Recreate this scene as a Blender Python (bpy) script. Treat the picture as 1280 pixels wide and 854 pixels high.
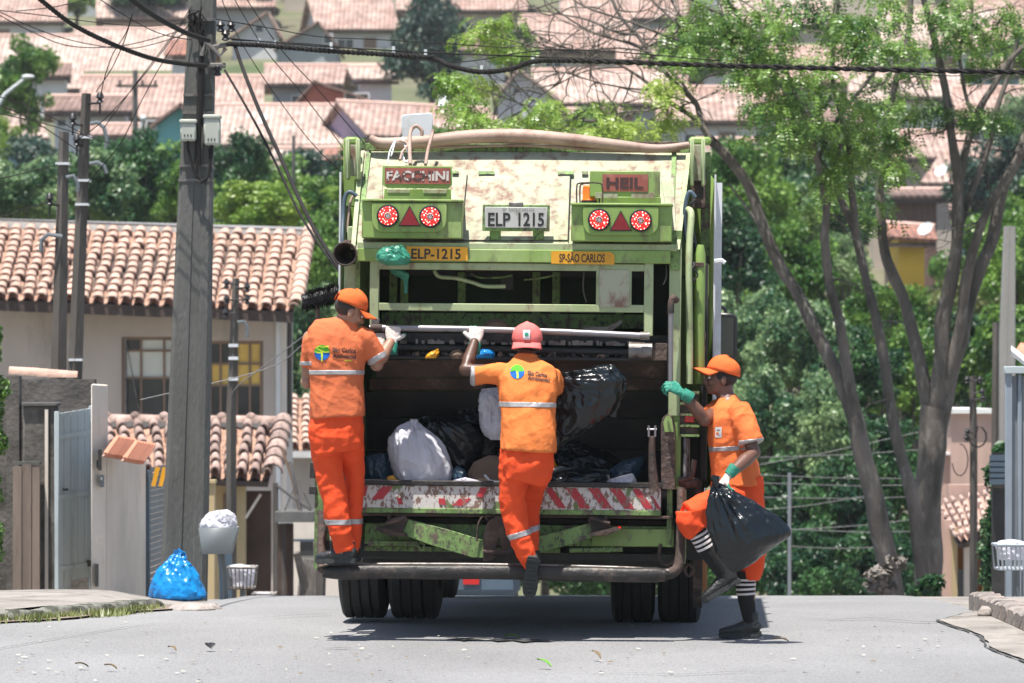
import bpy, bmesh, math, random
from math import sin, cos, pi, radians
from mathutils import Vector, Matrix, noise
from mathutils.bvhtree import BVHTree

S = bpy.context.scene
for _o in list(bpy.data.objects):
    bpy.data.objects.remove(_o, do_unlink=True)

# ------------------------------------------------------------------ camera
F, HY, EYE = 4900.0, 485.0, 1.6          # focal length in photo pixels, row of the horizon, eye height
cd = bpy.data.cameras.new("camera")
cam = bpy.data.objects.new("camera", cd)
S.collection.objects.link(cam)
cam.location = (0, 0, EYE)
cam.rotation_euler = (radians(90), 0, 0)
cd.sensor_width = 36
cd.lens = F / 1280 * 36
cd.shift_y = (HY - 427) / 1280
cd.clip_start, cd.clip_end = 0.5, 3000
cd.dof.use_dof = True
cd.dof.focus_distance = 25.3
cd.dof.aperture_fstop = 5.2
S.camera = cam

# ------------------------------------------------------------------ sky, sun, exposure
w = bpy.data.worlds.new("World")
S.world = w
w.use_nodes = True
nt = w.node_tree
sky = nt.nodes.new("ShaderNodeTexSky")
sky.sky_type = 'NISHITA'
sky.sun_disc = False
SUN_EL, SUN_AZ = radians(75.5), radians(-150)      # azimuth measured from +Y towards +X
sky.sun_elevation = SUN_EL
sky.sun_rotation = SUN_AZ
sky.air_density, sky.dust_density, sky.ozone_density = 1.0, 1.5, 1.0
bg = nt.nodes["Background"]
nt.links.new(sky.outputs[0], bg.inputs[0])
bg.inputs[1].default_value = 0.09
sl = bpy.data.lights.new("sun", 'SUN')
sl.energy = 5.0
sl.angle = radians(0.5)
sl.color = (1.0, 0.95, 0.88)
sun = bpy.data.objects.new("sun", sl)
S.collection.objects.link(sun)
_sd = Vector((cos(SUN_EL) * sin(SUN_AZ), cos(SUN_EL) * cos(SUN_AZ), sin(SUN_EL)))
sun.rotation_euler = _sd.to_track_quat('Z', 'Y').to_euler()
sun.location = (0, 0, 60)
S.view_settings.view_transform = 'Standard'
S.view_settings.look = 'None'
S.view_settings.exposure = 0.92
S.cycles.use_denoising = True
S.cycles.max_bounces = 6
S.cycles.transparent_max_bounces = 6

# ------------------------------------------------------------------ helpers
def P(px, py, Y):
    """point at distance Y seen at photo position px, py"""
    return Vector(((px - 640) * Y / F, Y, EYE - (py - HY) * Y / F))

def tag(o, label=None, cat=None, group=None, kind=None):
    if label: o['label'] = label
    if cat: o['category'] = cat
    if group: o['group'] = group
    if kind: o['kind'] = kind
    return o

_ORD = ['first', 'second', 'third', 'fourth', 'fifth', 'sixth', 'seventh', 'eighth', 'ninth', 'tenth', 'eleventh', 'twelfth', 'thirteenth', 'fourteenth', 'fifteenth', 'sixteenth', 'seventeenth', 'eighteenth', 'nineteenth', 'twentieth']
def nth(i, n):
    """place in a row counted from the nearer end"""
    return (_ORD[i]+' from the left') if i < (n+1)//2 else (_ORD[n-1-i]+' from the right')

def org(o):
    p = Vector((0, 0, 0))
    while o is not None:
        p = p + o.location
        o = o.parent
    return p

def link(o, parent=None):
    S.collection.objects.link(o)
    if parent is not None: o.parent = parent
    return o

def thing(name, loc, label, cat, group=None, rot=None):
    o = bpy.data.objects.new(name, None)
    o.empty_display_size = 0.2
    o.location = loc
    if rot: o.rotation_euler = rot
    link(o)
    return tag(o, label, cat, group)

class MB:
    """collects faces; vertices are written in world space (or the thing's own space when local=True)"""
    def __init__(s): s.v, s.f, s.mi = [], [], []
    def add(s, vs, fs, mi=0, M=None):
        b = len(s.v)
        s.v += [tuple(M @ Vector(q)) if M is not None else tuple(q) for q in vs]
        for f in fs:
            s.f.append([b + i for i in f]); s.mi.append(mi)
        return s
    def box(s, lo, hi, mi=0, M=None):
        x0, y0, z0 = lo; x1, y1, z1 = hi
        if x0 > x1: x0, x1 = x1, x0
        if y0 > y1: y0, y1 = y1, y0
        if z0 > z1: z0, z1 = z1, z0
        vs = [(x0,y0,z0),(x1,y0,z0),(x1,y1,z0),(x0,y1,z0),(x0,y0,z1),(x1,y0,z1),(x1,y1,z1),(x0,y1,z1)]
        return s.add(vs, [(3,2,1,0),(4,5,6,7),(0,1,5,4),(1,2,6,5),(2,3,7,6),(3,0,4,7)], mi, M)
    def hexa(s, pts, mi=0):
        """8 points: bottom ring of 4 (ccw from above), top ring of 4"""
        return s.add(pts, [(3,2,1,0),(4,5,6,7),(0,1,5,4),(1,2,6,5),(2,3,7,6),(3,0,4,7)], mi)
    def prism(s, poly, d, mi=0):
        """poly: 3D points ccw seen from the front; d: vector towards the back"""
        n = len(poly); d = Vector(d)
        vs = [Vector(p) for p in poly] + [Vector(p) + d for p in poly]
        fs = [tuple(range(n)), tuple(range(2*n-1, n-1, -1))]
        fs += [((i+1) % n, i, n+i, n+(i+1) % n) for i in range(n)]
        return s.add(vs, fs, mi)
    def tube(s, pts, r, n=8, mi=0, flat=None):
        pts = [Vector(p) for p in pts]; m = len(pts)
        rs = r if isinstance(r, (list, tuple)) else [r]*m
        vs, fs = [], []
        ref = None
        for i, p in enumerate(pts):
            t = (pts[min(i+1, m-1)] - pts[max(i-1, 0)])
            if t.length < 1e-9: t = Vector((0,0,1))
            t.normalize()
            if ref is None:
                ref = Vector((0,0,1)) if abs(t.z) < 0.9 else Vector((1,0,0))
            a = (ref - t*ref.dot(t)); a.normalize(); ref = a
            b = t.cross(a)
            rr = rs[i]
            ra, rb = rr if isinstance(rr, (list, tuple)) else (rr, rr)
            for k in range(n):
                th = 2*pi*k/n
                vs.append(p + a*(ra*cos(th)) + b*(rb*sin(th)))
        for i in range(m-1):
            for k in range(n):
                k2 = (k+1) % n
                fs.append((i*n+k, i*n+k2, (i+1)*n+k2, (i+1)*n+k))
        fs.append(tuple(range(n-1, -1, -1))); fs.append(tuple(range((m-1)*n, m*n)))
        return s.add(vs, fs, mi)
    def ball(s, c, r, n=12, m=8, M=None, mi=0):
        c = Vector(c)
        if not isinstance(r, (list, tuple)): r = (r, r, r)
        vs = [Vector((0,0,1))]
        for i in range(1, m):
            for k in range(n):
                th = pi*i/m; ph = 2*pi*k/n
                vs.append(Vector((sin(th)*cos(ph), sin(th)*sin(ph), cos(th))))
        vs.append(Vector((0,0,-1)))
        vs = [Vector((q.x*r[0], q.y*r[1], q.z*r[2])) for q in vs]
        if M is not None: vs = [M @ q for q in vs]
        vs = [q + c for q in vs]
        fs = [(0, 1+k, 1+(k+1) % n) for k in range(n)]
        for i in range(m-2):
            for k in range(n):
                a = 1+i*n; fs.append((a+k, a+n+k, a+n+(k+1) % n, a+(k+1) % n))
        e = len(vs)-1; a = 1+(m-2)*n
        fs += [(e, a+(k+1) % n, a+k) for k in range(n)]
        return s.add(vs, fs, mi)
    def lathe(s, prof, c, axis=(0,0,1), n=16, mi=0, cap=True):
        q = Vector((0,0,1)).rotation_difference(Vector(axis)).to_matrix()
        c = Vector(c); vs, fs = [], []
        for r, z in prof:
            for k in range(n):
                th = 2*pi*k/n
                vs.append(c + q @ Vector((r*cos(th), r*sin(th), z)))
        for i in range(len(prof)-1):
            for k in range(n):
                k2 = (k+1) % n
                fs.append((i*n+k, i*n+k2, (i+1)*n+k2, (i+1)*n+k))
        if cap:
            fs.append(tuple(range(n-1, -1, -1))); fs.append(tuple(range((len(prof)-1)*n, len(prof)*n)))
        return s.add(vs, fs, mi)
    def mesh(s, name, origin=Vector((0,0,0)), smooth=None):
        me = bpy.data.meshes.new(name)
        me.from_pydata([(a-origin[0], b-origin[1], c-origin[2]) for a, b, c in s.v], [], s.f)
        me.polygons.foreach_set("material_index", s.mi)
        if smooth is not None:
            me.polygons.foreach_set("use_smooth", [True]*len(s.f))
            me.set_sharp_from_angle(angle=radians(smooth))
        me.update()
        return me
    def build(s, name, mats, parent=None, local=False, smooth=35, bevel=0, loc=None):
        """local=True: the vertices are already in the parent's space"""
        if not isinstance(mats, (list, tuple)): mats = [mats]
        if loc is not None: o_ = Vector(loc)
        elif parent is not None and not local: o_ = org(parent)
        else: o_ = Vector((0,0,0))
        me = s.mesh(name, o_, smooth)
        for m in mats: me.materials.append(m)
        o = bpy.data.objects.new(name, me)
        link(o, parent)
        if loc is not None: o.location = Vector(loc) - (org(parent) if parent else Vector((0,0,0)))
        if bevel:
            b = o.modifiers.new("bevel", 'BEVEL'); b.width = bevel; b.segments = 1; b.limit_method = 'ANGLE'
            b.angle_limit = radians(50)
        return o

def copy_tree(o, parent=None):
    c = o.copy(); S.collection.objects.link(c)
    if parent is not None: c.parent = parent
    for ch in [x for x in o.children]: copy_tree(ch, c)
    return c

# ------------------------------------------------------------------ materials
def _nodes(name):
    m = bpy.data.materials.new(name); m.use_nodes = True
    t = m.node_tree
    return m, t, t.nodes["Principled BSDF"]

def mat(name, col, rough=0.8, metal=0.0, var=0.12, vs=3.0, bump=0.0, bs=60.0, second=None, sa=0.5, ss=2.0, stretch=(1,1,1),
        spec=0.5, trans=0.0, rnd=0.0, detail=6.0, coord='Object', edge=0.06, third=None, ta=0.6, ts=12.0, emit=0.0):
    """colour with soft variation, a second colour in noisy patches (wear, rust, stains), a third in small specks, fine relief"""
    m, t, b = _nodes(name)
    N, L = t.nodes, t.links
    tc = N.new("ShaderNodeTexCoord"); mp = N.new("ShaderNodeMapping"); mp.inputs['Scale'].default_value = stretch
    L.new(tc.outputs[coord], mp.inputs['Vector'])
    n1 = N.new("ShaderNodeTexNoise"); n1.inputs['Scale'].default_value = vs; n1.inputs['Detail'].default_value = detail
    L.new(mp.outputs[0], n1.inputs['Vector'])
    mr = N.new("ShaderNodeMapRange"); mr.inputs[1].default_value = 0.3; mr.inputs[2].default_value = 0.7
    mr.inputs[3].default_value = 1-var; mr.inputs[4].default_value = 1+var
    L.new(n1.outputs[0], mr.inputs[0])
    cur = None
    base = N.new("ShaderNodeRGB"); base.outputs[0].default_value = (*col, 1); cur = base.outputs[0]
    def patch(c2, amt, sc, cur, sharp, seed):
        nz = N.new("ShaderNodeTexNoise"); nz.inputs['Scale'].default_value = sc; nz.inputs['Detail'].default_value = 9; nz.inputs['Roughness'].default_value = 0.65
        mp2 = N.new("ShaderNodeMapping"); mp2.inputs['Location'].default_value = (seed*3.7, seed*1.3, seed*2.1); mp2.inputs['Scale'].default_value = stretch
        L.new(tc.outputs[coord], mp2.inputs['Vector']); L.new(mp2.outputs[0], nz.inputs['Vector'])
        r = N.new("ShaderNodeMapRange"); th = 0.68-0.36*amt
        r.inputs[1].default_value = th; r.inputs[2].default_value = th+sharp
        L.new(nz.outputs[0], r.inputs[0])
        mx = N.new("ShaderNodeMix"); mx.data_type = 'RGBA'
        L.new(r.outputs[0], mx.inputs[0]); L.new(cur, mx.inputs[6]); mx.inputs[7].default_value = (*c2, 1)
        return mx.outputs[2]
    if second: cur = patch(second, sa, ss, cur, edge, 1)
    if third: cur = patch(third, ta, ts, cur, edge, 2)
    vm = N.new("ShaderNodeVectorMath"); vm.operation = 'SCALE'
    L.new(cur, vm.inputs[0]); L.new(mr.outputs[0], vm.inputs['Scale'])
    out = vm.outputs[0]
    if rnd:
        oi = N.new("ShaderNodeObjectInfo"); r2 = N.new("ShaderNodeMapRange")
        r2.inputs[3].default_value = 1-rnd; r2.inputs[4].default_value = 1+rnd
        L.new(oi.outputs['Random'], r2.inputs[0])
        v2 = N.new("ShaderNodeVectorMath"); v2.operation = 'SCALE'
        L.new(out, v2.inputs[0]); L.new(r2.outputs[0], v2.inputs['Scale']); out = v2.outputs[0]
    L.new(out, b.inputs['Base Color'])
    b.inputs['Roughness'].default_value = rough
    b.inputs['Metallic'].default_value = metal
    b.inputs['Specular IOR Level'].default_value = spec
    if trans: b.inputs['Transmission Weight'].default_value = trans
    if emit:
        b.inputs['Emission Color'].default_value = (*col, 1); b.inputs['Emission Strength'].default_value = emit
    if bump:
        n2 = N.new("ShaderNodeTexNoise"); n2.inputs['Scale'].default_value = bs; n2.inputs['Detail'].default_value = 5
        L.new(mp.outputs[0], n2.inputs['Vector'])
        bp = N.new("ShaderNodeBump"); bp.inputs['Strength'].default_value = bump; bp.inputs['Distance'].default_value = 0.02
        L.new(n2.outputs[0], bp.inputs['Height']); L.new(bp.outputs[0], b.inputs['Normal'])
    return m

def leaf_mat(name, c1, c2, sc=0.6, rough=0.45, tr=0.35):
    """leaves: two greens mixed leaf by leaf and clump by clump, a little light let through"""
    m, t, b = _nodes(name); N, L = t.nodes, t.links
    geo = N.new("ShaderNodeNewGeometry")
    tc = N.new("ShaderNodeTexCoord")
    nz = N.new("ShaderNodeTexNoise"); nz.inputs['Scale'].default_value = sc; nz.inputs['Detail'].default_value = 3
    L.new(tc.outputs['Object'], nz.inputs['Vector'])
    ad = N.new("ShaderNodeMath"); ad.operation = 'MULTIPLY_ADD'; ad.inputs[1].default_value = 0.7; ad.inputs[2].default_value = -0.35
    L.new(geo.outputs['Random Per Island'], ad.inputs[0])
    a2 = N.new("ShaderNodeMapRange"); a2.inputs[1].default_value = 0.38; a2.inputs[2].default_value = 0.62
    L.new(nz.outputs[0], a2.inputs[0])
    a3 = N.new("ShaderNodeMath"); a3.operation = 'ADD'; a3.use_clamp = True
    L.new(ad.outputs[0], a3.inputs[0]); L.new(a2.outputs[0], a3.inputs[1])
    mx = N.new("ShaderNodeMix"); mx.data_type = 'RGBA'
    mx.inputs[6].default_value = (*c1, 1); mx.inputs[7].default_value = (*c2, 1)
    L.new(a3.outputs[0], mx.inputs[0]); L.new(mx.outputs[2], b.inputs['Base Color'])
    b.inputs['Roughness'].default_value = rough
    tl = N.new("ShaderNodeBsdfTranslucent"); L.new(mx.outputs[2], tl.inputs['Color'])
    ms = N.new("ShaderNodeMixShader"); ms.inputs[0].default_value = tr
    L.new(b.outputs[0], ms.inputs[1]); L.new(tl.outputs[0], ms.inputs[2])
    L.new(ms.outputs[0], N["Material Output"].inputs['Surface'])
    return m

def tile_mat(name, col, col2, pitch=0.22, row=0.36):
    """far tiled roof: rounded columns and overlapping rows as fine relief and painted shade, weathered colour (UV in metres: u along eave, v up slope)"""
    m, t, b = _nodes(name); N, L = t.nodes, t.links
    uv = N.new("ShaderNodeUVMap")
    sx = N.new("ShaderNodeSeparateXYZ"); L.new(uv.outputs[0], sx.inputs[0])
    def mth(op, a, bb=None, c=None):
        n = N.new("ShaderNodeMath"); n.operation = op
        for i, q in enumerate((a, bb, c)):
            if q is None: continue
            if isinstance(q, (int, float)): n.inputs[i].default_value = q
            else: L.new(q, n.inputs[i])
        return n.outputs[0]
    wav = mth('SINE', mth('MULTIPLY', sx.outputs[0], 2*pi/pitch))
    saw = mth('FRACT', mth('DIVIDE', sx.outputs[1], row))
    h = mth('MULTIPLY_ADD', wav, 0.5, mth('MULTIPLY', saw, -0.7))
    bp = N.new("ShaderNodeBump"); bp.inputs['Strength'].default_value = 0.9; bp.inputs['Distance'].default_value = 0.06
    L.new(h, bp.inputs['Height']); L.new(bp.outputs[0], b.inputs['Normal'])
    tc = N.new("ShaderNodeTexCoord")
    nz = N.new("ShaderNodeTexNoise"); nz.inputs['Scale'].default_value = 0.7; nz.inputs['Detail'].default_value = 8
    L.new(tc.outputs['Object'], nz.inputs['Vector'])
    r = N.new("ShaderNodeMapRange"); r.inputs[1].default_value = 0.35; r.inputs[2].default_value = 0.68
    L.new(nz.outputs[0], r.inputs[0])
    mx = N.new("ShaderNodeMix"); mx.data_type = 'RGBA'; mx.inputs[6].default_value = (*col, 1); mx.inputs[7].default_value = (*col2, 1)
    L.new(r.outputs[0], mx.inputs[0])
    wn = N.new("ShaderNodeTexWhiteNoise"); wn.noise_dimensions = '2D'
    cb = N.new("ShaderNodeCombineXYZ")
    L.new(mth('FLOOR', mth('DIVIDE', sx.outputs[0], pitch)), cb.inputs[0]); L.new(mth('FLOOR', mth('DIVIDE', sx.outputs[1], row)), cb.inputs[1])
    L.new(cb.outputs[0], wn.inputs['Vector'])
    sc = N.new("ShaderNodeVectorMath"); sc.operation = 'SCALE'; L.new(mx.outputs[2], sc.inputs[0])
    rel_shade = mth('MULTIPLY_ADD', wav, 0.20, 0.80); rel_shade2 = mth('MULTIPLY', rel_shade, mth('MULTIPLY_ADD', mth('GREATER_THAN', saw, 0.86), -0.35, 1.0))  # relief shade put into the colour: darker channels and row edges
    L.new(mth('MULTIPLY', rel_shade2, mth('MULTIPLY_ADD', wn.outputs[0], 0.55, 0.72)), sc.inputs['Scale'])
    L.new(sc.outputs[0], b.inputs['Base Color']); b.inputs['Roughness'].default_value = 0.9
    return m

def plastic_mat(name, col, rough=0.25, bs=14, bump=0.5, var=0.15, tr=0.0):
    m = mat(name, col, rough=rough, var=var, bump=bump, bs=bs, spec=0.5)
    if tr:
        t = m.node_tree; b = t.nodes["Principled BSDF"]
        tl = t.nodes.new("ShaderNodeBsdfTranslucent"); tl.inputs[0].default_value = (*col, 1)
        ms = t.nodes.new("ShaderNodeMixShader"); ms.inputs[0].default_value = tr
        t.links.new(b.outputs[0], ms.inputs[1]); t.links.new(tl.outputs[0], ms.inputs[2])
        t.links.new(ms.outputs[0], t.nodes["Material Output"].inputs['Surface'])
    return m

M = {}
M['asphalt'] = mat('asphalt', (0.225, 0.225, 0.228), rough=0.93, var=0.14, vs=0.6, bump=1.0, bs=80, second=(0.28, 0.28, 0.277), sa=0.5, ss=48, edge=0.15, third=(0.13, 0.13, 0.135), ta=0.40, ts=62, detail=10, stretch=(1,.6,1))
M['tar'] = mat('tar', (0.05, 0.05, 0.048), rough=0.9, bump=0.4)
M['sidewalk'] = mat('sidewalk', (0.235, 0.215, 0.195), rough=0.95, var=0.25, vs=2, bump=0.7, bs=30, second=(0.12, 0.11, 0.095), sa=0.50, ss=2.5, edge=0.15, third=(0.30, 0.28, 0.26), ta=.4, ts=30)
M['kerb'] = mat('kerb', (0.28, 0.25, 0.23), rough=0.95, var=0.25, vs=4, bump=0.8, bs=18, second=(0.16, 0.14, 0.13), sa=0.5, ss=3, edge=.12, third=(0.36, 0.25, 0.21), ta=.4, ts=2, rnd=.12)
M['kerb_moss'] = mat('kerb_moss', (0.17, 0.17, 0.15), rough=0.95, var=0.3, vs=6, bump=0.9, bs=20, second=(0.05, 0.055, 0.04), sa=0.55, ss=5, rnd=.12)
M['earth'] = mat('earth', (0.12, 0.115, 0.07), rough=1, var=0.3, vs=0.3, bump=0.5, bs=4, second=(0.06, 0.09, 0.03), sa=0.6, ss=0.05, edge=.2)
M['green'] = mat('truck_green', (0.20, 0.305, 0.075), rough=0.55, var=0.18, vs=2, bump=0.08, bs=30, second=(0.29, 0.37, 0.15), sa=0.45, ss=3, edge=.2, third=(0.10, 0.075, 0.055), ta=0.40, ts=9, stretch=(1,1,.5))
M['green_dirty'] = mat('truck_green_dirty', (0.16, 0.26, 0.08), rough=0.7, var=0.3, vs=6, bump=0.3, bs=40, second=(0.11, 0.08, 0.06), sa=0.50, ss=16, edge=.12, third=(0.05, 0.05, 0.04), ta=0.45, ts=40, stretch=(1,1,.6))
M['green_pale'] = mat('truck_green_pale', (0.33, 0.39, 0.21), rough=0.6, var=0.15, vs=3, bump=0.08, second=(0.20, 0.27, 0.11), sa=0.45, ss=4, edge=.2, third=(0.16, 0.10, 0.07), ta=0.36, ts=12, stretch=(1,1,.5))
M['faded'] = mat('truck_faded_plate', (0.34, 0.345, 0.25), rough=0.7, var=0.12, vs=2, bump=0.1, bs=20, second=(0.24, 0.30, 0.16), sa=0.42, ss=1.6, edge=.15, third=(0.20, 0.12, 0.09), ta=0.52, ts=11.0, stretch=(1,1,.55), spec=.3)
M['rusty'] = mat('rusty_steel', (0.065, 0.042, 0.033), rough=0.85, var=0.35, vs=6, bump=0.5, bs=40, second=(0.13, 0.09, 0.07), sa=0.42, ss=6, edge=.1, third=(0.035, 0.033, 0.03), ta=.45, ts=14)
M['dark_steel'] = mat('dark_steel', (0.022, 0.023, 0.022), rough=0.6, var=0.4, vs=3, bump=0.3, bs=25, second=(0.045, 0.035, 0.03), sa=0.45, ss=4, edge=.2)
M['worn_steel'] = mat('worn_steel', (0.20, 0.185, 0.175), rough=0.5, metal=0.6, var=0.25, vs=8, bump=0.2, bs=30, second=(0.07, 0.05, 0.04), sa=0.45, ss=9, edge=.12)
M['chrome'] = mat('polished_rod', (0.26, 0.245, 0.255), rough=0.42, metal=0.7, var=0.15, second=(.14, .12, .115), sa=.35, ss=8, edge=.2)
M['bar'] = mat('bumper_bar', (0.028, 0.025, 0.023), rough=0.5, metal=0.2, var=0.3, vs=6, bump=0.4, bs=25, second=(0.065, 0.05, 0.04), sa=0.38, ss=12, edge=.1)
M['hose'] = mat('brown_pipe', (0.36, 0.25, 0.20), rough=0.6, var=0.2, vs=4, second=(0.22, 0.12, 0.09), sa=0.5, ss=5, edge=.2, bump=.1)
M['white_paint'] = mat('white_paint', (0.62, 0.64, 0.66), rough=0.4, var=0.08, second=(0.4, 0.36, 0.3), sa=0.25, ss=3, edge=.2)
M['rubber'] = mat('tyre_rubber', (0.018, 0.018, 0.018), rough=0.8, var=0.3, bump=.3, bs=40, second=(0.035, 0.032, 0.03), sa=.5, ss=5, edge=.3)
M['black_plastic'] = mat('black_plastic', (0.015, 0.015, 0.016), rough=0.4)
M['glass_dark'] = mat('dark_glass', (0.02, 0.025, 0.025), rough=0.08, spec=0.8)
M['yellow_plate'] = mat('yellow_reflective_plate', (0.70, 0.33, 0.015), rough=0.45, var=0.15, second=(0.5, .22, .03), sa=.35, ss=8, edge=.2)
M['black_print'] = mat('black_print', (0.02, 0.018, 0.016), rough=0.5)
M['grey_print'] = mat('grey_print', (0.14, 0.14, 0.13), rough=0.6)
M['plate_grey'] = mat('plate_grey', (0.42, 0.42, 0.39), rough=0.5, var=.12, second=(.25, .23, .2), sa=.35, ss=9, edge=.1)
M['sign_red'] = mat('sign_red', (0.27, 0.075, 0.055), rough=0.55, var=.2, vs=10, second=(.36, .16, .12), sa=.4, ss=8, edge=.2)
M['sign_white'] = mat('sign_letters_worn', (0.55, 0.50, 0.46), rough=0.6, var=.1, second=(0.06, 0.035, 0.03), sa=0.5, ss=22, edge=.03)
M['sign_dark'] = mat('sign_letters_dark', (0.05, 0.022, 0.02), rough=0.6)
M['lamp_red'] = mat('lamp_red', (0.55, 0.012, 0.01), rough=0.2, spec=.6)
M['lamp_dark_red'] = mat('reflector_dark_red', (0.20, 0.008, 0.012), rough=0.25, spec=.6)
M['led'] = mat('lit_led', (1.0, 0.55, 0.45), rough=0.3, emit=1.6)
M['led_red'] = mat('lit_red_led', (0.85, 0.02, 0.015), rough=0.3, emit=0.55)
M['orange_lens'] = mat('orange_lens', (0.75, 0.16, 0.01), rough=0.2, spec=.6)
M['stripe_white'] = mat('stripe_white_worn', (0.56, 0.53, 0.49), rough=0.6, var=.1, second=(0.20, 0.12, 0.09), sa=0.50, ss=42, edge=.05, third=(.12, .17, .05), ta=.30, ts=10, stretch=(1,1,.55))
M['stripe_red'] = mat('stripe_red_worn', (0.42, 0.03, 0.04), rough=0.6, var=.2, second=(0.24, 0.14, 0.11), sa=0.38, ss=40, edge=.05, stretch=(1,1,.55))
# the road sheet: one colour, no shading painted in
M['concrete_pole'] = mat('concrete_pole', (0.105, 0.105, 0.098), rough=0.95, var=0.18, vs=3, bump=0.4, bs=60, second=(0.065, 0.068, 0.062), sa=0.5, ss=3, edge=.25, stretch=(1,1,.25), third=(.15, .15, .14), ta=.3, ts=12)
M['wood_pole'] = mat('weathered_post', (0.085, 0.075, 0.065), rough=0.95, var=0.25, vs=5, bump=0.5, bs=40, stretch=(1,1,.15), second=(.13, .12, .11), sa=.4, ss=5, edge=.3)
M['wire'] = mat('cable_black', (0.022, 0.02, 0.02), rough=0.85, spec=.15)
M['wire_grey'] = mat('cable_grey', (0.14, 0.135, 0.14), rough=0.5)
M['meter_box'] = mat('meter_box', (0.40, 0.42, 0.37), rough=0.6, var=.08, second=(.28, .27, .22), sa=.35, ss=6, edge=.2)
M['stucco'] = mat('stucco_beige', (0.48, 0.41, 0.35), rough=0.95, var=0.12, vs=1.2, bump=0.25, bs=30, second=(0.20, 0.18, 0.155), sa=0.44, ss=1.3, edge=.25, stretch=(1,1,.35), third=(.48, .42, .38), ta=.35, ts=3)
M['wall_pale'] = mat('wall_pale', (0.66, 0.59, 0.51), rough=0.95, var=0.1, vs=1.2, bump=0.25, bs=25, second=(0.40, 0.36, 0.31), sa=0.42, ss=1.5, edge=.3, stretch=(1,1,.25), third=(.24, .22, .19), ta=.24, ts=4)
M['wall_dark'] = mat('wall_mouldy', (0.11, 0.10, 0.09), rough=0.95, var=0.3, vs=3, bump=0.5, bs=20, second=(0.035, 0.035, 0.03), sa=0.55, ss=3, edge=.2, third=(.2, .18, .16), ta=.3, ts=6)
M['wood_old'] = mat('wood_old_board', (0.16, 0.125, 0.10), rough=0.9, var=0.3, vs=6, bump=0.5, bs=30, stretch=(1,1,.12), second=(0.06, 0.045, 0.04), sa=0.5, ss=5, edge=.2, rnd=.2)
M['gate_paint'] = mat('gate_bluegrey', (0.40, 0.46, 0.47), rough=0.6, var=0.08, second=(.24, .25, .24), sa=.40, ss=4, edge=.2, stretch=(1,1,.25))
M['blue_steel'] = mat('steel_blue_dark', (0.06, 0.09, 0.12), rough=0.5, var=.1)
M['shutter_grey'] = mat('shutter_grey', (0.22, 0.24, 0.26), rough=0.5, metal=.3, var=.1)
M['wall_yellow'] = mat('wall_yellow', (0.46, 0.36, 0.20), rough=0.9, var=.1, second=(.34, .26, .15), sa=.35, ss=2, edge=.3, stretch=(1,1,.3))
M['wall_brown'] = mat('wall_brown', (0.09, 0.055, 0.042), rough=0.9, var=.2, bump=.3, bs=30)
M['wall_pink'] = mat('wall_salmon', (0.48, 0.33, 0.27), rough=0.95, var=.12, second=(.36, .26, .21), sa=.4, ss=2, edge=.3, stretch=(1,1,.3))
M['wall_orange'] = mat('wall_orange', (0.40, 0.19, 0.08), rough=0.9, var=.12)
M['terracotta'] = mat('roof_tile_clay', (0.42, 0.28, 0.22), rough=0.9, var=0.2, vs=5, bump=0.15, bs=30, second=(0.58, 0.46, 0.38), sa=0.46, ss=4, edge=.25, third=(.12, .085, .07), ta=.42, ts=8, rnd=0.16)
M['terracotta_pink'] = mat('roof_tile_pale_pink', (0.46, 0.33, 0.28), rough=0.9, var=0.15, second=(.34, .24, .20), sa=.4, ss=5, edge=.2, rnd=.15)
M['steel_post'] = mat('steel_post', (0.22, 0.26, 0.30), rough=.5, var=.1)
M['terracotta_old'] = mat('roof_tile_old', (0.28, 0.195, 0.165), rough=0.9, var=0.2, vs=5, bump=0.2, bs=30, second=(0.42, 0.32, 0.28), sa=0.45, ss=5, edge=.2, third=(.08, .065, .055), ta=.46, ts=8, rnd=0.28)
M['clay_dark'] = mat('roof_channel_clay', (0.34, 0.205, 0.15), rough=0.9, var=0.3, vs=6, second=(.12, .08, .06), sa=.45, ss=7, edge=.2)
M['clay_new'] = mat('roof_tile_new', (0.58, 0.24, 0.15), rough=0.85, var=.15, rnd=.1, bump=.1)
M['white_trim'] = mat('white_trim', (0.66, 0.66, 0.64), rough=0.7, var=.1, second=(.4, .38, .35), sa=.3, ss=3, edge=.2)
M['fascia'] = mat('fascia_dark', (0.07, 0.05, 0.042), rough=0.9, var=.2)
M['frame_brown'] = mat('window_frame_brown', (0.22, 0.14, 0.09), rough=0.6, var=.15)
M['pane_white'] = mat('window_pane_pale', (0.62, 0.62, 0.54), rough=0.2, var=.05)
M['pane_yellow'] = mat('window_pane_yellow', (0.75, 0.48, 0.10), rough=0.25, var=.12)
M['pane_dark'] = mat('window_pane_dark', (0.04, 0.042, 0.042), rough=0.12, var=.2)
M['skin_light'] = mat('skin_tan', (0.33, 0.175, 0.115), rough=0.5, var=.08, bump=.05, bs=90)
M['skin_dark'] = mat('skin_dark', (0.085, 0.042, 0.028), rough=0.45, var=.1, bump=.05, bs=90)
M['skin_mid'] = mat('skin_brown', (0.13, 0.062, 0.042), rough=0.42, var=.1, bump=.05, bs=90)
M['hair'] = mat('hair_black', (0.015, 0.013, 0.012), rough=0.7, bump=.5, bs=120)
M['shirt_a'] = mat('shirt_a_cloth', (0.60, 0.150, 0.060), rough=0.9, var=.05, vs=8, bump=.2, bs=35, spec=.2, second=(.42, .11, .05), sa=.36, ss=5, edge=.35)
M['shirt_b'] = mat('shirt_b_cloth', (0.72, 0.20, 0.052), rough=0.9, var=.05, vs=8, bump=.2, bs=35, spec=.2, second=(.50, .15, .045), sa=.36, ss=5, edge=.35)
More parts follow.
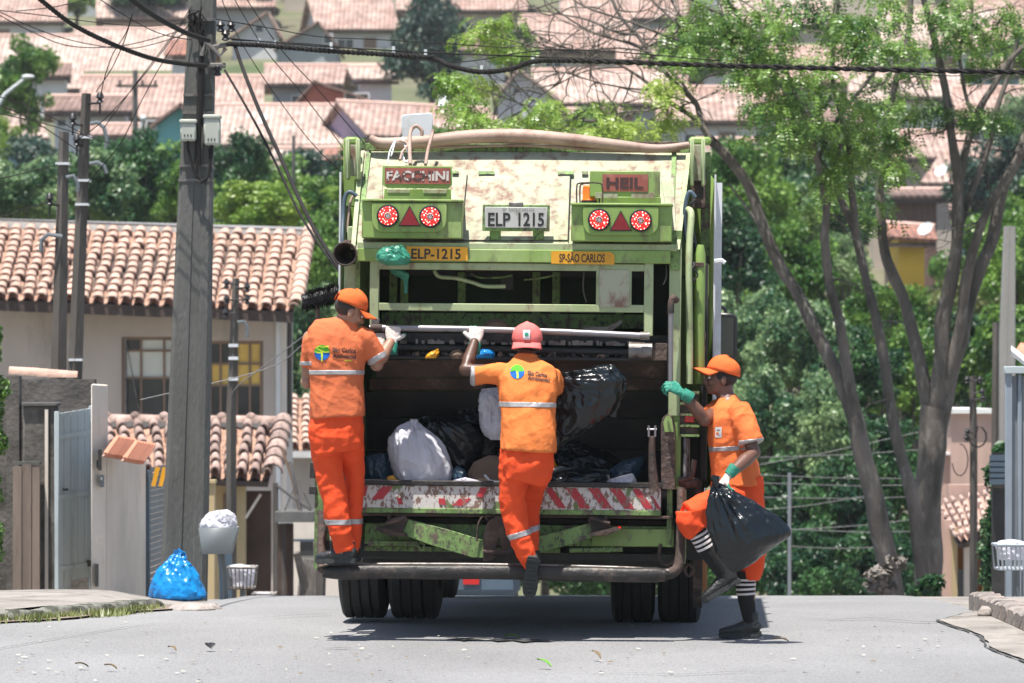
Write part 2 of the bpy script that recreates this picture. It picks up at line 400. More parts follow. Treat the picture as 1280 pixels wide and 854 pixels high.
M['shirt_c'] = mat('shirt_c_cloth', (0.72, 0.165, 0.048), rough=0.9, var=.05, vs=8, bump=.2, bs=35, spec=.2, second=(.52, .12, .04), sa=.36, ss=5, edge=.35)
M['trousers'] = mat('trousers_orange_red', (0.74, 0.080, 0.022), rough=0.85, var=.05, vs=8, bump=.2, bs=30, spec=.2, second=(.50, .055, .02), sa=.36, ss=5, edge=.35)
M['cap_a'] = mat('cap_orange', (0.68, 0.13, 0.033), rough=0.85, var=.06, bump=.15, bs=50, spec=.2)
M['cap_b'] = mat('cap_faded_red', (0.66, 0.165, 0.15), rough=0.9, var=.12, vs=12, bump=.15, bs=50, spec=.2)
M['reflective'] = mat('reflective_tape', (0.38, 0.37, 0.37), rough=0.4, metal=.2, var=.1, vs=30)
M['glove_white'] = mat('glove_knit', (0.62, 0.55, 0.50), rough=0.95, var=.1, vs=40, bump=.3, bs=150)
M['glove_green'] = mat('glove_green_coating', (0.02, 0.20, 0.135), rough=0.6, var=.2, vs=30, bump=.2, bs=60)
M['boot'] = mat('boot_black', (0.018, 0.02, 0.02), rough=0.45, var=.3, bump=.3, bs=60)
M['sole'] = mat('boot_sole', (0.030, 0.033, 0.033), rough=0.8, var=.2, bump=.4, bs=50)
M['sock'] = mat('sock_black', (0.012, 0.012, 0.012), rough=0.95, bump=.3, bs=80)
M['sock_white'] = mat('sock_stripe', (0.65, 0.60, 0.60), rough=0.95, bump=.3, bs=80)
M['print_dark'] = mat('shirt_print_dark', (0.10, 0.06, 0.05), rough=0.9, spec=.2)
M['print_blue'] = mat('shirt_print_blue', (0.015, 0.11, 0.42), rough=0.9, spec=.2)
M['print_green'] = mat('shirt_print_green', (0.10, 0.42, 0.04), rough=0.9, spec=.2)
M['print_lime'] = mat('shirt_print_lime', (0.48, 0.60, 0.05), rough=0.9, spec=.2)
M['bag_black'] = plastic_mat('bag_black', (0.005, 0.008, 0.010), rough=0.21, bs=15, bump=.7)
M['bag_white'] = plastic_mat('bag_white', (0.74, 0.74, 0.80), rough=0.3, bs=10, bump=.8, tr=.3)
M['bag_blue'] = plastic_mat('bag_blue', (0.008, 0.24, 0.62), rough=0.25, bs=11, bump=.9, tr=.15)
M['bag_green'] = plastic_mat('bag_teal', (0.05, 0.28, 0.18), rough=0.3, bs=15, bump=.5, tr=.25)
M['bag_navy'] = plastic_mat('bag_navy', (0.02, 0.05, 0.08), rough=0.35, bs=14, bump=.6)
M['card'] = mat('cardboard', (0.17, 0.12, 0.085), rough=0.9, var=.1)
M['paper'] = mat('printed_paper', (0.45, 0.42, 0.50), rough=0.7, var=.2, vs=9, second=(.12, .10, .35), sa=.4, ss=14)
M['bin_grey'] = mat('bin_grey', (0.13, 0.15, 0.16), rough=0.5, var=.1)
M['basket_steel'] = mat('basket_steel', (0.34, 0.38, 0.42), rough=0.45, metal=.4)
M['bristle'] = mat('broom_bristle', (0.018, 0.018, 0.02), rough=0.6)
M['bark'] = mat('bark', (0.115, 0.100, 0.086), rough=0.95, var=0.35, vs=4, bump=1.0, bs=14, stretch=(1,1,.35), second=(0.045, 0.043, 0.035), sa=0.50, ss=2.6, edge=.15, third=(.20, .185, .165), ta=.38, ts=10)
M['hair_short'] = mat('hair_cropped', (0.045, 0.035, 0.03), rough=.9, bump=.4, bs=150)
M['bark_dark'] = mat('bark_far', (0.06, 0.05, 0.04), rough=0.95)
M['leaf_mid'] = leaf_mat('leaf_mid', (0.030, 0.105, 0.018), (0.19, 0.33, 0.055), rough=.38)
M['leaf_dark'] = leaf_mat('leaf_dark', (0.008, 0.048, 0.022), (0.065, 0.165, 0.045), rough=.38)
M['leaf_cool'] = leaf_mat('leaf_cool', (0.030, 0.105, 0.045), (0.26, 0.37, 0.16), rough=.36)
M['leaf_lime'] = leaf_mat('leaf_lime', (0.13, 0.25, 0.03), (0.32, 0.43, 0.08), rough=.38)
M['leaf_olive'] = leaf_mat('leaf_olive', (0.10, 0.13, 0.04), (0.22, 0.26, 0.09))
M['leaf_blue'] = leaf_mat('leaf_bluegreen', (0.025, 0.06, 0.045), (0.05, 0.11, 0.07))
M['leaf_tree'] = leaf_mat('leaf_tree', (0.045, 0.12, 0.03), (0.20, 0.33, 0.06), sc=1.1, rough=.35)
M['grass'] = leaf_mat('grass_blades', (0.09, 0.12, 0.03), (0.24, 0.27, 0.09), sc=3)
M['leaf_dead'] = mat('dead_leaf', (0.14, 0.10, 0.05), rough=.8)
M['leaf_pale'] = mat('pale_leaf', (0.42, 0.42, 0.34), rough=.8)
M['leaf_fresh'] = mat('fresh_leaf', (0.10, 0.26, 0.02), rough=.6)

# ================================================================== GROUND, ROAD, PAVEMENTS
def zr(y):
    if y < 26: return 0.0
    if y < 45: return -0.00316*(y-26)**2
    if y < 85: return -1.141 - 0.12*(y-45)
    if y < 110: return -5.94 - 0.03*(y-85)
    if y < 140: return -6.69 + 0.06*(y-110) + 0.0018*(y-110)**2
    if y < 180: return -3.27 + 0.28*(y-140)
    return 7.93 + 0.205*(y-180)

def gz(x, y):
    return zr(y) + (0.25*noise.noise(Vector((x*.03, y*.03, 0))) * min(1, max(0, (y-60)/30)))

def sheet(name, xs_of, ys, mats, zoff, nx=12, kind='structure', smooth=60, bumpy=0.0, zf=None):
    mb = MB(); vs = []; fs = []
    for y in ys:
        x0, x1 = xs_of(y)
        for i in range(nx+1):
            x = x0+(x1-x0)*i/nx
            z = (zf(x, y) if zf else zr(y)) + zoff + (bumpy*noise.noise(Vector((x*1.3, y*1.3, 5))) if bumpy else 0)
            vs.append((x, y, z))
    for j in range(len(ys)-1):
        for i in range(nx):
            a = j*(nx+1)+i; fs.append((a, a+1, a+nx+2, a+nx+1))
    mb.add(vs, fs)
    o = mb.build(name, mats, smooth=smooth)
    return tag(o, kind=kind)

def frange(a, b, s):
    out = []
    while a < b-1e-6: out.append(a); a += s
    return out + [b]

KL = [(-20, 2), (-7.2, 15), (-4.75, 23.3), (-3.62, 26.6), (-2.98, 27.8), (-2.45, 29.3), (-2.2, 32), (-2.4, 40), (-3.6, 52), (-5, 70)]
def kerb_left(y):
    for (xa, ya), (xb, yb) in zip(KL, KL[1:]):
        if y <= yb: return xa+(xb-xa)*max(0, (y-ya))/(yb-ya)
    return KL[-1][0]
KR = 3.34
ground = sheet('ground', lambda y: (-60-y*.6, 60+y*.6), frange(-20, 60, 4)+frange(64, 180, 6)+frange(190, 520, 12), [M['earth']], -0.12, nx=40, zf=gz)
ys = frange(-12, 24, 3)+frange(25, 50, 0.5)+frange(54, 84, 4)
tag(ground, kind='structure')
road = sheet('road', lambda y: (kerb_left(y)-.05, KR+.03), ys, [M['asphalt']], 0.0, nx=30, bumpy=0.006)
ysl = frange(14, 24, 2)+frange(25, 50, 0.5)+frange(54, 70, 4)
def zpl(x, y):
    px = 640+x*F/y; k = min(1, max(0, (px-130)/70)); k2 = min(1, max(0, (y-27.6)/1.2))
    return zr(y)+.075*(1-k2)+(.045-.085*k)*k2
def zpr(x, y): return zr(y)+.115*(1-min(1, max(0, (y-28)/1.0)))-.01
pl = sheet('left_pavement', lambda y: (-14, kerb_left(y)-.14), ysl, [M['sidewalk']], 0.0, nx=30, bumpy=.02, zf=zpl)
pr = sheet('right_pavement', lambda y: (KR+.16 if y < 28.6 else KR+.0, 14), ysl, [M['sidewalk']], 0.0, nx=10, bumpy=.006, zf=zpr)
gutter_rng = random.Random(3)
gut = sheet('gutter_concrete', lambda y: (2.98+.04*sin(y*2.3)+.03*noise.noise(Vector((y*3, 0, 0)))+max(0, y-27)*.25, KR-.0), frange(15, 28.2, .15), [M['sidewalk']], 0.012, nx=6)
crk = sheet('road_edge_crack', lambda y: (2.95+.04*sin(y*2.3)+.03*noise.noise(Vector((y*3, 0, 0)))+max(0, y-27)*.25, 2.97+.04*sin(y*2.3)+.05*noise.noise(Vector((y*3, 0, 3)))+max(0, y-27)*.25), frange(20, 28.2, .1), [M['tar']], 0.008, nx=2)

def kerb_run(parent, pts_fn, y0, y1, step, mats, wid, h, seed, side):
    rr = random.Random(seed); y = y0; k = 0
    while y < y1:
        L = step*rr.uniform(.85, 1.15); a, b = y+.012, y+L-.012
        xa, xb = pts_fn(a), pts_fn(b)
        j = [rr.uniform(-.018, .018) for _ in range(12)]
        mb = MB()
        n = 4; vs = []; fs = []
        for i in range(n+1):
            t = i/n; x = xa+(xb-xa)*t; yy = a+(b-a)*t; z = zr(yy)
            e = .015 if i in (0, n) else 0
            top = z+h+j[i]*.6-e
            vs += [(x-wid/2*side+0*side, yy, z-.1), (x-wid/2*side, yy, top-.02), (x-wid/2*side*.7, yy, top), (x+wid/2*side*.8, yy, top), (x+wid/2*side, yy, top-.03), (x+wid/2*side, yy, z-.1)]
        for i in range(n):
            for q in range(6):
                q2 = (q+1) % 6; f = (i*6+q, i*6+q2, (i+1)*6+q2, (i+1)*6+q)
                fs.append(f if side > 0 else f[::-1])
        e1 = tuple(range(5, -1, -1)); e2 = tuple(range(n*6, n*6+6))
        fs += [e1, e2] if side > 0 else [e1[::-1], e2[::-1]]
        mb.add(vs, fs)
        c = ((xa+xb)/2, (a+b)/2, zr((a+b)/2))
        mb.build('kerb_stone', mats, parent, loc=c, smooth=50)
        y += L
kl = tag(bpy.data.objects.new('left_kerb', None), kind='structure'); link(kl)
kr = tag(bpy.data.objects.new('right_kerb', None), kind='structure'); link(kr)
kerb_run(kl, lambda y: kerb_left(y)-.07, 22.5, 28.6, .42, [M['kerb_moss']], .14, .07, 1, -1)
kerb_run(kr, lambda y: KR+.09, 20, 28.4, .36, [M['kerb']], .17, .13, 2, 1)

# grass along the left kerb
def blades(name, spots, mats, seed, n, h, parent=None):
    rr = random.Random(seed); mb = MB()
    for _ in range(n):
        (x, y, r) = rr.choice(spots)
        x += rr.gauss(0, r); y += rr.gauss(0, r*1.6); z = zr(y)+.0
        a = rr.uniform(0, 2*pi); hh = h*rr.uniform(.4, 1.2); wd = .006+.006*rr.random(); l = rr.uniform(.2, .9)*hh
        dx, dy = cos(a), sin(a)
        mb.add([(x-dy*wd, y+dx*wd, z), (x+dy*wd, y-dx*wd, z), (x+dx*l, y+dy*l, z+hh)], [(0, 1, 2)])
    return tag(mb.build(name, mats, parent, smooth=None), kind='stuff')
sp = [(kerb_left(y)+.10+.06*sin(y*3), y, .05) for y in frange(24.3, 28.6, .12)]
sp += [(kerb_left(y)+.16, y, .06) for y in (25.6, 26.0, 26.05, 26.9, 27.0, 27.6, 27.7)]
blades('kerb_grass', sp, [M['grass']], 4, 2300, .055)
dirt = sheet('kerb_dirt', lambda y: (kerb_left(y)-.06, kerb_left(y)+.20+.08*sin(y*4)), frange(23, 29.6, .2), [mat('dirt', (.19, .15, .12), rough=1, var=.3, vs=6, bump=.6, bs=30)], .014, nx=3)
# loose stone and rubble where the kerb ends
rr = random.Random(9)
def rock(c, r, mats, seed, label, cat, group=None, name='rubble_stone'):
    q = random.Random(seed); mb = MB(); mb.ball((0, 0, 0), r, 10, 7)
    vs = []
    for v in mb.v:
        v = Vector(v); d = 1+.35*noise.noise(v.normalized()*1.7+Vector((seed, 0, 0)))
        vs.append(tuple(v*d))
    mb.v = vs
    o = mb.build(name, mats, smooth=30); o.location = c
    return tag(o, label, cat, group)
c = P(238, 0, 28.6); rock((c.x, 28.6, zr(28.6)+.0), (.21, .16, .055), [M['kerb']], 3, 'broad flat broken kerb stone in front of the blue rubbish bag', 'stone')
c = P(262, 0, 28.8); rock((c.x, 28.8, zr(28.8)+.0), (.10, .12, .045), [M['kerb']], 6, 'small broken kerb stone at the road edge right of the blue rubbish bag', 'stone')
c = P(1232, 0, 27.4); rock((c.x, 27.4, .03), (.06, .06, .045), [M['kerb']], 8, 'lumpy reddish stone lying in the gutter by the right kerb', 'stone')

# crack in the asphalt with a leaf caught in it
def crack(name, pts, wids, z=.011):
    mb = MB(); vs = []; fs = []
    for i, (px, py) in enumerate(pts):
        Y = EYE*F/(py-HY); X = (px-640)*Y/F
        vs += [(X, Y-wids[i], z), (X, Y+wids[i], z)]
    for i in range(len(pts)-1): fs.append((2*i, 2*i+2, 2*i+3, 2*i+1))
    mb.add(vs, fs); return tag(mb.build(name, [M['tar']], smooth=None), kind='structure')
crack('road_crack', [(553, 800), (565, 799), (580, 801), (596, 799.5), (610, 800.5), (622, 802), (640, 801), (655, 803), (670, 802), (685, 803), (694, 803)], [.0, .05, .11, .06, .03, .09, .07, .12, .08, .04, 0])
crack('road_crack', [(400, 812.5), (425, 812), (447, 812.6)], [0, .02, 0])

crack('road_crack', [(-5, 813), (50, 803), (95, 796), (140, 788), (175, 783), (205, 779)], [.015, .02, .012, .018, .01, 0], .010)
crack('road_crack', [(980, 772), (1040, 776), (1090, 774), (1150, 779), (1188, 778)], [0, .014, .01, .016, .012], .010)
crack('road_crack', [(700, 846), (790, 843), (850, 845), (930, 841), (1010, 842)], [0, .006, .009, .006, 0], .010)
crack('road_crack', [(300, 776), (360, 771), (415, 768)], [0, .012, .012], .010)

def gpt(px, py):
    Y = EYE*F/(py-HY); return Vector(((px-640)*Y/F, Y, 0.012))
def fallen_leaf(px, py, L, Wd, ang, tilt, m, label, cat='leaf', group=None, name='fallen_leaf'):
    mb = MB(); n = 5; vs = []; fs = []
    for i in range(n+1):
        t = i/n; ww = Wd*sin(pi*min(1, t*.92+.04))/2; zz = .012*sin(pi*t)
        vs += [(-ww, (t-.5)*L, zz+.008), (0, (t-.5)*L, zz), (ww, (t-.5)*L, zz+.008)]
    for i in range(n):
        a = i*3; fs += [(a, a+1, a+4, a+3), (a+1, a+2, a+5, a+4)]
    R = Matrix.Rotation(ang, 4, 'Z') @ Matrix.Rotation(tilt, 4, 'X')
    mb.add(vs, fs, 0, R); o = mb.build(name, [m], smooth=60); o.location = gpt(px, py)+Vector((0, 0, .004+abs(sin(tilt))*L*.5))
    return tag(o, label, cat, group)
fallen_leaf(680, 837, .11, .04, .9, .35, M['leaf_fresh'], 'fresh green leaf lying on the asphalt at the bottom edge')
fallen_leaf(640, 801, .10, .05, 1.4, .1, M['leaf_lime'], 'yellow green leaf caught in the long road crack')
fallen_leaf(262, 815, .07, .07, .4, .5, M['leaf_dead'] if False else M['black_plastic'], 'black scrap of plastic on the road left of the truck', 'litter', name='plastic_scrap')
fallen_leaf(745, 827, .09, .035, .7, .5, M['leaf_dead'], 'curled brown leaf on the road right of the fresh green leaf')
for k, (px, py) in enumerate([(215, 817), (138, 840), (102, 838)]):
    fallen_leaf(px, py, .08, .035, .8+.5*k, .25, M['leaf_dead'], ['dark dry leaf nearest the black plastic scrap on its left', 'long pale dry leaf at the lower left of the road', 'pointed dry leaf at the far lower left of the road'][k])
fallen_leaf(976, 805, .10, .03, 1.3, .1, M['leaf_dead'], 'dark dry twig of leaf on the road just right of the walking man', 'leaf')
q = random.Random(21); mb = MB()
for _ in range(150):
    px, py = q.uniform(0, 1200), 775+80*q.random()**.8
    g = gpt(px, py); a = q.uniform(0, pi); s = q.uniform(.006, .022); h = q.uniform(.002, .007)
    e1 = Vector((cos(a), sin(a), 0))*s; e2 = Vector((-sin(a), cos(a), 0))*s*q.uniform(.3, .8)
    mb.add([g-e1-e2, g+e1-e2, g+e1*.6+e2+Vector((0, 0, h)), g-e1*.7+e2+Vector((0, 0, h*.5))], [(0, 1, 2, 3)], q.choice([0, 0, 1]))
tag(mb.build('road_litter', [M['leaf_pale'], M['leaf_dead']], smooth=None), kind='stuff')

# ================================================================== HOUSES: shared helpers
def slab(name, c4, th, mats, parent, uvmap=True, nrm_up=True):
    """a roof slab from 4 corners (eave left, eave right, ridge right, ridge left), thickness th"""
    c = [Vector(p) for p in c4]
    e = (c[1]-c[0]).normalized(); n = e.cross(c[3]-c[0]).normalized()
    s = n.cross(e)
    dn = n*(-th)
    o_ = org(parent) if parent else Vector((0, 0, 0))
    vs = [p-o_ for p in c]+[p+dn-o_ for p in c]
    fs = [(0, 1, 2, 3), (7, 6, 5, 4), (1, 0, 4, 5), (2, 1, 5, 6), (3, 2, 6, 7), (0, 3, 7, 4)]
    me = bpy.data.meshes.new(name); me.from_pydata([tuple(v) for v in vs], [], fs)
    uv = me.uv_layers.new(name='UVMap')
    for p in me.polygons:
        for li in p.loop_indices:
            v = vs[me.loops[li].vertex_index]; uv.data[li].uv = (v.dot(e), v.dot(s))
    for m in mats: me.materials.append(m)
    me.update(); o = bpy.data.objects.new(name, me); link(o, parent); return o

def window_px(parent, x0, y0, x1, y1, Y, fm, pm, bars_v=(), bars_h=(), fw=.06, name='window', dep=.06, panes=None):
    """frame standing proud of the wall at distance Y, panes set back inside it (sub-parts)"""
    a, b = P(x0, y1, Y), P(x1, y0, Y); mb = MB()
    X0, X1, Z0, Z1 = a.x, b.x, a.z, b.z
    y0_, y1_ = Y-dep, Y+.03
    mb.box((X0, y0_, Z1-fw), (X1, y1_, Z1)); mb.box((X0, y0_, Z0), (X1, y1_, Z0+fw))
    mb.box((X0, y0_+.003, Z0+fw), (X0+fw, y1_, Z1-fw)); mb.box((X1-fw, y0_+.003, Z0+fw), (X1, y1_, Z1-fw))
    vx = [X0+(X1-X0)*t for t in bars_v]; hz = [Z0+(Z1-Z0)*t for t in bars_h]
    for h in hz: mb.box((X0+fw, y0_+.006, h-fw*.35), (X1-fw, y1_, h+fw*.35))
    for v in vx: mb.box((v-fw*.35, y0_+.009, Z0+fw), (v+fw*.35, y1_, Z1-fw))
    f = mb.build(name, [fm], parent, bevel=0)
    xs = [X0+fw]+vx+[X1-fw]; zs = [Z0+fw]+hz+[Z1-fw]; k = 0
    for j in range(len(zs)-1):
        for i in range(len(xs)-1):
            m = pm if panes is None else panes[min(k, len(panes)-1)]; k += 1
            if m is None: continue
            g = MB(); g.box((xs[i]+.004, Y-.018+.001*i, zs[j]+.004), (xs[i+1]-.004, Y-.012+.001*i, zs[j+1]-.004)); g.build('pane', [m], f)
    return f

def tile_mesh(name, w, L, h, mats, n=7, back=.82):
    """one curved clay cap tile: x across, y up the slope, z off the roof; front rim shows its thickness"""
    vs = []; fs = []
    th = .022
    for (yy, sc) in ((0, 1.0), (L, back)):
        for rad in (0, th):
            for k in range(n+1):
                a = pi*k/n
                vs.append((-cos(a)*(w/2-rad)*sc, yy, sin(a)*(h-rad)*sc + (.0 if yy == 0 else -.0)))
    m = n+1
    for k in range(n):
        fs.append((k+1, k, 2*m+k, 2*m+k+1)[::-1] if False else (k, k+1, 2*m+k+1, 2*m+k))
        fs.append((m+k+1, m+k, 3*m+k, 3*m+k+1))
        fs.append((k+1, k, m+k, m+k+1))
    me = bpy.data.meshes.new(name); me.from_pydata(vs, [], fs)
    bm = bmesh.new(); bm.from_mesh(me); bmesh.ops.recalc_face_normals(bm, faces=bm.faces); bm.to_mesh(me); bm.free()
    me.polygons.foreach_set("use_smooth", [True]*len(me.polygons)); me.set_sharp_from_angle(angle=radians(40))
    for q in mats: me.materials.append(q)
    return me

def tiled_roof(parent, eL, eR, rL, rR, cols, rows, mats, seed, chan_mat, hgt=.09, jit=.012, name='roof_tile'):
    """curved cap tiles one by one over a sheet of channel tiles"""
    eL, eR, rL, rR = map(Vector, (eL, eR, rL, rR)); rr_ = random.Random(seed)
    pitch = (eR-eL).length/cols; row = (rL-eL).length/rows
    me = tile_mesh(name, pitch*.80, row*1.16, hgt, mats)
    o_ = org(parent)
    def pt(u, v): return (eL*(1-u)+eR*u)*(1-v) + (rL*(1-u)+rR*u)*v
    # channels: one corrugated sheet
    mb = MB(); nu = cols*4; vs = []; fs = []
    nn = (eR-eL).cross(rL-eL).normalized()
    for j in range(2):
        for i in range(nu+1):
            u = i/nu; d = .5-.5*cos(2*pi*(i/4.0))
            vs.append(pt(u, j) - nn*(.05*d))
    for i in range(nu): fs.append((i, i+1, nu+2+i, nu+1+i))
    mb.add(vs, fs); ch = mb.build('channel_tiles', [chan_mat], parent, smooth=60); tag(ch, kind='stuff')
    for c_ in range(cols+1):
        for r_ in range(rows):
            u = c_/cols; v0 = r_/rows-.01
            p = pt(u, v0); q = pt(u, min(1, v0+1/rows))
            yv = (pt(u, v0+.05)-p).normalized(); xv = (eR-eL).normalized(); zv = xv.cross(yv).normalized(); xv = yv.cross(zv)
            lift = zv*(.012+rr_.uniform(0, .012))
            p = p+lift+xv*rr_.uniform(-jit, jit)+yv*rr_.uniform(-jit, jit)
            # front end raised over the tile below
            yv2 = (yv-zv*.075).normalized(); zv2 = xv.cross(yv2)
            R = Matrix((xv, yv2, zv2)).transposed().to_4x4(); R = R @ Matrix.Rotation(rr_.uniform(-.03, .03), 4, 'Z')
            R.translation = p+zv*.03-o_
            o = bpy.data.objects.new(name, me); link(o, parent); o.matrix_local = R

# ================================================================== LEFT HOUSE with the big tiled roof
b = P(170, 485, 62.5)
hs = thing('house', (b.x, 62.5, zr(62.5)-.1), 'old beige plastered house with a big clay tile roof behind the concrete pole', 'house')
Yw = 62.5; zb = zr(62)-.3
mb = MB()
def wl(px, py, Y): return P(px, py, Y)
tl, trc = P(-60, 372, Yw), P(350, 388, Yw)
# front wall with two real openings: built of piers and bands
ops = [(152, 219, 421, 524), (261, 329, 426, 522)]
def wallbox(mb, x0, x1, ytop0, ytop1, ybot, Y, th=.25):
    a, b_ = P(x0, ytop0, Y), P(x1, ytop1, Y); z = P(0, ybot, Y).z if ybot is not None else zb
    mb.hexa([(a.x, Y, z), (b_.x, Y, z), (b_.x, Y+th, z), (a.x, Y+th, z), (a.x, Y, a.z), (b_.x, Y, b_.z), (b_.x, Y+th, b_.z), (a.x, Y+th, a.z)])
te = lambda x: 372+(388-372)*(x+60)/410.0
wallbox(mb, -60, 152, te(-60), te(152), None, Yw); wallbox(mb, 152, 219, te(152), te(219), 421, Yw)
wallbox(mb, 152, 219, 524, 524, None, Yw); wallbox(mb, 219, 261, te(219), te(261), None, Yw)
wallbox(mb, 261, 329, te(261), te(329), 426, Yw); wallbox(mb, 261, 329, 522, 522, None, Yw)
wallbox(mb, 329, 350, te(329), te(350), None, Yw)
mb.build('wall', [M['stucco']], hs)
mb = MB(); a = P(350, 388, Yw); c = P(366, 392, 67.5)
mb.hexa([(a.x-.02, Yw+.004, zb), (a.x+.1, Yw+.004, zb), (c.x, 67.5, zb), (c.x-.2, 67.5, zb), (a.x-.02, Yw+.004, a.z-.01), (a.x+.1, Yw+.004, a.z-.01), (c.x, 67.5, c.z), (c.x-.2, 67.5, c.z)])
mb.build('side_wall', [M['wall_pale']], hs)
mb = MB(); mb.box((P(345, 0, Yw).x, Yw-.03, zb), (P(350.5, 0, Yw).x, Yw+.0, P(0, 392, Yw).z)); mb.build('corner_band', [M['white_trim']], hs)
mb = MB(); mb.box((P(-60, 0, 66).x, 66.6, zb), (P(360, 0, 66).x, 66.8, P(0, 388, 66.6).z)); mb.build('back_wall', [M['wall_dark']], hs)
eL, eR, rL, rR = P(-36, 369.5, 61.6), P(366, 386, 61.6), P(-12, 283, 66), P(383, 291, 66)
tiled_roof(hs, eL, eR, rL, rR, 23, 12, [M['terracotta']], 11, M['clay_dark'], hgt=.060, jit=.020)
# rake tiles along the right edge
me = tile_mesh('rake_tile', .26, .44, .13, [M['terracotta']])
for k in range(12):
    p = eR.lerp(rR, k/12)+Vector((.05, 0, .04)); yv = (rR-eR).normalized(); xv = Vector((1, 0, 0)); zv = xv.cross(yv).normalized(); xv = yv.cross(zv)
    R = Matrix((xv, yv, zv)).transposed().to_4x4(); R.translation = p-org(hs); o = bpy.data.objects.new('rake_tile', me); link(o, hs); o.matrix_local = R
slab('roof_deck', [eL-Vector((0, 0, .06)), eR-Vector((0, 0, .06)), rR-Vector((0, 0, .06)), rL-Vector((0, 0, .06))], .08, [M['fascia']], hs)
mb = MB()
for q0, q1 in ((eL, eR),):
    mb.hexa([q0+Vector((0, .01, -.22)), q1+Vector((0, .01, -.22)), q1+Vector((0, .10, -.22)), q0+Vector((0, .10, -.22)), q0+Vector((0, .01, -.045)), q1+Vector((0, .01, -.045)), q1+Vector((0, .10, -.045)), q0+Vector((0, .10, -.045))])
mb.build('fascia', [M['fascia']], hs)
mb = MB(); a, c = P(-20, 277, 66.05), P(381, 287, 66.05)
mb.hexa([a+Vector((0, 0, -.12)), c+Vector((0, 0, -.12)), c+Vector((0, .35, -.12)), a+Vector((0, .35, -.12)), a+Vector((0, 0, .06)), c+Vector((0, 0, .04)), c+Vector((0, .35, .04)), a+Vector((0, .35, .06))])
mb.build('ridge_flashing', [M['white_trim']], hs)
mb = MB(); mb.tube([P(-20, 274, 66), P(380, 288, 66)], .02, 6); mb.build('ridge_cable', [M['wire_grey']], hs)
# windows
fr = M['frame_brown']
f = window_px(hs, 152, 421, 219, 524, Yw+.08, fr, M['pane_dark'], bars_v=(.37, .80), bars_h=(.5, .83), fw=.05,
          panes=[M['pane_dark'], M['pane_dark'], M['pane_dark'], M['pane_white'], M['pane_white'], M['pane_white'], M['pane_dark'], M['pane_white'], M['pane_white']])
f = window_px(hs, 261, 426, 329, 522, Yw+.08, fr, M['pane_dark'], bars_v=(.22, .52, .76), bars_h=(.42, .70), fw=.05,
          panes=[M['pane_dark']]*4+[M['pane_yellow'], M['pane_yellow'], M['pane_yellow'], M['pane_yellow'], M['pane_dark'], M['pane_dark'], M['pane_yellow'], M['pane_yellow']])
mb = MB(); mb.tube([P(157, 423, Yw-.06), P(157, 524, Yw-.06)], .02, 6); mb.tube([P(157, 423, Yw-.06), P(176, 524, Yw-.06)], .01, 5); mb.build('window_rod', [M['worn_steel']], hs)
# gutter stain pipe
mb = MB(); mb.tube([P(362, 392, 63), P(362, 470, 63), P(362, 530, 63)], .04, 8); mb.build('downpipe', [M['wood_pole']], hs)

# second, lower house right of it (roofs at the gap beside the left man)
h2 = thing('house', (P(375, 0, 70).x, 70, zr(70)), 'small house with a pale clay roof between the big tiled house and the truck', 'house')
mb = MB(); mb.box((P(352, 0, 70).x, 70.4, zr(70)-.5), (P(440, 0, 70).x, 76, P(0, 562, 70).z)); mb.build('wall', [M['wall_pale']], h2)
tiled_roof(h2, P(352, 560, 69.8), P(442, 562, 69.8), P(352, 497, 73.5), P(442, 499, 73.5), 6, 9, [M['terracotta']], 5, M['clay_dark'], hgt=.09)
slab('roof_back', [P(442, 560, 77), P(352, 560, 77), P(352, 497, 73.6), P(442, 499, 73.6)], .08, [M['clay_dark']], h2)
mb = MB(); mb.box((P(352, 0, 70).x, 69.7, P(0, 572, 70).z), (P(442, 0, 70).x, 69.85, P(0, 564, 70).z)); mb.build('fascia', [M['white_trim']], h2)

# ================================================================== LOWER PORCH ROOF AND ITS WALLS (Y about 52)
Yp = 52.0
po = thing('porch', (P(250, 0, Yp).x, Yp, zr(Yp)), 'small porch with a weathered clay tile roof below the big house windows', 'porch')
eL, eR, rL, rR = P(150, 592, 51.6), P(335, 597, 51.6), P(132, 530, 54), P(350, 531, 54)
tiled_roof(po, eL, eR, rL, rR, 11, 6, [M['terracotta_old']], 12, M['clay_dark'], hgt=.10, jit=.02)
me = tile_mesh('ridge_tile', .24, .42, .11, [M['terracotta_old']])
for k in range(6):
    p = P(133, 527, 54)+ (P(350, 529, 54)-P(133, 527, 54))*(k/6)
    xv = Vector((0, -1, 0)); yv = Vector((1, 0, 0)); zv = Vector((0, 0, 1)); R = Matrix((xv, yv, zv)).transposed().to_4x4(); R.translation = p-org(po)
    o = bpy.data.objects.new('ridge_tile', me); link(o, po); o.matrix_local = R
    o = MB().ball(p+Vector((0, -.03, .07)), .075, 10, 7).build('ridge_knob', [M['terracotta_old']], po)
me = tile_mesh('rake_tile', .30, .42, .15, [M['terracotta_old']])
for k in range(6):
    p = eR.lerp(rR, k/6)+Vector((.05, -.02, .05)); yv = (rR-eR).normalized(); xv = Vector((1, 0, 0)); zv = xv.cross(yv).normalized(); xv = yv.cross(zv)
    R = Matrix((xv, yv, zv)).transposed().to_4x4(); R.translation = p-org(po); o = bpy.data.objects.new('rake_tile', me); link(o, po); o.matrix_local = R
slab('roof_deck', [q-Vector((0, 0, .06)) for q in (eL, eR, rR, rL)], .07, [M['fascia']], po)
gb = -2.6
def bx(px0, px1, pt, Y, m, name, parent, th=.2, pb=None, bevel=0):
    mb = MB(); z0 = gb if pb is None else P(0, pb, Y).z
    mb.box((P(px0, 0, Y).x, Y, z0), (P(px1, 0, Y).x, Y+th, P(0, pt, Y).z)); return mb.build(name, [m], parent, bevel=bevel)
bx(268, 306, 600, 52.3, M['wall_yellow'], 'wall', po)
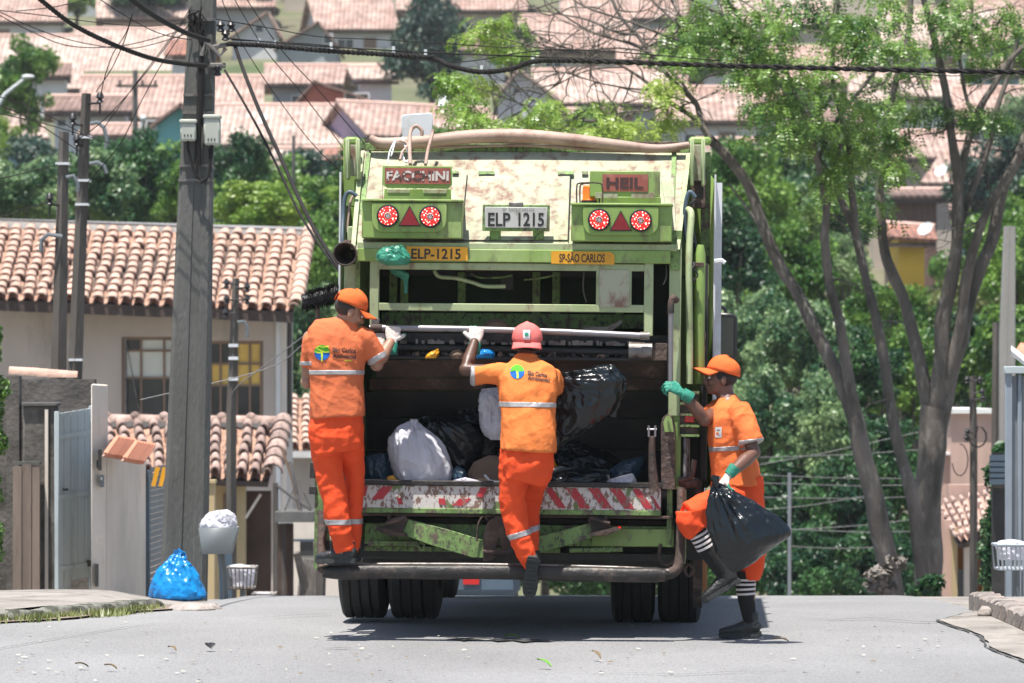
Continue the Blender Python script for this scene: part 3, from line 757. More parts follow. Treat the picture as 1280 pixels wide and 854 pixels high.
bx(296, 306, 597, 51.9, M['wall_yellow'], 'column', po, .3)
bx(262, 296, 594, 52.0, M['wall_yellow'], 'lintel', po, .25, 610)
f = window_px(po, 279, 617, 294, 640, 52.3, M['frame_brown'], M['pane_dark'], bars_h=(.5,), fw=.03)
bx(306, 338, 614, 52.4, M['wall_brown'], 'side_panel', po)
mb = MB(); mb.tube([P(307, 648, 51.8), P(326, 618, 51.8)], .02, 5); mb.build('brace', [M['wall_pale']], po)

# yellow gate pillar right of the concrete pole
gp = thing('gate_pillar', (P(258, 0, 42).x, 42, zr(42)), 'narrow cream gate pillar just right of the concrete pole', 'pillar')
bx(249, 268, 604, 42, M['wall_yellow'], 'shaft', gp, .2); bx(248, 269, 600, 41.97, M['wall_yellow'], 'cap', gp, .26, 604)
dg = thing('gate', (P(283, 0, 44).x, 44, zr(44)), 'dark slit of a metal gate behind the grey bin post', 'gate')
bx(276, 290, 650, 44, M['blue_steel'], 'leaf', dg, .05); bx(274, 276, 646, 43.98, M['blue_steel'], 'gate_post', dg, .09)

# balcony with struts
bl = thing('balcony', (P(368, 0, 50).x, 50, zr(50)-1), 'grey concrete balcony slab with steel struts left of the truck', 'balcony')
bx(343, 392, 640, 49.6, M['concrete_pole'], 'slab', bl, 1.2, 653)
bx(341, 347, 604, 50, M['wood_pole'], 'post', bl, .15)
bx(347, 366, 655, 50.6, M['wall_brown'], 'wall', bl)
bx(352, 356, 655, 50.4, M['wood_pole'], 'post', bl, .1)
mb = MB(); mb.tube([P(362, 577, 50), P(376, 640, 50)], .025, 6); mb.build('strut', [M['worn_steel']], bl)
mb = MB(); mb.tube([P(352, 560, 50), P(366, 600, 50), P(375, 640, 50)], .018, 6); mb.build('strut', [M['frame_brown']], bl)
mb = MB(); mb.tube([P(346, 607, 50), P(392, 640, 50)], .02, 6); mb.build('handrail', [M['worn_steel']], bl)
mb = MB(); mb.tube([P(355, 640, 50), P(372, 600, 50), P(391, 640, 50)], .012, 6); mb.build('strut', [M['worn_steel']], bl)

lw = thing('garden_wall', (P(385, 0, 56).x, 56, zr(56)), 'pale lower wall with a dark opening under the balcony beside the truck', 'wall')
bx(366, 440, 652, 56, M['wall_pale'], 'wall', lw); bx(375, 392, 675, 55.97, M['pane_dark'], 'opening', lw, .02, 695)
bx(366, 440, 674, 55.94, M['blue_steel'], 'band', lw, .02, 677)
st = thing('tree_stump', (P(388, 0, 45).x, 45, zr(45)-.2), 'brown stump beside the truck left rear wheel', 'stump')
mb = MB(); cx_, cz_ = P(388, 0, 45).x, zr(45)
mb.tube([(cx_-.02, 45, cz_-.5), (cx_, 45, cz_+.2), (cx_+.03, 45, P(0, 715, 45).z), (cx_+.05, 45, P(0, 700, 45).z)], [.2, .17, .15, .12], 10); mb.build('trunk', [M['bark']], st)
mb = MB(); mb.tube([(cx_+.05, 45, cz_+.1), (cx_-.15, 44.8, P(0, 690, 45).z)], [.09, .04], 7); mb.build('branch', [M['bark']], st)

# ================================================================== LEFT STREET FRONT (Y about 38)
Yl = 38.0; gb = -.75
wv = thing('boundary_wall', (P(40, 0, Yl).x, Yl, zr(Yl)+.07), 'mouldy dark concrete wall and pillars at the far left', 'wall')
bx(-30, 24, 474, 38.3, M['wall_dark'], 'wall', wv, .2)
bx(8, 24, 470, 38.1, M['wall_dark'], 'pillar', wv, .2)
bx(24, 118, 474, 39.2, M['wall_dark'], 'wall', wv, .2)
bx(29, 69, 508, 38.0, M['wall_dark'], 'pillar', wv, .3, bevel=.01); bx(27, 71, 503, 37.96, M['concrete_pole'], 'pillar_cap', wv, .36, 508, bevel=.008)
for k, (x0, x1, t) in enumerate([(16, 27, 583), (27.6, 39, 581), (39.6, 49.5, 584)]):
    bx(x0, x1, t, 37.8+.012*k, M['wood_old'], 'plank', wv, .05)
bx(15.5, 50, 577, 37.83, M['concrete_pole'], 'ledge', wv, .12, 581)
bx(56, 60, 512, 37.96, M['wall_pale'], 'edge_strip', wv, .03)
tl_ = thing('wall_coping', (P(40, 0, 40).x, 40, P(0, 470, 40).z), 'short run of pale clay coping tiles over the dark wall at the far left', 'coping')
me = tile_mesh('coping_tile', .16, .30, .08, [M['terracotta']])
for k in range(5):
    p = P(12+k*12, 468+k*1.0, 39.3); R = Matrix(((0, 1, 0), (-1, 0, 0), (0, 0, 1))).to_4x4(); R.translation = p-org(tl_)
    o = bpy.data.objects.new('coping_tile', me); link(o, tl_); o.matrix_local = R

g = thing('garden_gate', (P(92, 0, Yl).x, Yl, zr(Yl)+.07), 'pale blue grey boarded metal gate standing ajar at the left', 'gate')
n = 5; A0, A1 = P(71, 517, 37.7), P(114, 510, 38.6); zbt = P(0, 738, 38).z
for k in range(n):
    t0, t1 = k/n+.008, (k+1)/n-.008; a, c = A0.lerp(A1, t0), A0.lerp(A1, t1); zz = zbt if k < 2 else zbt+.10
    mb = MB(); d = Vector((0, .03, 0)); lo = lambda q: Vector((q.x, q.y, zz))
    mb.hexa([lo(a), lo(c), lo(c)+d, lo(a)+d, a, c, c+d, a+d]); mb.build('board', [M['gate_paint']], g, bevel=.004)
for nm, (fa, fb) in (('rail', (.12, .15)), ('rail', (.46, .485)), ('rail', (.86, .885))):
    za = lambda q, f_: q.z+(zbt-q.z)*f_
    a, c = A0.lerp(A1, .03), A0.lerp(A1, .97); d = Vector((0, .04, 0)); s_ = Vector((0, -.045, 0))
    mb = MB(); mb.hexa([Vector((a.x, a.y, za(a, fb)))+s_, Vector((c.x, c.y, za(c, fb)))+s_, Vector((c.x, c.y, za(c, fb)))+s_+d, Vector((a.x, a.y, za(a, fb)))+s_+d,
             Vector((a.x, a.y, za(a, fa)))+s_, Vector((c.x, c.y, za(c, fa)))+s_, Vector((c.x, c.y, za(c, fa)))+s_+d, Vector((a.x, a.y, za(a, fa)))+s_+d]); mb.build(nm, [M['gate_paint']], g)
for t, nm in ((0.0, 'frame_post'), (1.0, 'frame_post')):
    a = A0.lerp(A1, t); mb = MB(); mb.box((a.x-.02, a.y-.03, zbt-.02), (a.x+.02, a.y+.04, a.z+.02)); mb.build(nm, [M['gate_paint']], g, bevel=.004)
mb = MB(); a = A0.lerp(A1, .2); mb.box((a.x, a.y-.07, P(0, 613, 38).z), (a.x+.05, a.y-.03, P(0, 610, 38).z)); mb.build('latch', [M['dark_steel']], g); mb = MB(); a = A0.lerp(A1, .95); mb.box((a.x-.02, a.y-.09, P(0, 711, 38).z), (a.x+.04, a.y-.03, P(0, 703, 38).z)); mb.build('latch', [M['dark_steel']], g)

fw_ = thing('street_wall', (P(150, 0, Yl).x, Yl, zr(Yl)+.07), 'plain pale plastered street wall between the blue grey gate and the concrete pole', 'wall')
mb = MB()
A, B_, C_ = P(114, 480, 37.6), P(133, 481, 37.8), P(181, 573, 38.6)
def wq(mb, a, c, za0, za1, z0, th=.15):
    d = Vector((0, th, 0)); mb.hexa([(a.x, a.y, z0), (c.x, c.y, z0), (c.x, c.y+th, z0), (a.x, a.y+th, z0), (a.x, a.y, za0), (c.x, c.y, za1), (c.x, c.y+th, za1), (a.x, a.y+th, za0)])
wq(mb, A, B_, A.z, B_.z, -.8); mb.build('end_pillar', [M['wall_pale']], fw_, bevel=.01)
mb = MB(); wq(mb, B_+Vector((.002, 0, 0)), C_, P(0, 566, 38).z, P(0, 571, 38).z, -.8); mb.build('wall', [M['wall_pale']], fw_, bevel=.01)
for (x0, y0, x1, y1) in ((123, 562, 126.5, 588), (119.5, 705, 122.5, 733), (121, 575, 122, 585)):
    mb = MB(); a, c = P(x0, y1, 37.6), P(x1, y0, 37.6); mb.box((a.x, 37.55, a.z), (c.x, 37.66, c.z)); mb.build('slot_frame', [M['dark_steel']], fw_)
mb = MB(); a, c = P(126, 609, 37.7), P(130, 594, 37.7); mb.box((a.x, 37.62, a.z), (c.x, 37.72, c.z)); mb.build('intercom', [M['bin_grey']], fw_, bevel=.004)
mb = MB(); a, c = P(127, 600, 37.7), P(129, 596, 37.7); mb.box((a.x, 37.61, a.z), (c.x, 37.625, c.z)); mb.build('intercom_plate', [M['white_trim']], fw_)
# two little tile canopies on the wall
for k, (x0, x1, yt, yb, n_) in enumerate([(130, 164, 541, 568, 8), (154, 188, 552, 574, 8)]):
    cp = thing('tile_canopy', (P((x0+x1)/2, 0, 38).x, 38, P(0, yb, 38).z), ['left one of the two little red striped tile canopies on the pale street wall', 'right one of the two little red striped tile canopies on the pale street wall'][k], 'canopy', 'tile canopies on the street wall')
    me = tile_mesh('canopy_tile', .055, .34, .04, [M['clay_new'] if k else M['clay_new']])
    eL, eR = P(x0, yb+2, 37.5), P(x1-10, yb+6, 37.8); d = Vector((.09, .28, .16))
    slab('deck', [eL, eR, eR+d, eL+d], .03, [M['terracotta']], cp)
    for i in range(n_):
        p = eL.lerp(eR, (i+.3)/n_)+Vector((0, -.01, .012)); yv = d.normalized(); xv = (eR-eL).normalized(); zv = xv.cross(yv).normalized(); xv = yv.cross(zv)
        R = Matrix((xv, yv, zv)).transposed().to_4x4(); R.translation = p-org(cp); o = bpy.data.objects.new('canopy_tile', me); link(o, cp); o.matrix_local = R

sh = thing('roller_gate', (P(192, 0, 38.8).x, 38.8, zr(38.8)), 'dark blue framed slatted metal gate directly left of the concrete pole', 'gate')
bx(178, 187, 588, 38.7, M['blue_steel'], 'frame_post', sh, .08, bevel=.005)
a, c = P(187.5, 580, 38.8), P(212, 560, 40.5); zt = P(0, 583, 39).z; z0 = -.7; ns = 26
for k in range(ns):
    q0 = z0+(zt-z0)*k/ns; q1 = q0+(zt-z0)/ns*.86; mb = MB()
    mb.hexa([(a.x, a.y, q0), (c.x, c.y, q0), (c.x, c.y+.03, q0), (a.x, a.y+.03, q0), (a.x, a.y+.02, q1), (c.x, c.y+.02, q1), (c.x, c.y+.04, q1), (a.x, a.y+.04, q1)]); mb.build('slat', [M['shutter_grey']], sh)
for xx in (189, 198):
    mb = MB(); p0, p1 = P(xx, 608, 38.6), P(xx+5, 584, 38.6); mb.prism([p0, p0+Vector((.04, 0, 0)), p1+Vector((.05, 0, 0)), p1], (0, .02, 0)); mb.build('yellow_tab', [M['yellow_plate']], sh)

# ================================================================== POLES AND THEIR BOXES, LEFT
def pole(name, pts, rads, m, label, cat='pole', n=10):
    b_ = Vector(pts[0]); t = thing(name, b_, label, cat)
    MB().tube(pts, rads, n).build('shaft', [m], t, smooth=50); return t
Yc = 33.5; s = Yc/F
cp_pts = [(P(229, 0, Yc).x, Yc, zr(Yc)-.1), P(229.5, 735, Yc), P(234, 600, Yc), P(238.5, 460, Yc), P(243, 300, Yc), P(248, 150, Yc), P(253.5, 0, Yc), P(258, -120, Yc)]
cpole = thing('utility_pole', cp_pts[0], 'tall thick concrete utility pole standing behind the blue rubbish bag', 'pole')
def ipole(pts, ws, parent, m, name='shaft'):
    """tapered pole with flat face and shallow recess, like a cast concrete pole"""
    mb = MB(); vs = []; fs = []
    prof = [(-1, -1), (-.34, -1), (-.28, -.86), (.30, -.86), (.36, -1), (1, -1), (1, 1), (-1, 1)]
    prof = [(-1, -.8), (-.8, -1), (-.1, -1), (-.04, -.9), (.42, -.9), (.48, -1), (.85, -1), (1, -.85), (1, .9), (-1, .9)]
    for p, w_ in zip(pts, ws):
        for (u, v) in prof: vs.append((p[0]+u*w_, p[1]+v*w_*.8, p[2]))
    k = len(prof)
    for i in range(len(pts)-1):
        for j in range(k): fs.append((i*k+j, i*k+(j+1) % k, (i+1)*k+(j+1) % k, (i+1)*k+j))
    fs += [tuple(range(k-1, -1, -1)), tuple(range((len(pts)-1)*k, len(pts)*k))]
    mb.add(vs, fs); return mb.build(name, [m], parent, smooth=20)
ipole(cp_pts, [28.5*s, 28.5*s, 26.5*s, 24.5*s, 22*s, 19*s, 16.5*s, 15*s], cpole, M['concrete_pole'])
for yy, hw in ((142, 19), (120, 18.5), (208, 20.5), (226, 21), (26, 17)):
    cx_ = 248+(150-yy)*.037; mb = MB(); q = P(cx_, yy, Yc); mb.box((q.x-hw*s, Yc-17.5*s, q.z-.012), (q.x+hw*s, Yc+17*s, q.z+.012)); mb.build('clamp_band', [M['worn_steel']], cpole)
def box_px(x0, y0, x1, y1, Y, th, m, parent, name, bevel=.01):
    mb = MB(); a, c = P(x0, y1, Y), P(x1, y0, Y); mb.box((a.x, Y, a.z), (c.x, Y+th, c.z)); return mb.build(name, [m], parent, bevel=bevel)
for (x0, y0, x1, y1, lab) in ((225, 149, 245, 176, 'smaller grey green junction box on the left of the concrete pole'), (254.5, 143, 275, 181, 'larger grey green junction box on the right of the concrete pole')):
    t = thing('junction_box', P((x0+x1)/2, y1, Yc-.22), lab, 'box', 'junction boxes on the concrete pole')
    box_px(x0, y0+4, x1, y1, Yc-.24, .12, M['meter_box'], t, 'case', .015); box_px(x0-1, y0, x1+1, y0+5, Yc-.25, .14, M['meter_box'], t, 'lid', .01)
    for k in range(3): box_px(x0+5+k*4, y1-8, x0+6.5+k*4, y1-5, Yc-.245, .02, M['dark_steel'], t, 'vent', 0)
    MB().tube([P((x0+x1)/2, y1, Yc-.2), P((x0+x1)/2, y1+10, Yc-.2), P((x0+x1)/2+(8 if x0 < 240 else -4), y1+40, Yc-.2), P(250, y1+48, Yc-.2)], .012, 6).build('cable', [M['wire']], t)
mb = MB(); mb.tube([P(252, 78, Yc-.18), P(251, 120, Yc-.18), P(248, 160, Yc-.18), P(247, 205, Yc-.18)], .028, 8); mb.tube([P(246, 40, Yc-.2), P(255, 60, Yc-.2), P(250, 85, Yc-.2)], .02, 6)
q = random.Random(4)
for k in range(9):
    a = q.uniform(0, 6.28); pts = [P(246+q.uniform(-7, 7)+6*cos(a+t*1.3), 30+q.uniform(-8, 8)+14*sin(a+t*1.3), Yc-.16-.01*k) for t in range(6)]
    mb.tube(pts, .007, 5)
mb.tube([P(246, 200, Yc-.2), P(246, 222, Yc-.2), P(256, 230, Yc-.2), P(263, 214, Yc-.2), P(262, 185, Yc-.2)], .011, 6)
mb.build('cable_bundle', [M['wire']], cpole)
# insulators and brackets right of the pole
MB().tube([P(262, 60, Yc-.1), P(284, 56, Yc-.1)], .02, 6).build('bracket', [M['worn_steel']], cpole)
MB().tube([P(262, 82, Yc-.1), P(282, 82, Yc-.1)], .022, 6).build('bracket', [M['worn_steel']], cpole)
for (x, y) in ((276, 33), (282, 44), (289, 33), (272, 88)):
    mb = MB(); mb.lathe([(.012, -.05), (.035, -.04), (.02, -.01), (.04, .01), (.018, .04)], P(x, y, Yc-.15), (0, 0, 1), 10); mb.build('insulator', [M['black_plastic']], cpole)
MB().tube([P(252, 70, Yc-.22), P(257, 52, Yc-.22), P(275, 70, Yc-.22), P(282, 60, Yc-.22)], .02, 6).build('clamp', [M['worn_steel']], cpole)

Y2 = 39.5
p1 = pole('meter_pole', [(P(71, 0, Y2).x, Y2, zr(Y2)-.3), P(72, 520, Y2), P(80, 165, Y2)], [.085, .085, .05], M['wood_pole'], 'shorter of the two thin service poles at the left, squared dark concrete', n=4)
p2 = pole('meter_pole', [(P(92, 0, 41).x, 41, zr(41)-.3), P(93, 480, 41), P(108, 117, 41)], [.075, .08, .05], M['wood_pole'], 'taller thin service pole with white bands at the left', n=4)
for (pp, x, y, Y_) in ((p1, 79, 205, Y2), (p2, 107, 172, 41), (p2, 105, 226, 41), (p2, 103, 256, 41), (p2, 95, 450, 41)):
    mb = MB(); c_ = P(x, y, Y_); mb.box((c_.x-.07, Y_-.075, c_.z-.012), (c_.x+.07, Y_+.075, c_.z+.012)); mb.build('band', [M['white_paint']], pp)
for (pp, x, y, Y_) in ((p2, 91, 150, 41), (p2, 125, 123, 41), (p1, 62, 250, Y2), (p2, 96, 176, 41)):
    mb = MB(); c_ = P(x, y, Y_-.1); mb.lathe([(.01, -.16), (.012, -.05), (.04, -.04), (.02, -.01), (.045, .01), (.03, .05), (.015, .07)], c_, (0, 0, 1), 10)
    mb.tube([c_+Vector((0, 0, -.05)), Vector((P(107 if pp is p2 else 78, y, Y_).x, Y_, c_.z-.05))], .012, 5); mb.build('insulator', [M['black_plastic']], pp)
for (pp, pts) in ((p2, [(113, 155), (122, 153), (130, 160), (134, 175), (132, 185)]), (p2, [(112, 205), (122, 203), (130, 208), (133, 217)]), (p1, [(83, 222), (92, 220), (97, 230), (97, 240)]), (p1, [(78, 296), (60, 293), (52, 300), (51, 315)])):
    MB().tube([P(x, y, (41 if pp is p2 else Y2)-.1) for x, y in pts], .022, 7).build('service_bend', [M['bin_grey']], pp)
p3 = pole('meter_pole', [(P(289, 0, 50).x, 50, zr(50)-.3), P(289, 520, 50), P(295, 348, 50)], [.07, .065, .045], M['wood_pole'], 'short dark service pole standing in front of the right window of the tiled house', n=4)
for x, y in ((283, 355), (283, 375), (309, 360), (309, 375), (282, 392)):
    mb = MB(); mb.lathe([(.01, -.06), (.04, -.04), (.02, -.01), (.045, .01), (.015, .07)], P(x, y, 49.9), (0, 0, 1), 8); mb.tube([P(x, y, 49.9), P(294, y, 49.9)], .012, 5); mb.build('insulator', [M['black_plastic']], p3)
MB().tube([P(297, 403, 49.8), P(305, 402, 49.8), P(309, 408, 49.8), P(309, 422, 49.8)], .02, 6).build('service_bend', [M['bin_grey']], p3)
for y in (432, 474, 448):
    c_ = P(292, y, 50); MB().box((c_.x-.06, 49.93, c_.z-.02), (c_.x+.06, 50.07, c_.z+.02)).build('band', [M['white_paint']], p3)

# ================================================================== STREET LITTER BINS, BAGS ON THE LEFT
gbin = thing('litter_bin', (P(280, 0, 32.8).x, 32.8, zr(32.8)), 'dark grey rectangular household litter bin on a thin post', 'bin')
zA, zB = P(0, 692, 32.8).z, P(0, 659, 32.8).z; xa0, xa1, xb0, xb1 = P(254, 0, 32.8).x, P(290, 0, 32.8).x, P(250, 0, 32.8).x, P(298, 0, 32.8).x
mb = MB(); mb.add([(xa0, 32.67, zA), (xa1, 32.67, zA), (xa1, 32.92, zA), (xa0, 32.92, zA), (xb0, 32.64, zB), (xb1, 32.64, zB+.0), (xb1, 32.96, zB), (xb0, 32.96, zB)], [(3, 2, 1, 0), (0, 1, 5, 4), (1, 2, 6, 5), (2, 3, 7, 6), (3, 0, 4, 7)])
o = mb.build('tub', [M['bin_grey']], gbin); m_ = o.modifiers.new('solid', 'SOLIDIFY'); m_.thickness = .008
mb = MB(); mb.tube([(P(281, 0, 32.8).x, 32.8, zr(32.8)-.1), P(280, 725, 32.8), P(276, 690, 32.8)], .03, 8); mb.build('post', [M['bin_grey']], gbin)
def basket(x0, x1, y0, y1, Y, m, label, post=True, dx=0):
    t = thing('litter_basket', (P((x0+x1)/2, 0, Y).x, Y, zr(Y)), label, 'basket')
    za, zb_ = P(0, y1, Y).z, P(0, y0, Y).z; r_ = .009
    def rect(z, e): return [(P(x0+e, 0, Y).x, Y-.17+e*.002, z), (P(x1-e, 0, Y).x, Y-.17+e*.002, z), (P(x1-e, 0, Y).x, Y+.17, z), (P(x0+e, 0, Y).x, Y+.17, z), (P(x0+e, 0, Y).x, Y-.17+e*.002, z)]
    MB().tube(rect(zb_, 0), r_*1.4, 6).build('rim', [m], t); MB().tube(rect(za, 3), r_, 6).build('rim', [m], t)
    n_ = 7
    for k in range(n_+1):
        f = k/n_; MB().tube([(P(x0+(x1-x0)*f, 0, Y).x, Y-.17, zb_), (P(x0+3+(x1-x0-6)*f, 0, Y).x, Y-.17, za)], r_*.8, 5).build('bar', [m], t)
        MB().tube([(P(x0+3+(x1-x0-6)*f, 0, Y).x, Y-.17, za), (P(x0+3+(x1-x0-6)*f, 0, Y).x, Y+.17, za), (P(x0+(x1-x0)*f, 0, Y).x, Y+.17, zb_)], r_*.8, 5).build('bar', [m], t)
    if post: MB().tube([(P((x0+x1)/2+dx, 0, Y).x, Y+.02, zr(Y)-.4), (P((x0+x1)/2+dx, 0, Y).x, Y+.02, za)], .028, 8).build('post', [M['bin_grey']], t)
    return t
basket(285, 321, 709, 735, 40, M['worn_steel'], 'steel wire litter basket holding white bags right of the grey bin')
basket(316, 345, 742, 752, 46, M['worn_steel'], 'low far wire basket with a pale bag at the crest of the road', post=False)

# ================================================================== BAGS
def crumple(v, seed, f, a):
    p = v*f+Vector((seed*3.1, seed*1.7, seed))
    r = 1-abs(noise.noise(p))*2.2
    r2 = 1-abs(noise.noise(p*2.3+Vector((5, 1, 9))))*2.2
    r3 = 1-abs(noise.noise(p*4.7+Vector((2, 7, 3))))*2.2
    return a*(r*.62+r2*.42+r3*.26-.6)

def bag_mesh(pairs, Y, depth, seed, amp=.014, nring=84, n=96, fan=None, freq=7.0, pleat=.0, pleat_n=13, knot_first=True, tail=0.25):
    """closed crumpled sack lofted between pairs of outline points (photo positions) at distance Y; depth = half thickness / half width"""
    q = random.Random(seed)
    Ls = [P(*a, Y) for a, b in pairs]; Rs = [P(*b, Y) for a, b in pairs]
    m = len(pairs)
    def cr(arr, t):
        t = min(max(t, 0), m-1-1e-6); i = int(t); f = t-i
        p0, p1, p2, p3 = arr[max(i-1, 0)], arr[i], arr[i+1], arr[min(i+2, m-1)]
        return 0.5*((2*p1)+(-p0+p2)*f+(2*p0-5*p1+4*p2-p3)*f*f+(-p0+3*p1-3*p2+p3)*f**3)
    vs, fs = [], []
    for i in range(nring+1):
        t = i/nring*(m-1); l, r = cr(Ls, t), cr(Rs, t)
        c = (l+r)/2; h = (r-l)/2; hw = h.length
        hd = min(hw*depth, max(d_ for d_ in [hw*depth])) if hw > 0 else 0
        tt = i/nring
        env = math.sqrt(max(0, 1-(2*tt-1)**2))
        for k in range(n):
            a = 2*pi*k/n
            u = cos(a); v_ = sin(a)
            pl = 0
            if pleat:
                w_ = max(0, 1-tt*1.35) if knot_first else 0
                pl = pleat*w_*(abs(sin(pleat_n*a/2+1.5*noise.noise(Vector((u*1.5, v_*1.5, tt*3+seed)))))-.5)
            k_ = 1+pl
            p = c+h*(u*k_)+Vector((0, -v_*hd*k_, 0))
            vs.append((p, c))
    K0 = (Ls[0]+Rs[0])/2; span = ((Ls[-1]+Rs[-1])/2-K0).length+.05; fan_amp = amp*.55 if fan is None else fan
    ax_ = ((Ls[-1]+Rs[-1])/2-(Ls[0]+Rs[0])/2).normalized()
    out = []
    for (p, c) in vs:
        d = p-c
        if d.length > 1e-5:
            dn = d.normalized(); pa = p-ax_*(p.dot(ax_)*.55); off = min(crumple(pa, seed, freq, amp), d.length*.5)
            if fan is not False:
                rv = p-K0; rad = rv.length; fa = math.atan2(rv.x, -rv.z)+(1.7 if rv.y > 0 else 0)
                wv = noise.noise(Vector((fa*4.5+seed, rad*2.2, rv.y*2)))+.6*noise.noise(Vector((fa*11+seed, rad*4, rv.y*4+3)))
                off += fan_amp*(1-abs(wv)*2.4)*min(1, rad/.10)*max(.25, 1-rad/(span*1.1))
            p = p+dn*off
        out.append(tuple(p))
    for i in range(nring):
        for k in range(n):
            k2 = (k+1) % n; fs.append((i*n+k2, i*n+k, (i+1)*n+k, (i+1)*n+k2))
    fs.append(tuple(range(n))); fs.append(tuple(range((nring+1)*n-1, nring*n-1, -1)))
    mb = MB(); mb.add(out, fs); return mb

def bag(pairs, Y, depth, seed, m, label, cat='bag', group=None, name='rubbish_bag', parent=None, knot=None, **kw):
    mb = bag_mesh(pairs, Y, depth, seed, **kw)
    xs = [v for v in mb.v]; lo = min(v[2] for v in xs); cx = sum(v[0] for v in xs)/len(xs)
    t = thing(name, (cx, Y, lo), label, cat, group)
    mb.build('sack', [m], t, smooth=60)
    if knot:
        q = random.Random(seed+50); mb = MB()
        for (x, y, w_, h_) in knot:
            c = P(x, y, Y-.02); s_ = Y/F
            for i in range(3):
                a = q.uniform(-.5, .5); mb.tube([c+Vector((q.uniform(-1, 1)*w_*s_*.2, 0, -h_*s_*.5)), c+Vector((sin(a)*w_*s_*.3, -.01, 0)), c+Vector((sin(a)*w_*s_*.8, .0, h_*s_*.6))], [w_*s_*.30, w_*s_*.22, w_*s_*.34], 7)
        # crinkle
        mb.v = [tuple(Vector(v)+Vector((noise.noise(Vector(v)*60), noise.noise(Vector(v)*60+Vector((9, 9, 9))), noise.noise(Vector(v)*55+Vector((3, 1, 4)))))*.007) for v in mb.v]
        mb.build('knot', [m], t, smooth=50)
    return t

Yb = 32.9
bag([((218, 691), (228, 690)), ((212, 697), (232, 698)), ((203, 707), (241, 709)), ((193, 722), (249, 725)), ((188, 736), (256, 738)), ((188, 746), (258, 747)), ((196, 750), (250, 750))], Yb, .9, 3, M['bag_blue'],
    'bright blue full rubbish bag standing at the foot of the concrete pole', 'rubbish bag', knot=[(222, 693, 15, 7)], amp=.03, freq=6, pleat=.25)
bag([((262, 640), (272, 638)), ((253, 650), (288, 645)), ((251, 658), (296, 656)), ((256, 668), (291, 668))], 32.8, .8, 7, M['bag_white'], 'white plastic bag heaped on top of the dark grey litter bin', 'bag', name='plastic_bag', amp=.018, freq=12)
bag([((271, 638), (284, 637)), ((268, 644), (293, 644)), ((270, 656), (296, 655)), ((276, 662), (292, 662))], 32.75, .7, 8, M['bag_white'], 'second white bag at the right of the heap on the dark grey litter bin', 'bag', name='plastic_bag', amp=.016, freq=13)
bag([((290, 706), (302, 705)), ((286, 712), (318, 711)), ((288, 722), (318, 722)), ((291, 733), (315, 733))], 40, .5, 9, M['bag_white'], 'white bag lying in the steel wire litter basket', 'bag', name='plastic_bag', amp=.015, freq=12)
bag([((322, 741), (334, 740)), ((318, 746), (341, 745)), ((320, 752), (341, 752))], 46, .5, 19, M['bag_white'], 'pale bag lying in the low far wire basket at the road crest', 'bag', name='plastic_bag', amp=.015, freq=12)

# ================================================================== LEAVES
def leaf_cloud(mb, blobs, n, size, seed, up=.5, hollow=.45, aspect=.55):
    """n small leaves spread through ellipsoid blobs (centre, (rx, ry, rz)); more near the outside"""
    q = random.Random(seed)
    wts = [r[0]*r[2]*(r[1]**.5) for c, r in blobs]; tot = sum(wts); acc = []; s_ = 0
    for w_ in wts: s_ += w_/tot; acc.append(s_)
    V, Fc = mb.v, mb.f
    for _ in range(n):
        u = q.random(); i = 0
        while i < len(acc)-1 and u > acc[i]: i += 1
        c, r = blobs[i]
        d = Vector((q.gauss(0, 1), q.gauss(0, 1), q.gauss(0, 1))); d.normalize()
        rad = (hollow+(1-hollow)*q.random()**.6)*(1+.25*noise.noise(d*2.2+Vector(c)*.7))
        p = Vector((c[0]+d.x*r[0]*rad, c[1]+d.y*r[1]*rad, c[2]+d.z*r[2]*rad))
        nrm = Vector((d.x*.6+q.gauss(0, .55), d.y*.6+q.gauss(0, .55), d.z*.4+up+q.gauss(0, .45))); nrm.normalize()
        t = nrm.orthogonal(); t.rotate(Matrix.Rotation(q.uniform(0, 6.283), 3, nrm)); b_ = nrm.cross(t)
        L = size*q.uniform(.6, 1.25); W = L*aspect
        k = len(V)
        V.append(tuple(p-t*L*.5)); V.append(tuple(p+b_*W*.5)); V.append(tuple(p+t*L*.5-nrm*L*.12)); V.append(tuple(p-b_*W*.5))
        Fc.append([k, k+1, k+2, k+3]); mb.mi.append(0)
    return mb

# ================================================================== RIGHT SIDE BUILDINGS
hr = thing('house', (P(1215, 0, 60).x, 60, zr(60)), 'small salmon plastered house block behind the right tree trunk', 'house')
def bx2(px0, px1, pt, Y, m, name, parent, th=.2, pb=None, zb_=None, bevel=0):
    mb = MB(); z0 = (zr(Y)-.6 if zb_ is None else zb_) if pb is None else P(0, pb, Y).z
    mb.box((P(px0, 0, Y).x, Y, z0), (P(px1, 0, Y).x, Y+th, P(0, pt, Y).z)); return mb.build(name, [m], parent, bevel=bevel)
bx2(1189, 1247, 517, 60, M['wall_pink'], 'wall', hr, 4)
bx2(1186, 1249, 511, 59.9, M['white_trim'], 'parapet', hr, 4.2, 517)
bx2(1176, 1189, 568, 60.2, M['wall_pink'], 'wing', hr, 2)
bx2(1175, 1190, 566, 60.1, M['white_trim'], 'wing_cap', hr, 2.2, 569)
ho = thing('house', (P(1215, 0, 55).x, 55, zr(55)), 'low orange and salmon house with a faded pink tile roof right of the tree trunks', 'house')
bx2(1172, 1180, 640, 55.4, M['wall_pink'], 'wall', ho); bx2(1180, 1190, 650, 55.3, M['wall_pink'], 'wall', ho, bevel=.0)
bx2(1190, 1197, 660, 55.2, M['wall_yellow'], 'wall', ho); bx2(1197, 1206, 668, 55.5, M['wall_orange'], 'door', ho)
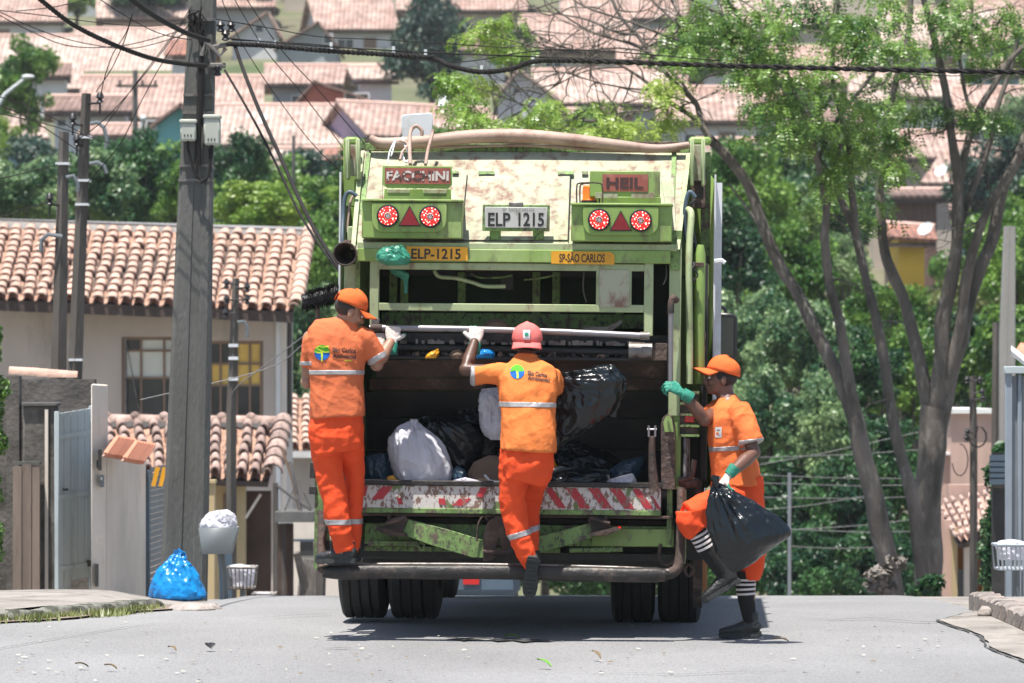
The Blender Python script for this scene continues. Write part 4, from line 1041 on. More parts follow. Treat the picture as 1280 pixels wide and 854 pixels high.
bx2(1206, 1214, 668, 55.1, M['wall_pale'], 'door_post', ho); bx2(1214, 1228, 668, 55.45, M['wall_orange'], 'door', ho); bx2(1228, 1262, 668, 55.2, M['wall_orange'], 'wall', ho)
bx2(1197, 1206, 712, 55.3, M['bin_grey'], 'panel', ho, .05)
eL, eR, rL, rR = P(1198, 674, 54.5), P(1262, 660, 54.5), P(1172, 628, 57.5), P(1262, 610, 57.5)
tiled_roof(ho, eL, eR, rL, rR, 9, 6, [M['terracotta_pink']], 31, M['terracotta_pink'], hgt=.045)
slab('roof_deck', [q-Vector((0, 0, .07)) for q in (eL, eR, rR, rL)], .07, [M['fascia']], ho)
bx2(1186, 1232, 606, 57.6, M['wall_pink'], 'parapet_stub', ho, .3, 622)
lv = thing('louvre_screen', (P(1250, 0, 42).x, 42, zr(42)), 'dark louvred metal screen beside the blue grey steel gate', 'screen')
for k in range(5): 
    mb = MB(); a, c = P(1237, 574+k*7, 42), P(1262, 569+k*7, 42); mb.box((a.x, 41.9, a.z-.03), (c.x, 42.02, c.z)); mb.build('slat', [M['blue_steel']], lv)
bx2(1240, 1262, 566, 42.1, M['dark_steel'], 'backing', lv, .05)

def vine(name, boxpx, Y, n, size, m, label, cat, seed, stem=True):
    x0, y0, x1, y1 = boxpx; c = P((x0+x1)/2, y1, Y); t = thing(name, c, label, cat)
    q = random.Random(seed); bl = []
    H = y1-y0
    for k in range(max(3, int(H/22))):
        f = (k+.5)/max(3, int(H/22)); r = (x1-x0)/2*Y/F*q.uniform(.55, .9)
        bl.append((tuple(P((x0+x1)/2+q.uniform(-.25, .25)*(x1-x0), y0+f*H, Y+q.uniform(-.1, .1))), (r, r*.8, H/max(3, int(H/22))*Y/F*.8)))
    mb = MB(); leaf_cloud(mb, bl, n, size, seed); tag(mb.build('foliage', [m], t, smooth=None), kind='stuff')
    if stem: MB().tube([P((x0+x1)/2, y1+15, Y), P((x0+x1)/2+3, (y0+y1)/2, Y), P((x0+x1)/2, y0+10, Y)], [.05, .035, .01], 6).build('stem', [M['bark']], t)
    return t
vine('climbing_vine', (1218, 650, 1252, 755), 46, 1300, .09, M['leaf_cool'], 'pale green leafy climber hanging over the orange house wall at the right', 'vine', 5)
vine('climbing_vine', (1232, 560, 1262, 752), 44, 1500, .09, M['leaf_dark'], 'dark green climber along the edge of the blue grey steel gate', 'vine', 6)
vine('hedge', (-34, 385, 13, 700), 35, 6500, .035, M['leaf_mid'], 'clipped green hedge at the far left edge of the photo', 'hedge', 7, stem=False)
vine('shrub', (1086, 698, 1132, 738), 44, 700, .07, mat('leaf_greyish', (.19, .17, .15), rough=.9), 'dry grey pink shrub at the foot of the left leaning tree', 'shrub', 8)
vine('shrub', (1144, 722, 1192, 756), 43, 700, .07, M['leaf_dark'], 'dark small shrub at the foot of the right tree', 'shrub', 9)

# steel gate at the right edge
Yg = 36.5
sg = thing('steel_gate', (P(1275, 0, Yg).x, Yg, zr(Yg)), 'tall blue grey steel sheet gate at the right edge of the photo', 'gate')
for k, (x0, x1, yt, yo) in enumerate(((1257, 1265, 466, -.05), (1265.5, 1272, 470, .02), (1272.5, 1277, 468, -.02), (1277.5, 1290, 470, .02), (1290.5, 1310, 468, 0))):
    bx2(x0, x1, yt, Yg+yo, M['steel_post'] if k in (0, 2) else M['shutter_grey'], 'gate_post' if k == 0 else 'panel', sg, .06, bevel=.004)
bx2(1256, 1310, 458, Yg-.08, M['gate_paint'], 'top_rail', sg, .12, 467, bevel=.005)
ra = thing('roof_edge', P(1290, 452, 40), 'corner of a red tile roof with a white gutter cut by the right edge', 'roof')
slab('gutter', [P(1264, 438, 39), P(1310, 476, 37), P(1310, 468, 37.3), P(1264, 432, 39.3)], .05, [M['white_trim']], ra)
slab('tile_panel', [P(1270, 437, 39.5), P(1320, 470, 38), P(1320, 440, 41), P(1276, 428, 41)], .08, [M['clay_new']], ra)
basket(1243, 1284, 681, 711, 34, M['basket_steel'], 'blue grey steel bar litter basket at the right edge', dx=8)
bag([((1250, 676), (1262, 674)), ((1245, 681), (1280, 678)), ((1246, 690), (1282, 688)), ((1250, 700), (1280, 700))], 34, .5, 29, M['bag_white'], 'white crumpled bag in the steel bar litter basket at the right edge', 'bag', name='plastic_bag', amp=.02, freq=13)

pr1 = thing('utility_pole', (P(1262, 0, 52).x, 52, zr(52)-.2), 'pale concrete utility pole at the right behind the steel gate', 'pole')
ipole([(P(1259, 0, 52).x, 52, zr(52)-.3), P(1259, 560, 52), P(1259, 420, 52), P(1262, 283, 52)], [.115, .105, .10, .075], pr1, mat('pole_pale', (.27, .265, .25), rough=.95, var=.12, bump=.3, bs=40, stretch=(1, 1, .3)))
pr2 = thing('meter_pole', (P(1244, 0, 54).x, 54, zr(54)-.2), 'thin dark brown service pole touching the pale concrete pole at the right', 'pole')
MB().tube([(P(1245, 0, 54).x, 54, zr(54)-.3), P(1244, 560, 54), P(1245, 403, 54)], [.06, .055, .045], 4).build('shaft', [M['wood_pole']], pr2)
pr3 = thing('meter_pole', (P(1217, 0, 52).x, 52, zr(52)-.2), 'short dark service pole with cable loops in front of the salmon wall', 'pole')
MB().tube([(P(1217, 0, 52).x, 52, zr(52)+.3), P(1217, 560, 52), P(1216, 470, 52)], [.055, .05, .045], 4).build('shaft', [M['wood_pole']], pr3)
for (x, y) in ((1209, 475), (1225, 475), (1228, 490), (1209, 540), (1229, 498), (1208, 548)):
    mb = MB(); mb.lathe([(.01, -.05), (.035, -.03), (.02, -.01), (.04, .01), (.015, .05)], P(x, y, 51.9), (0, 0, 1), 8); mb.tube([P(x, y, 51.9), P(1217, y+2, 51.9)], .01, 5); mb.build('insulator', [M['black_plastic']], pr3)
MB().tube([P(1219, 548+16*0, 51.85)]+[P(1222+11*sin(t*.6), 540-13*cos(t*.6)+6, 51.85) for t in range(9)], .012, 5).build('cable_loop', [M['wire']], pr3)
MB().tube([P(1200+10*sin(t*.5), 575-20*cos(t*.5), 51.85) for t in range(10)], .008, 5).build('cable_loop', [M['wire']], pr3)

# ================================================================== THE BIG TREES AT THE RIGHT
def limb(name, pts, Y, r0, r1, parent, m, dY=0, n=8, seed=0):
    q = random.Random(seed); k = len(pts)
    pp = [P(x, y, Y+dY*i/(k-1)) for i, (x, y) in enumerate(pts)]
    # smooth with catmull-rom
    out = []; rs = []
    for i in range(k-1):
        p0, p1, p2, p3 = pp[max(i-1, 0)], pp[i], pp[i+1], pp[min(i+2, k-1)]
        for s_ in range(4):
            f = s_/4; c = 0.5*((2*p1)+(-p0+p2)*f+(2*p0-5*p1+4*p2-p3)*f*f+(-p0+3*p1-3*p2+p3)*f**3)
            tt = (i+f)/(k-1); r_ = r0+(r1-r0)*tt
            c += Vector((noise.noise(c*1.7+Vector((seed, 0, 0))), 0, noise.noise(c*1.3+Vector((0, seed, 0)))))*r_*.35
            out.append(c); rs.append(r_*(1+.12*noise.noise(c*2.5)))
    out.append(pp[-1]); rs.append(r1)
    mb = MB(); mb.tube(out, rs, n); return mb.build(name, [m], parent, smooth=70), out

def twigs(mb, start, n, L, r, seed, up=.2):
    q = random.Random(seed)
    for _ in range(n):
        i = q.randrange(max(1, len(start)//3), len(start)); p = start[i].copy(); d = Vector((q.gauss(0, 1), q.gauss(0, .5), q.gauss(up, .7))).normalized(); pts = [p]; 
        for k in range(6): d = (d+Vector((q.gauss(0, .35), q.gauss(0, .2), q.gauss(.03, .3)))).normalized(); p = p+d*L/6*q.uniform(.7, 1.2); pts.append(p)
        mb.tube(pts, [r*(1-.15*k) for k in range(7)], 4)
        for k in (2, 3, 4, 5):
            d2 = (d+Vector((q.gauss(0, .8), q.gauss(0, .4), q.gauss(0, .8)))).normalized(); mb.tube([pts[k], pts[k]+d2*L*.16, pts[k]+d2*L*.3+Vector((0, 0, q.uniform(-.05, .05)))], [r*.45, r*.3, r*.2], 4)

def fronds(mb, blobs, n, seed, L=.34, leaf=.052):
    # drooping feathery leaves: a curved rib with pairs of small leaflets
    q = random.Random(seed); V, Fc = mb.v, mb.f
    for _ in range(n):
        c, r = q.choice(blobs); a = q.uniform(0, 2*pi); d = Vector((cos(a), sin(a), q.uniform(-.15, .75))).normalized()
        p = Vector(c)+Vector((q.gauss(0, .45)*r[0], q.gauss(0, .45)*r[1], q.gauss(0, .5)*r[2])); LL = L*q.uniform(.55, 1.2); k = 8
        for i in range(k):
            d = (d+Vector((q.gauss(0, .10), q.gauss(0, .10), -.16-.03*i))).normalized(); p = p+d*LL/k
            s_ = d.cross(Vector((0, 0, 1)))
            if s_.length < .1: s_ = Vector((1, 0, 0))
            s_.normalize(); u = s_.cross(d)
            for sg in (1, -1):
                e = (s_*sg+d*.45+u*q.uniform(-.5, .25)).normalized(); l_ = leaf*q.uniform(.7, 1.2)*(1-.05*abs(i-4)); w_ = e.cross(u).normalized()*l_*.26
                b0 = len(V); V.append(tuple(p)); V.append(tuple(p+e*l_*.5+w_)); V.append(tuple(p+e*l_)); V.append(tuple(p+e*l_*.5-w_)); Fc.append([b0, b0+1, b0+2, b0+3]); mb.mi.append(0)
    return mb

def blobs_px(lst, Y, seed, dy=1.2):
    q = random.Random(seed); out = []
    for (x, y, rx, ry) in lst:
        Yv = Y+q.uniform(-dy, dy)
        # break each clump into sprays that droop
        k = max(5, int(rx*ry/130))
        for _ in range(k):
            a = q.uniform(0, 6.28); rr_ = 1.25*q.random()**.5
            sx, sy = x+cos(a)*rx*rr_, y+sin(a)*ry*rr_
            sr = q.uniform(8, 17); out.append((tuple(P(sx, sy, Yv+q.uniform(-.6, .6))), (sr*1.35*Y/F, sr*Y/F, sr*q.uniform(.35, .8)*Y/F)))
    return out
s46 = 46/F
tA = thing('street_tree', (P(1117, 0, 46).x, 46, zr(46)-.3), 'tall leaning street tree with several bare limbs, its trunk left of the darker one', 'tree')
lA = []
def L_(n_, pts, r0, r1, dY=0, seed=0, tr=tA, Y=46):
    r0 *= .80; r1 *= .85
    o, pts_ = limb(n_, pts, Y, r0*Y/F, r1*Y/F, tr, M['bark'], dY, 9, seed); lA.append(pts_); return pts_
L_('trunk', [(1119, 790), (1117, 751), (1107, 698), (1098, 646), (1086, 594), (1077, 560), (1068, 520)], 19, 13, 0, 1)
L_('limb', [(1072, 535), (1059, 497), (1045, 465), (1020, 416), (999, 370), (975, 332), (955, 290), (936, 234), (905, 192), (885, 172)], 11.5, 7, .5, 2)
L_('limb', [(888, 176), (870, 150), (839, 129), (805, 100), (780, 84)], 5.5, 1.6, .5, 3)
L_('limb', [(887, 174), (876, 150), (870, 129), (850, 110), (831, 90), (812, 65), (796, 43), (775, 20), (760, -10)], 5, 2, 1, 4)
L_('limb', [(1075, 545), (1062, 490), (1055, 440), (1046, 390), (1036, 350), (1030, 300), (1033, 265), (1029, 235), (1022, 203), (1010, 150), (990, 110), (975, 60)], 10, 3, -.5, 5)
L_('limb', [(1157, 790), (1155, 730), (1149, 675), (1142, 629), (1131, 590), (1121, 555), (1112, 500), (1104, 452), (1097, 410), (1088, 370), (1077, 325), (1068, 290), (1053, 254), (1034, 215), (1012, 180), (1000, 130)], 12, 4, .6, 6)
L_('limb', [(1072, 300), (1064, 240), (1061, 187), (1050, 140), (1040, 90), (1045, 30), (1050, -20)], 6, 2.5, 0, 7)
L_('limb', [(1029, 300), (1033, 262), (1040, 220), (1052, 180)], 6, 3, -.3, 8)
L_('limb', [(955, 292), (935, 262), (912, 230)], 3, 1.2, .2, 9)
L_('limb', [(1012, 180), (985, 140), (960, 110), (930, 95), (900, 92)], 3.4, 1.2, .4, 10)
L_('limb', [(1020, 205), (1048, 150), (1085, 100), (1110, 70)], 4.2, 2, .4, 11)
L_('limb', [(839, 129), (812, 138), (780, 140), (745, 152), (715, 150)], 1.8, .7, .2, 12)
L_('limb', [(831, 90), (800, 78), (770, 80), (730, 66), (700, 62)], 2.2, .7, .4, 13)
L_('limb', [(796, 43), (770, 40), (735, 25), (700, 18), (660, 10)], 2.4, .8, .4, 14)
L_('limb', [(930, 95), (880, 60), (850, 20), (830, -20)], 3, 1.5, .4, 15)
L_('limb', [(960, 110), (950, 60), (925, 25), (900, -20)], 3.5, 2, .4, 16)
L_('limb', [(900, 55), (860, 40), (825, 10), (800, -15)], 2.5, 1.5, .4, 17)
n0_ = len(lA)
L_('limb', [(870, 129), (845, 95), (800, 60), (740, 40), (690, 8), (670, -15)], 2.6, 1.0, .3, 31)
L_('limb', [(905, 58), (850, 50), (790, 28), (730, 8), (700, -15)], 2.8, 1.2, .3, 32)
L_('limb', [(812, 65), (770, 60), (715, 62), (660, 40), (610, 36)], 1.8, .6, .2, 33)
L_('limb', [(780, 84), (735, 88), (690, 110), (650, 140)], 1.6, .6, .2, 34)
L_('limb', [(850, 110), (800, 112), (750, 104), (700, 90), (650, 92)], 1.8, .6, .2, 35)
L_('limb', [(980, 62), (930, 30), (880, 8), (840, -15)], 3, 1.6, .2, 36)
L_('limb', [(745, 152), (690, 150), (640, 160), (600, 150)], 1.2, .5, .1, 37)
mb = MB()
for i, l_ in enumerate(lA[n0_:]): twigs(mb, l_, 9, .95, .010, 400+i)
for i, l_ in enumerate(lA[2:4]+lA[11:n0_]): twigs(mb, l_, 7, .9, .012, 100+i)
for i, l_ in enumerate((lA[4], lA[5], lA[6], lA[9], lA[10])): twigs(mb, l_, 3, .7, .014, 200+i)
tag(mb.build('twigs', [M['bark']], tA, smooth=None), kind='stuff')
cl = [(1030, 50, 60, 34), (1000, 105, 50, 26), (1085, 40, 40, 26), (1010, 132, 60, 24), (978, 150, 42, 26), (1040, 185, 42, 30), (960, 62, 34, 20), (925, 40, 30, 16), (872, 70, 30, 10), (885, 45, 22, 9), (1045, 228, 22, 26), (925, 80, 30, 14),
      (1110, 70, 26, 18), (965, 120, 34, 22), (1050, 155, 44, 24), (870, 25, 30, 14), (900, 12, 34, 14), (840, 60, 20, 8), (1060, 10, 50, 18), (980, 15, 40, 16)]
mb = MB(); fronds(mb, blobs_px(cl, 45.6, 1), 1750, 11, .34, .062); tag(mb.build('crown', [M['leaf_tree']], tA, smooth=None), kind='stuff')
cl = [(590, 108, 22, 16), (575, 100, 12, 8), (625, 30, 12, 10), (648, 150, 20, 12), (600, 150, 18, 8), (700, 150, 30, 14), (735, 155, 24, 16), (690, 130, 14, 12), (600, 42, 16, 10), (640, 62, 14, 8), (575, 130, 10, 10), (845, 148, 16, 8), (800, 165, 20, 8), (830, 110, 14, 8), (755, 132, 14, 7), (985, 165, 25, 14), (945, 55, 26, 10)]
mb = MB(); fronds(mb, blobs_px(cl, 45.8, 2), 900, 12, .30, .06); tag(mb.build('crown', [M['leaf_lime']], tA, smooth=None), kind='stuff')
for a, c in (((812, 138), (700, 150)), ((735, 66), (600, 40)), ((745, 152), (590, 108))):
    mb = MB(); mb.tube([P(a[0], a[1], 46.2), P((a[0]+c[0])/2, (a[1]+c[1])/2+6, 46.1), P(c[0], c[1], 45.9)], [.012, .009, .005], 4); mb.build('limb', [M['bark']], tA)
lA = []
tB = thing('street_tree', (P(1159, 0, 49).x, 49, zr(49)-.3), 'thick dark forked street tree at the right, behind the leaning tree', 'tree')
LB = lambda n_, pts, r0, r1, dY=0, seed=0: L_(n_, pts, r0, r1, dY, seed, tB, 49)
LB('trunk', [(1158, 800), (1158, 751), (1159, 700), (1161, 640), (1163, 594), (1165, 550), (1168, 510)], 22, 21, 0, 21)
LB('limb', [(1163, 540), (1155, 480), (1147, 440), (1136, 400), (1126, 370), (1114, 340), (1105, 312), (1101, 270), (1100, 234), (1108, 190), (1112, 144), (1120, 100), (1135, 50), (1140, -20)], 11.5, 4, .5, 22)
LB('limb', [(1170, 530), (1174, 470), (1178, 405), (1186, 365), (1192, 335), (1196, 300), (1198, 234), (1192, 190), (1187, 156), (1178, 94), (1165, 40), (1150, -20)], 14, 4, -.4, 23)
LB('limb', [(1172, 545), (1185, 480), (1200, 423), (1210, 380), (1226, 330), (1240, 300), (1252, 240), (1270, 200), (1290, 150)], 13, 8, .4, 24)
LB('limb', [(1178, 500), (1192, 440), (1202, 400), (1208, 350), (1217, 312), (1232, 270), (1262, 215), (1290, 172)], 10, 6, -.5, 25)
LB('limb', [(1196, 290), (1206, 262), (1218, 230), (1229, 203), (1240, 165), (1248, 130), (1265, 80), (1275, 30)], 7, 3, .2, 26)
LB('limb', [(1198, 234), (1206, 195), (1214, 164), (1228, 130), (1241, 109), (1262, 76), (1290, 50)], 7, 4, .2, 27)
LB('limb', [(1214, 140), (1205, 110), (1200, 60), (1215, 20), (1210, -20)], 3.4, 2, .2, 28)
LB('limb', [(1187, 150), (1160, 120), (1140, 70)], 3.4, 1.6, .2, 29)
mb = MB()
for i, l_ in enumerate(lA[1:]): twigs(mb, l_[len(l_)//2:], 4, .8, .015, 300+i)
tag(mb.build('twigs', [M['bark']], tB, smooth=None), kind='stuff')
cl = [(1150, 25, 40, 22), (1110, 110, 30, 24), (1130, 75, 34, 22), (1235, 45, 38, 20), (1262, 20, 30, 20), (1205, 35, 34, 20), (1180, 10, 40, 16), (1250, 75, 28, 14), (1085, 190, 34, 22), (1100, 150, 24, 20), (1040, 250, 22, 12), (1095, 200, 26, 16), (1125, 178, 14, 9), (1210, 142, 30, 6), (1152, 130, 22, 12), (1268, 60, 22, 18), (1088, 255, 14, 18), (1240, 145, 16, 8)]
mb = MB(); fronds(mb, blobs_px(cl, 48.6, 3), 1300, 13, .34, .064); tag(mb.build('crown', [M['leaf_tree']], tB, smooth=None), kind='stuff')

# ================================================================== BACKGROUND HOUSES ON THE HILLSIDE
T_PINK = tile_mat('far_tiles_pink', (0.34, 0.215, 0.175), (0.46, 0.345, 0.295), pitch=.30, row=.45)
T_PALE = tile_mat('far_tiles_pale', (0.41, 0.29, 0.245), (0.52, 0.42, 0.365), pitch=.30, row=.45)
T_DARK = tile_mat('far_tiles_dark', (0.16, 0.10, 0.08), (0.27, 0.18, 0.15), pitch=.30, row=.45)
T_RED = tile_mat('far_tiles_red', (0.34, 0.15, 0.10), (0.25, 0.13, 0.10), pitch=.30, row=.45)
W_BEIGE = mat('far_wall_beige', (0.44, 0.38, 0.32), rough=.95, vs=.6, second=(.34, .30, .26), sa=.35, ss=.5, edge=.3)
W_WHITE = mat('far_wall_white', (0.56, 0.56, 0.56), rough=.95, vs=.6, second=(.42, .42, .42), sa=.35, ss=.5, edge=.3)
W_GREY = mat('far_wall_grey', (0.34, 0.36, 0.36), rough=.95, vs=.6, second=(.24, .26, .26), sa=.4, ss=.5, edge=.3)
W_LILAC = mat('far_wall_lilac', (0.42, 0.32, 0.43), rough=.95, vs=.6)
W_TEAL = mat('far_wall_teal', (0.16, 0.42, 0.42), rough=.95, vs=.6)
W_BLUE = mat('far_wall_blue', (0.20, 0.32, 0.42), rough=.95, vs=.6)
W_YEL = mat('far_wall_yellow', (0.68, 0.42, 0.05), rough=.9, vs=.8)
W_BRICK = mat('far_brick', (0.30, 0.10, 0.07), rough=.95, vs=2)
W_BROWN = mat('far_wall_brown', (0.13, 0.075, 0.06), rough=.95, vs=2, second=(.17, .11, .09), sa=.5, ss=2, stretch=(3, 3, .2))
FG, FD = M['white_trim'], M['pane_dark']

def fwin(parent, X0, X1, Z0, Z1, Y, fm=None, pm=None, bars=1, name='window'):
    fw = .07; mb = MB()
    mb.box((X0, Y-.07, Z1-fw), (X1, Y+.02, Z1)); mb.box((X0, Y-.10, Z0-.03), (X1, Y+.02, Z0+fw)); mb.box((X0, Y-.067, Z0+fw), (X0+fw, Y+.02, Z1-fw)); mb.box((X1-fw, Y-.067, Z0+fw), (X1, Y+.02, Z1-fw))
    for i in range(bars):
        x = X0+(X1-X0)*(i+1)/(bars+1); mb.box((x-.025, Y-.05, Z0+fw), (x+.025, Y+.02, Z1-fw))
    f = mb.build(name, [fm or FG], parent)
    MB().box((X0+fw, Y-.02, Z0+fw), (X1-fw, Y-.01, Z1-fw)).build('pane', [pm or FD], f)

def bhouse(x0, x1, ye, yr, Y, wall, roof, label, mode='front', d=8, yb=None, over=.45, sh=0, wins=(), xm=None, drop=0, doors=(), extra=None, storey=None, group='houses on the far hillside'):
    """house on the hill, its eave at row ye and ridge at row yr; x0..x1 its width in the photo, d its depth in metres, drop: right end lower by rows"""
    eL, eR = P(x0, ye, Y), P(x1, ye+drop, Y); X0, X1 = eL.x, eR.x
    zb_ = min(zr(Y), zr(Y+d))-.6
    if yb is not None: zb_ = min(zb_, P(0, yb, Y).z-.3)
    t = thing('house', ((X0+X1)/2, Y, zr(Y)), label, 'house', group)
    mb = MB(); ww = .3
    if mode == 'front':
        rL, rR = P(x0+sh, yr, Y+d/2), P(x1+sh, yr+drop, Y+d/2)
        dxs = (rL.x-eL.x)
        a0, a1 = X0+over, X1-over
        mb.hexa([(a0, Y+over, zb_), (a1, Y+over, zb_), (a1+dxs, Y+d-over, zb_), (a0+dxs, Y+d-over, zb_), (a0, Y+over, eL.z-.02), (a1, Y+over, eR.z-.02), (a1+dxs*1, Y+d-over, eR.z-.02), (a0+dxs*1, Y+d-over, eL.z-.02)])
        k = (rL.z-eL.z)/(d/2); zz = lambda z: z-.10
        for (xx, sx, zE, zR) in ((a0, 1, eL.z, rL.z), (a1, -1, eR.z, rR.z)):
            mb.hexa([(xx, Y+over, zE-.03), (xx+sx*.2, Y+over, zE-.03), (xx+sx*.2+dxs*2, Y+d-over, zE-.03), (xx+dxs*2, Y+d-over, zE-.03), (xx+dxs-.0, Y+d/2-.05, zR-.12), (xx+sx*.2+dxs, Y+d/2-.05, zR-.12), (xx+sx*.2+dxs, Y+d/2+.05, zR-.12), (xx+dxs, Y+d/2+.05, zR-.12)])
        mb.build('wall', [wall], t)
        slab('roof', [eL, eR, rR, rL], .12, [roof], t)
        bL, bR = Vector((eL.x+2*dxs, Y+d, eL.z)), Vector((eR.x+2*dxs, Y+d, eR.z))
        slab('roof', [bR, bL, rL+Vector((0, .01, 0)), rR+Vector((0, .01, 0))], .12, [roof], t)
        MB().tube([rL+Vector((0, 0, .02)), rR+Vector((0, 0, .02))], .12, 6).build('ridge', [roof_ridge], t)
        MB().box((X0+.05, Y+.06, min(eL.z, eR.z)-.30), (X1-.05, Y+.14, min(eL.z, eR.z)-.14)).build('fascia', [M['white_trim'] if storey else M['fascia']], t)
        yw = Y+over
    else:
        xm = (x0+x1)/2 if xm is None else xm
        ap = P(xm, yr, Y)
        a0, a1 = X0+.25, X1-.25
        poly = [(a0, Y+over, zb_), (a1, Y+over, zb_), (a1, Y+over, eR.z-.05), (ap.x, Y+over, ap.z-.16), (a0, Y+over, eL.z-.05)]
        mb.prism([Vector(p) for p in poly], (0, d-2*over, 0)); mb.build('wall', [wall], t)
        back = Vector((0, d, 0))
        slab('roof', [eL+back, eL, ap, ap+back], .12, [roof], t); slab('roof', [eR, eR+back, ap+back+Vector((.01, 0, 0)), ap+Vector((.01, 0, 0))], .12, [roof], t)
        yw = Y+over
    if len(wins) < 3 and X1-X0 > 5:
        zt_ = min(eL.z, eR.z)-.55; m_ = int((X1-X0)/2.6)
        for k in range(m_):
            xa = X0+1.0+(X1-X0-2.0)*(k+.2)/m_
            if k % 3 == 1: MB().box((xa, yw-.04, zb_), (xa+.85, yw+.02, zt_)).build('door', [M['frame_brown'] if k % 2 else W_GREY], t)
            else: fwin(t, xa, xa+1.15, zt_-1.1, zt_-.05, yw)
        wins = ()
    for (wx0, wy0, wx1, wy1, *r) in wins:
        a, c = P(wx0, wy1, yw), P(wx1, wy0, yw); fwin(t, a.x, c.x, a.z, c.z, yw, bars=1 if c.x-a.x > .8 else 0, fm=r[0] if r else None)
    for (wx0, wy0, wx1, wy1) in doors:
        a, c = P(wx0, wy1, yw), P(wx1, wy0, yw); MB().box((a.x, yw-.05, a.z), (c.x, yw+.02, c.z)).build('door', [M['frame_brown']], t)
    return t
roof_ridge = mat('far_ridge', (0.55, 0.38, 0.32), rough=.9)

G = 'houses on the far hillside'
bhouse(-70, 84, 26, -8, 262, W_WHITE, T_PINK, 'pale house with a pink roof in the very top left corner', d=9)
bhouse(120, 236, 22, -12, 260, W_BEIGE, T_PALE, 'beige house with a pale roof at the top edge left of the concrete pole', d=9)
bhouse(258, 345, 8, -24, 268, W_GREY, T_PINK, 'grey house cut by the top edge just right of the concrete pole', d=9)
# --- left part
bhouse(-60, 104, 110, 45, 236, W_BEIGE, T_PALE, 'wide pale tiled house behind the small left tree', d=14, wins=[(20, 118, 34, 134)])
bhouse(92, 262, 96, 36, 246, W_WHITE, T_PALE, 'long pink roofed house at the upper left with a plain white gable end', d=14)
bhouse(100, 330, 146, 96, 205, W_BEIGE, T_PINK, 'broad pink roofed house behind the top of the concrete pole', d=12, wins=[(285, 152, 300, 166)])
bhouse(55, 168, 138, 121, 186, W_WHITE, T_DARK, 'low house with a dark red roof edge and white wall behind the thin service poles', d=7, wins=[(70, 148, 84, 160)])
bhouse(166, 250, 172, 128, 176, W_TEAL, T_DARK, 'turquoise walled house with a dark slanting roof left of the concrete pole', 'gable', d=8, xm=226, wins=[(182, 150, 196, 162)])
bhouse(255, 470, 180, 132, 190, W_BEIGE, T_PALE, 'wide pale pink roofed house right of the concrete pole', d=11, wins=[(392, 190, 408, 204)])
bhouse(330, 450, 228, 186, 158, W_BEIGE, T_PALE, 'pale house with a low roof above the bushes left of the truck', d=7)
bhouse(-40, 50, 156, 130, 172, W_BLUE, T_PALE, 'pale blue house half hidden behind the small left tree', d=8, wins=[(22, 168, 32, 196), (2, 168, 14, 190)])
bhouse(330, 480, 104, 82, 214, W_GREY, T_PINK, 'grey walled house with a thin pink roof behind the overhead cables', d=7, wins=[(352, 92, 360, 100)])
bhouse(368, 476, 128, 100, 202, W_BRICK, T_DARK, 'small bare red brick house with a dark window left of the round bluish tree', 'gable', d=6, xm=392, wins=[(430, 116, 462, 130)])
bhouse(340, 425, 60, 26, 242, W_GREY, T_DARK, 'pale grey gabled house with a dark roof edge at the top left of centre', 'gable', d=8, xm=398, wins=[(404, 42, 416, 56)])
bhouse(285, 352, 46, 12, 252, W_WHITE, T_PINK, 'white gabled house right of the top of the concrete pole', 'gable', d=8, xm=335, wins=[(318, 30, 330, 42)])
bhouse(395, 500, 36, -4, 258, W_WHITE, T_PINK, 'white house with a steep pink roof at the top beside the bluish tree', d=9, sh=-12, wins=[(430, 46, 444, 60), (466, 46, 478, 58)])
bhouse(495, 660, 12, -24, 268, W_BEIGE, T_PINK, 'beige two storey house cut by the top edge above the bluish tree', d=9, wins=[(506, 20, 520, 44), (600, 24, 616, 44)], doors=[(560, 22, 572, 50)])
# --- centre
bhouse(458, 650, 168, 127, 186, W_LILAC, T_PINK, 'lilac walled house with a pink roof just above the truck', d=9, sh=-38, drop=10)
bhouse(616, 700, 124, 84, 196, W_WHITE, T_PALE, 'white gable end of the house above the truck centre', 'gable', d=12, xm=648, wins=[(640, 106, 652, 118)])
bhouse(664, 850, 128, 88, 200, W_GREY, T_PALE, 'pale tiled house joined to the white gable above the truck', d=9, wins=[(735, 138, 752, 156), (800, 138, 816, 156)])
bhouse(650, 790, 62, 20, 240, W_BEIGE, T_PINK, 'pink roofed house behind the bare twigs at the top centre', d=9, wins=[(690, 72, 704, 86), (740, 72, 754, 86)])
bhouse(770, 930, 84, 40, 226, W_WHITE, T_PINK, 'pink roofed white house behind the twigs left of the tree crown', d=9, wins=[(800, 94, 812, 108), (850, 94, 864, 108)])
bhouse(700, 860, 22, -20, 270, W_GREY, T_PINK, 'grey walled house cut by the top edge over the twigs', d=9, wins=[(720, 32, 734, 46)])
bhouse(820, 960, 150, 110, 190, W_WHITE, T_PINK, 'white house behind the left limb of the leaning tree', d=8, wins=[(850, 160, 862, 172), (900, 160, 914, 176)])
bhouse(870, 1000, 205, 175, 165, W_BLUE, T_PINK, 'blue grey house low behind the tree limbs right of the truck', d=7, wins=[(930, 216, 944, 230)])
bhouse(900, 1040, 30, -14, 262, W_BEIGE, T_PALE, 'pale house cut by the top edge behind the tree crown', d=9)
bhouse(960, 1110, 102, 60, 222, W_BEIGE, T_PINK, 'pink roofed beige house hidden behind the densest part of the tree crown', d=9)
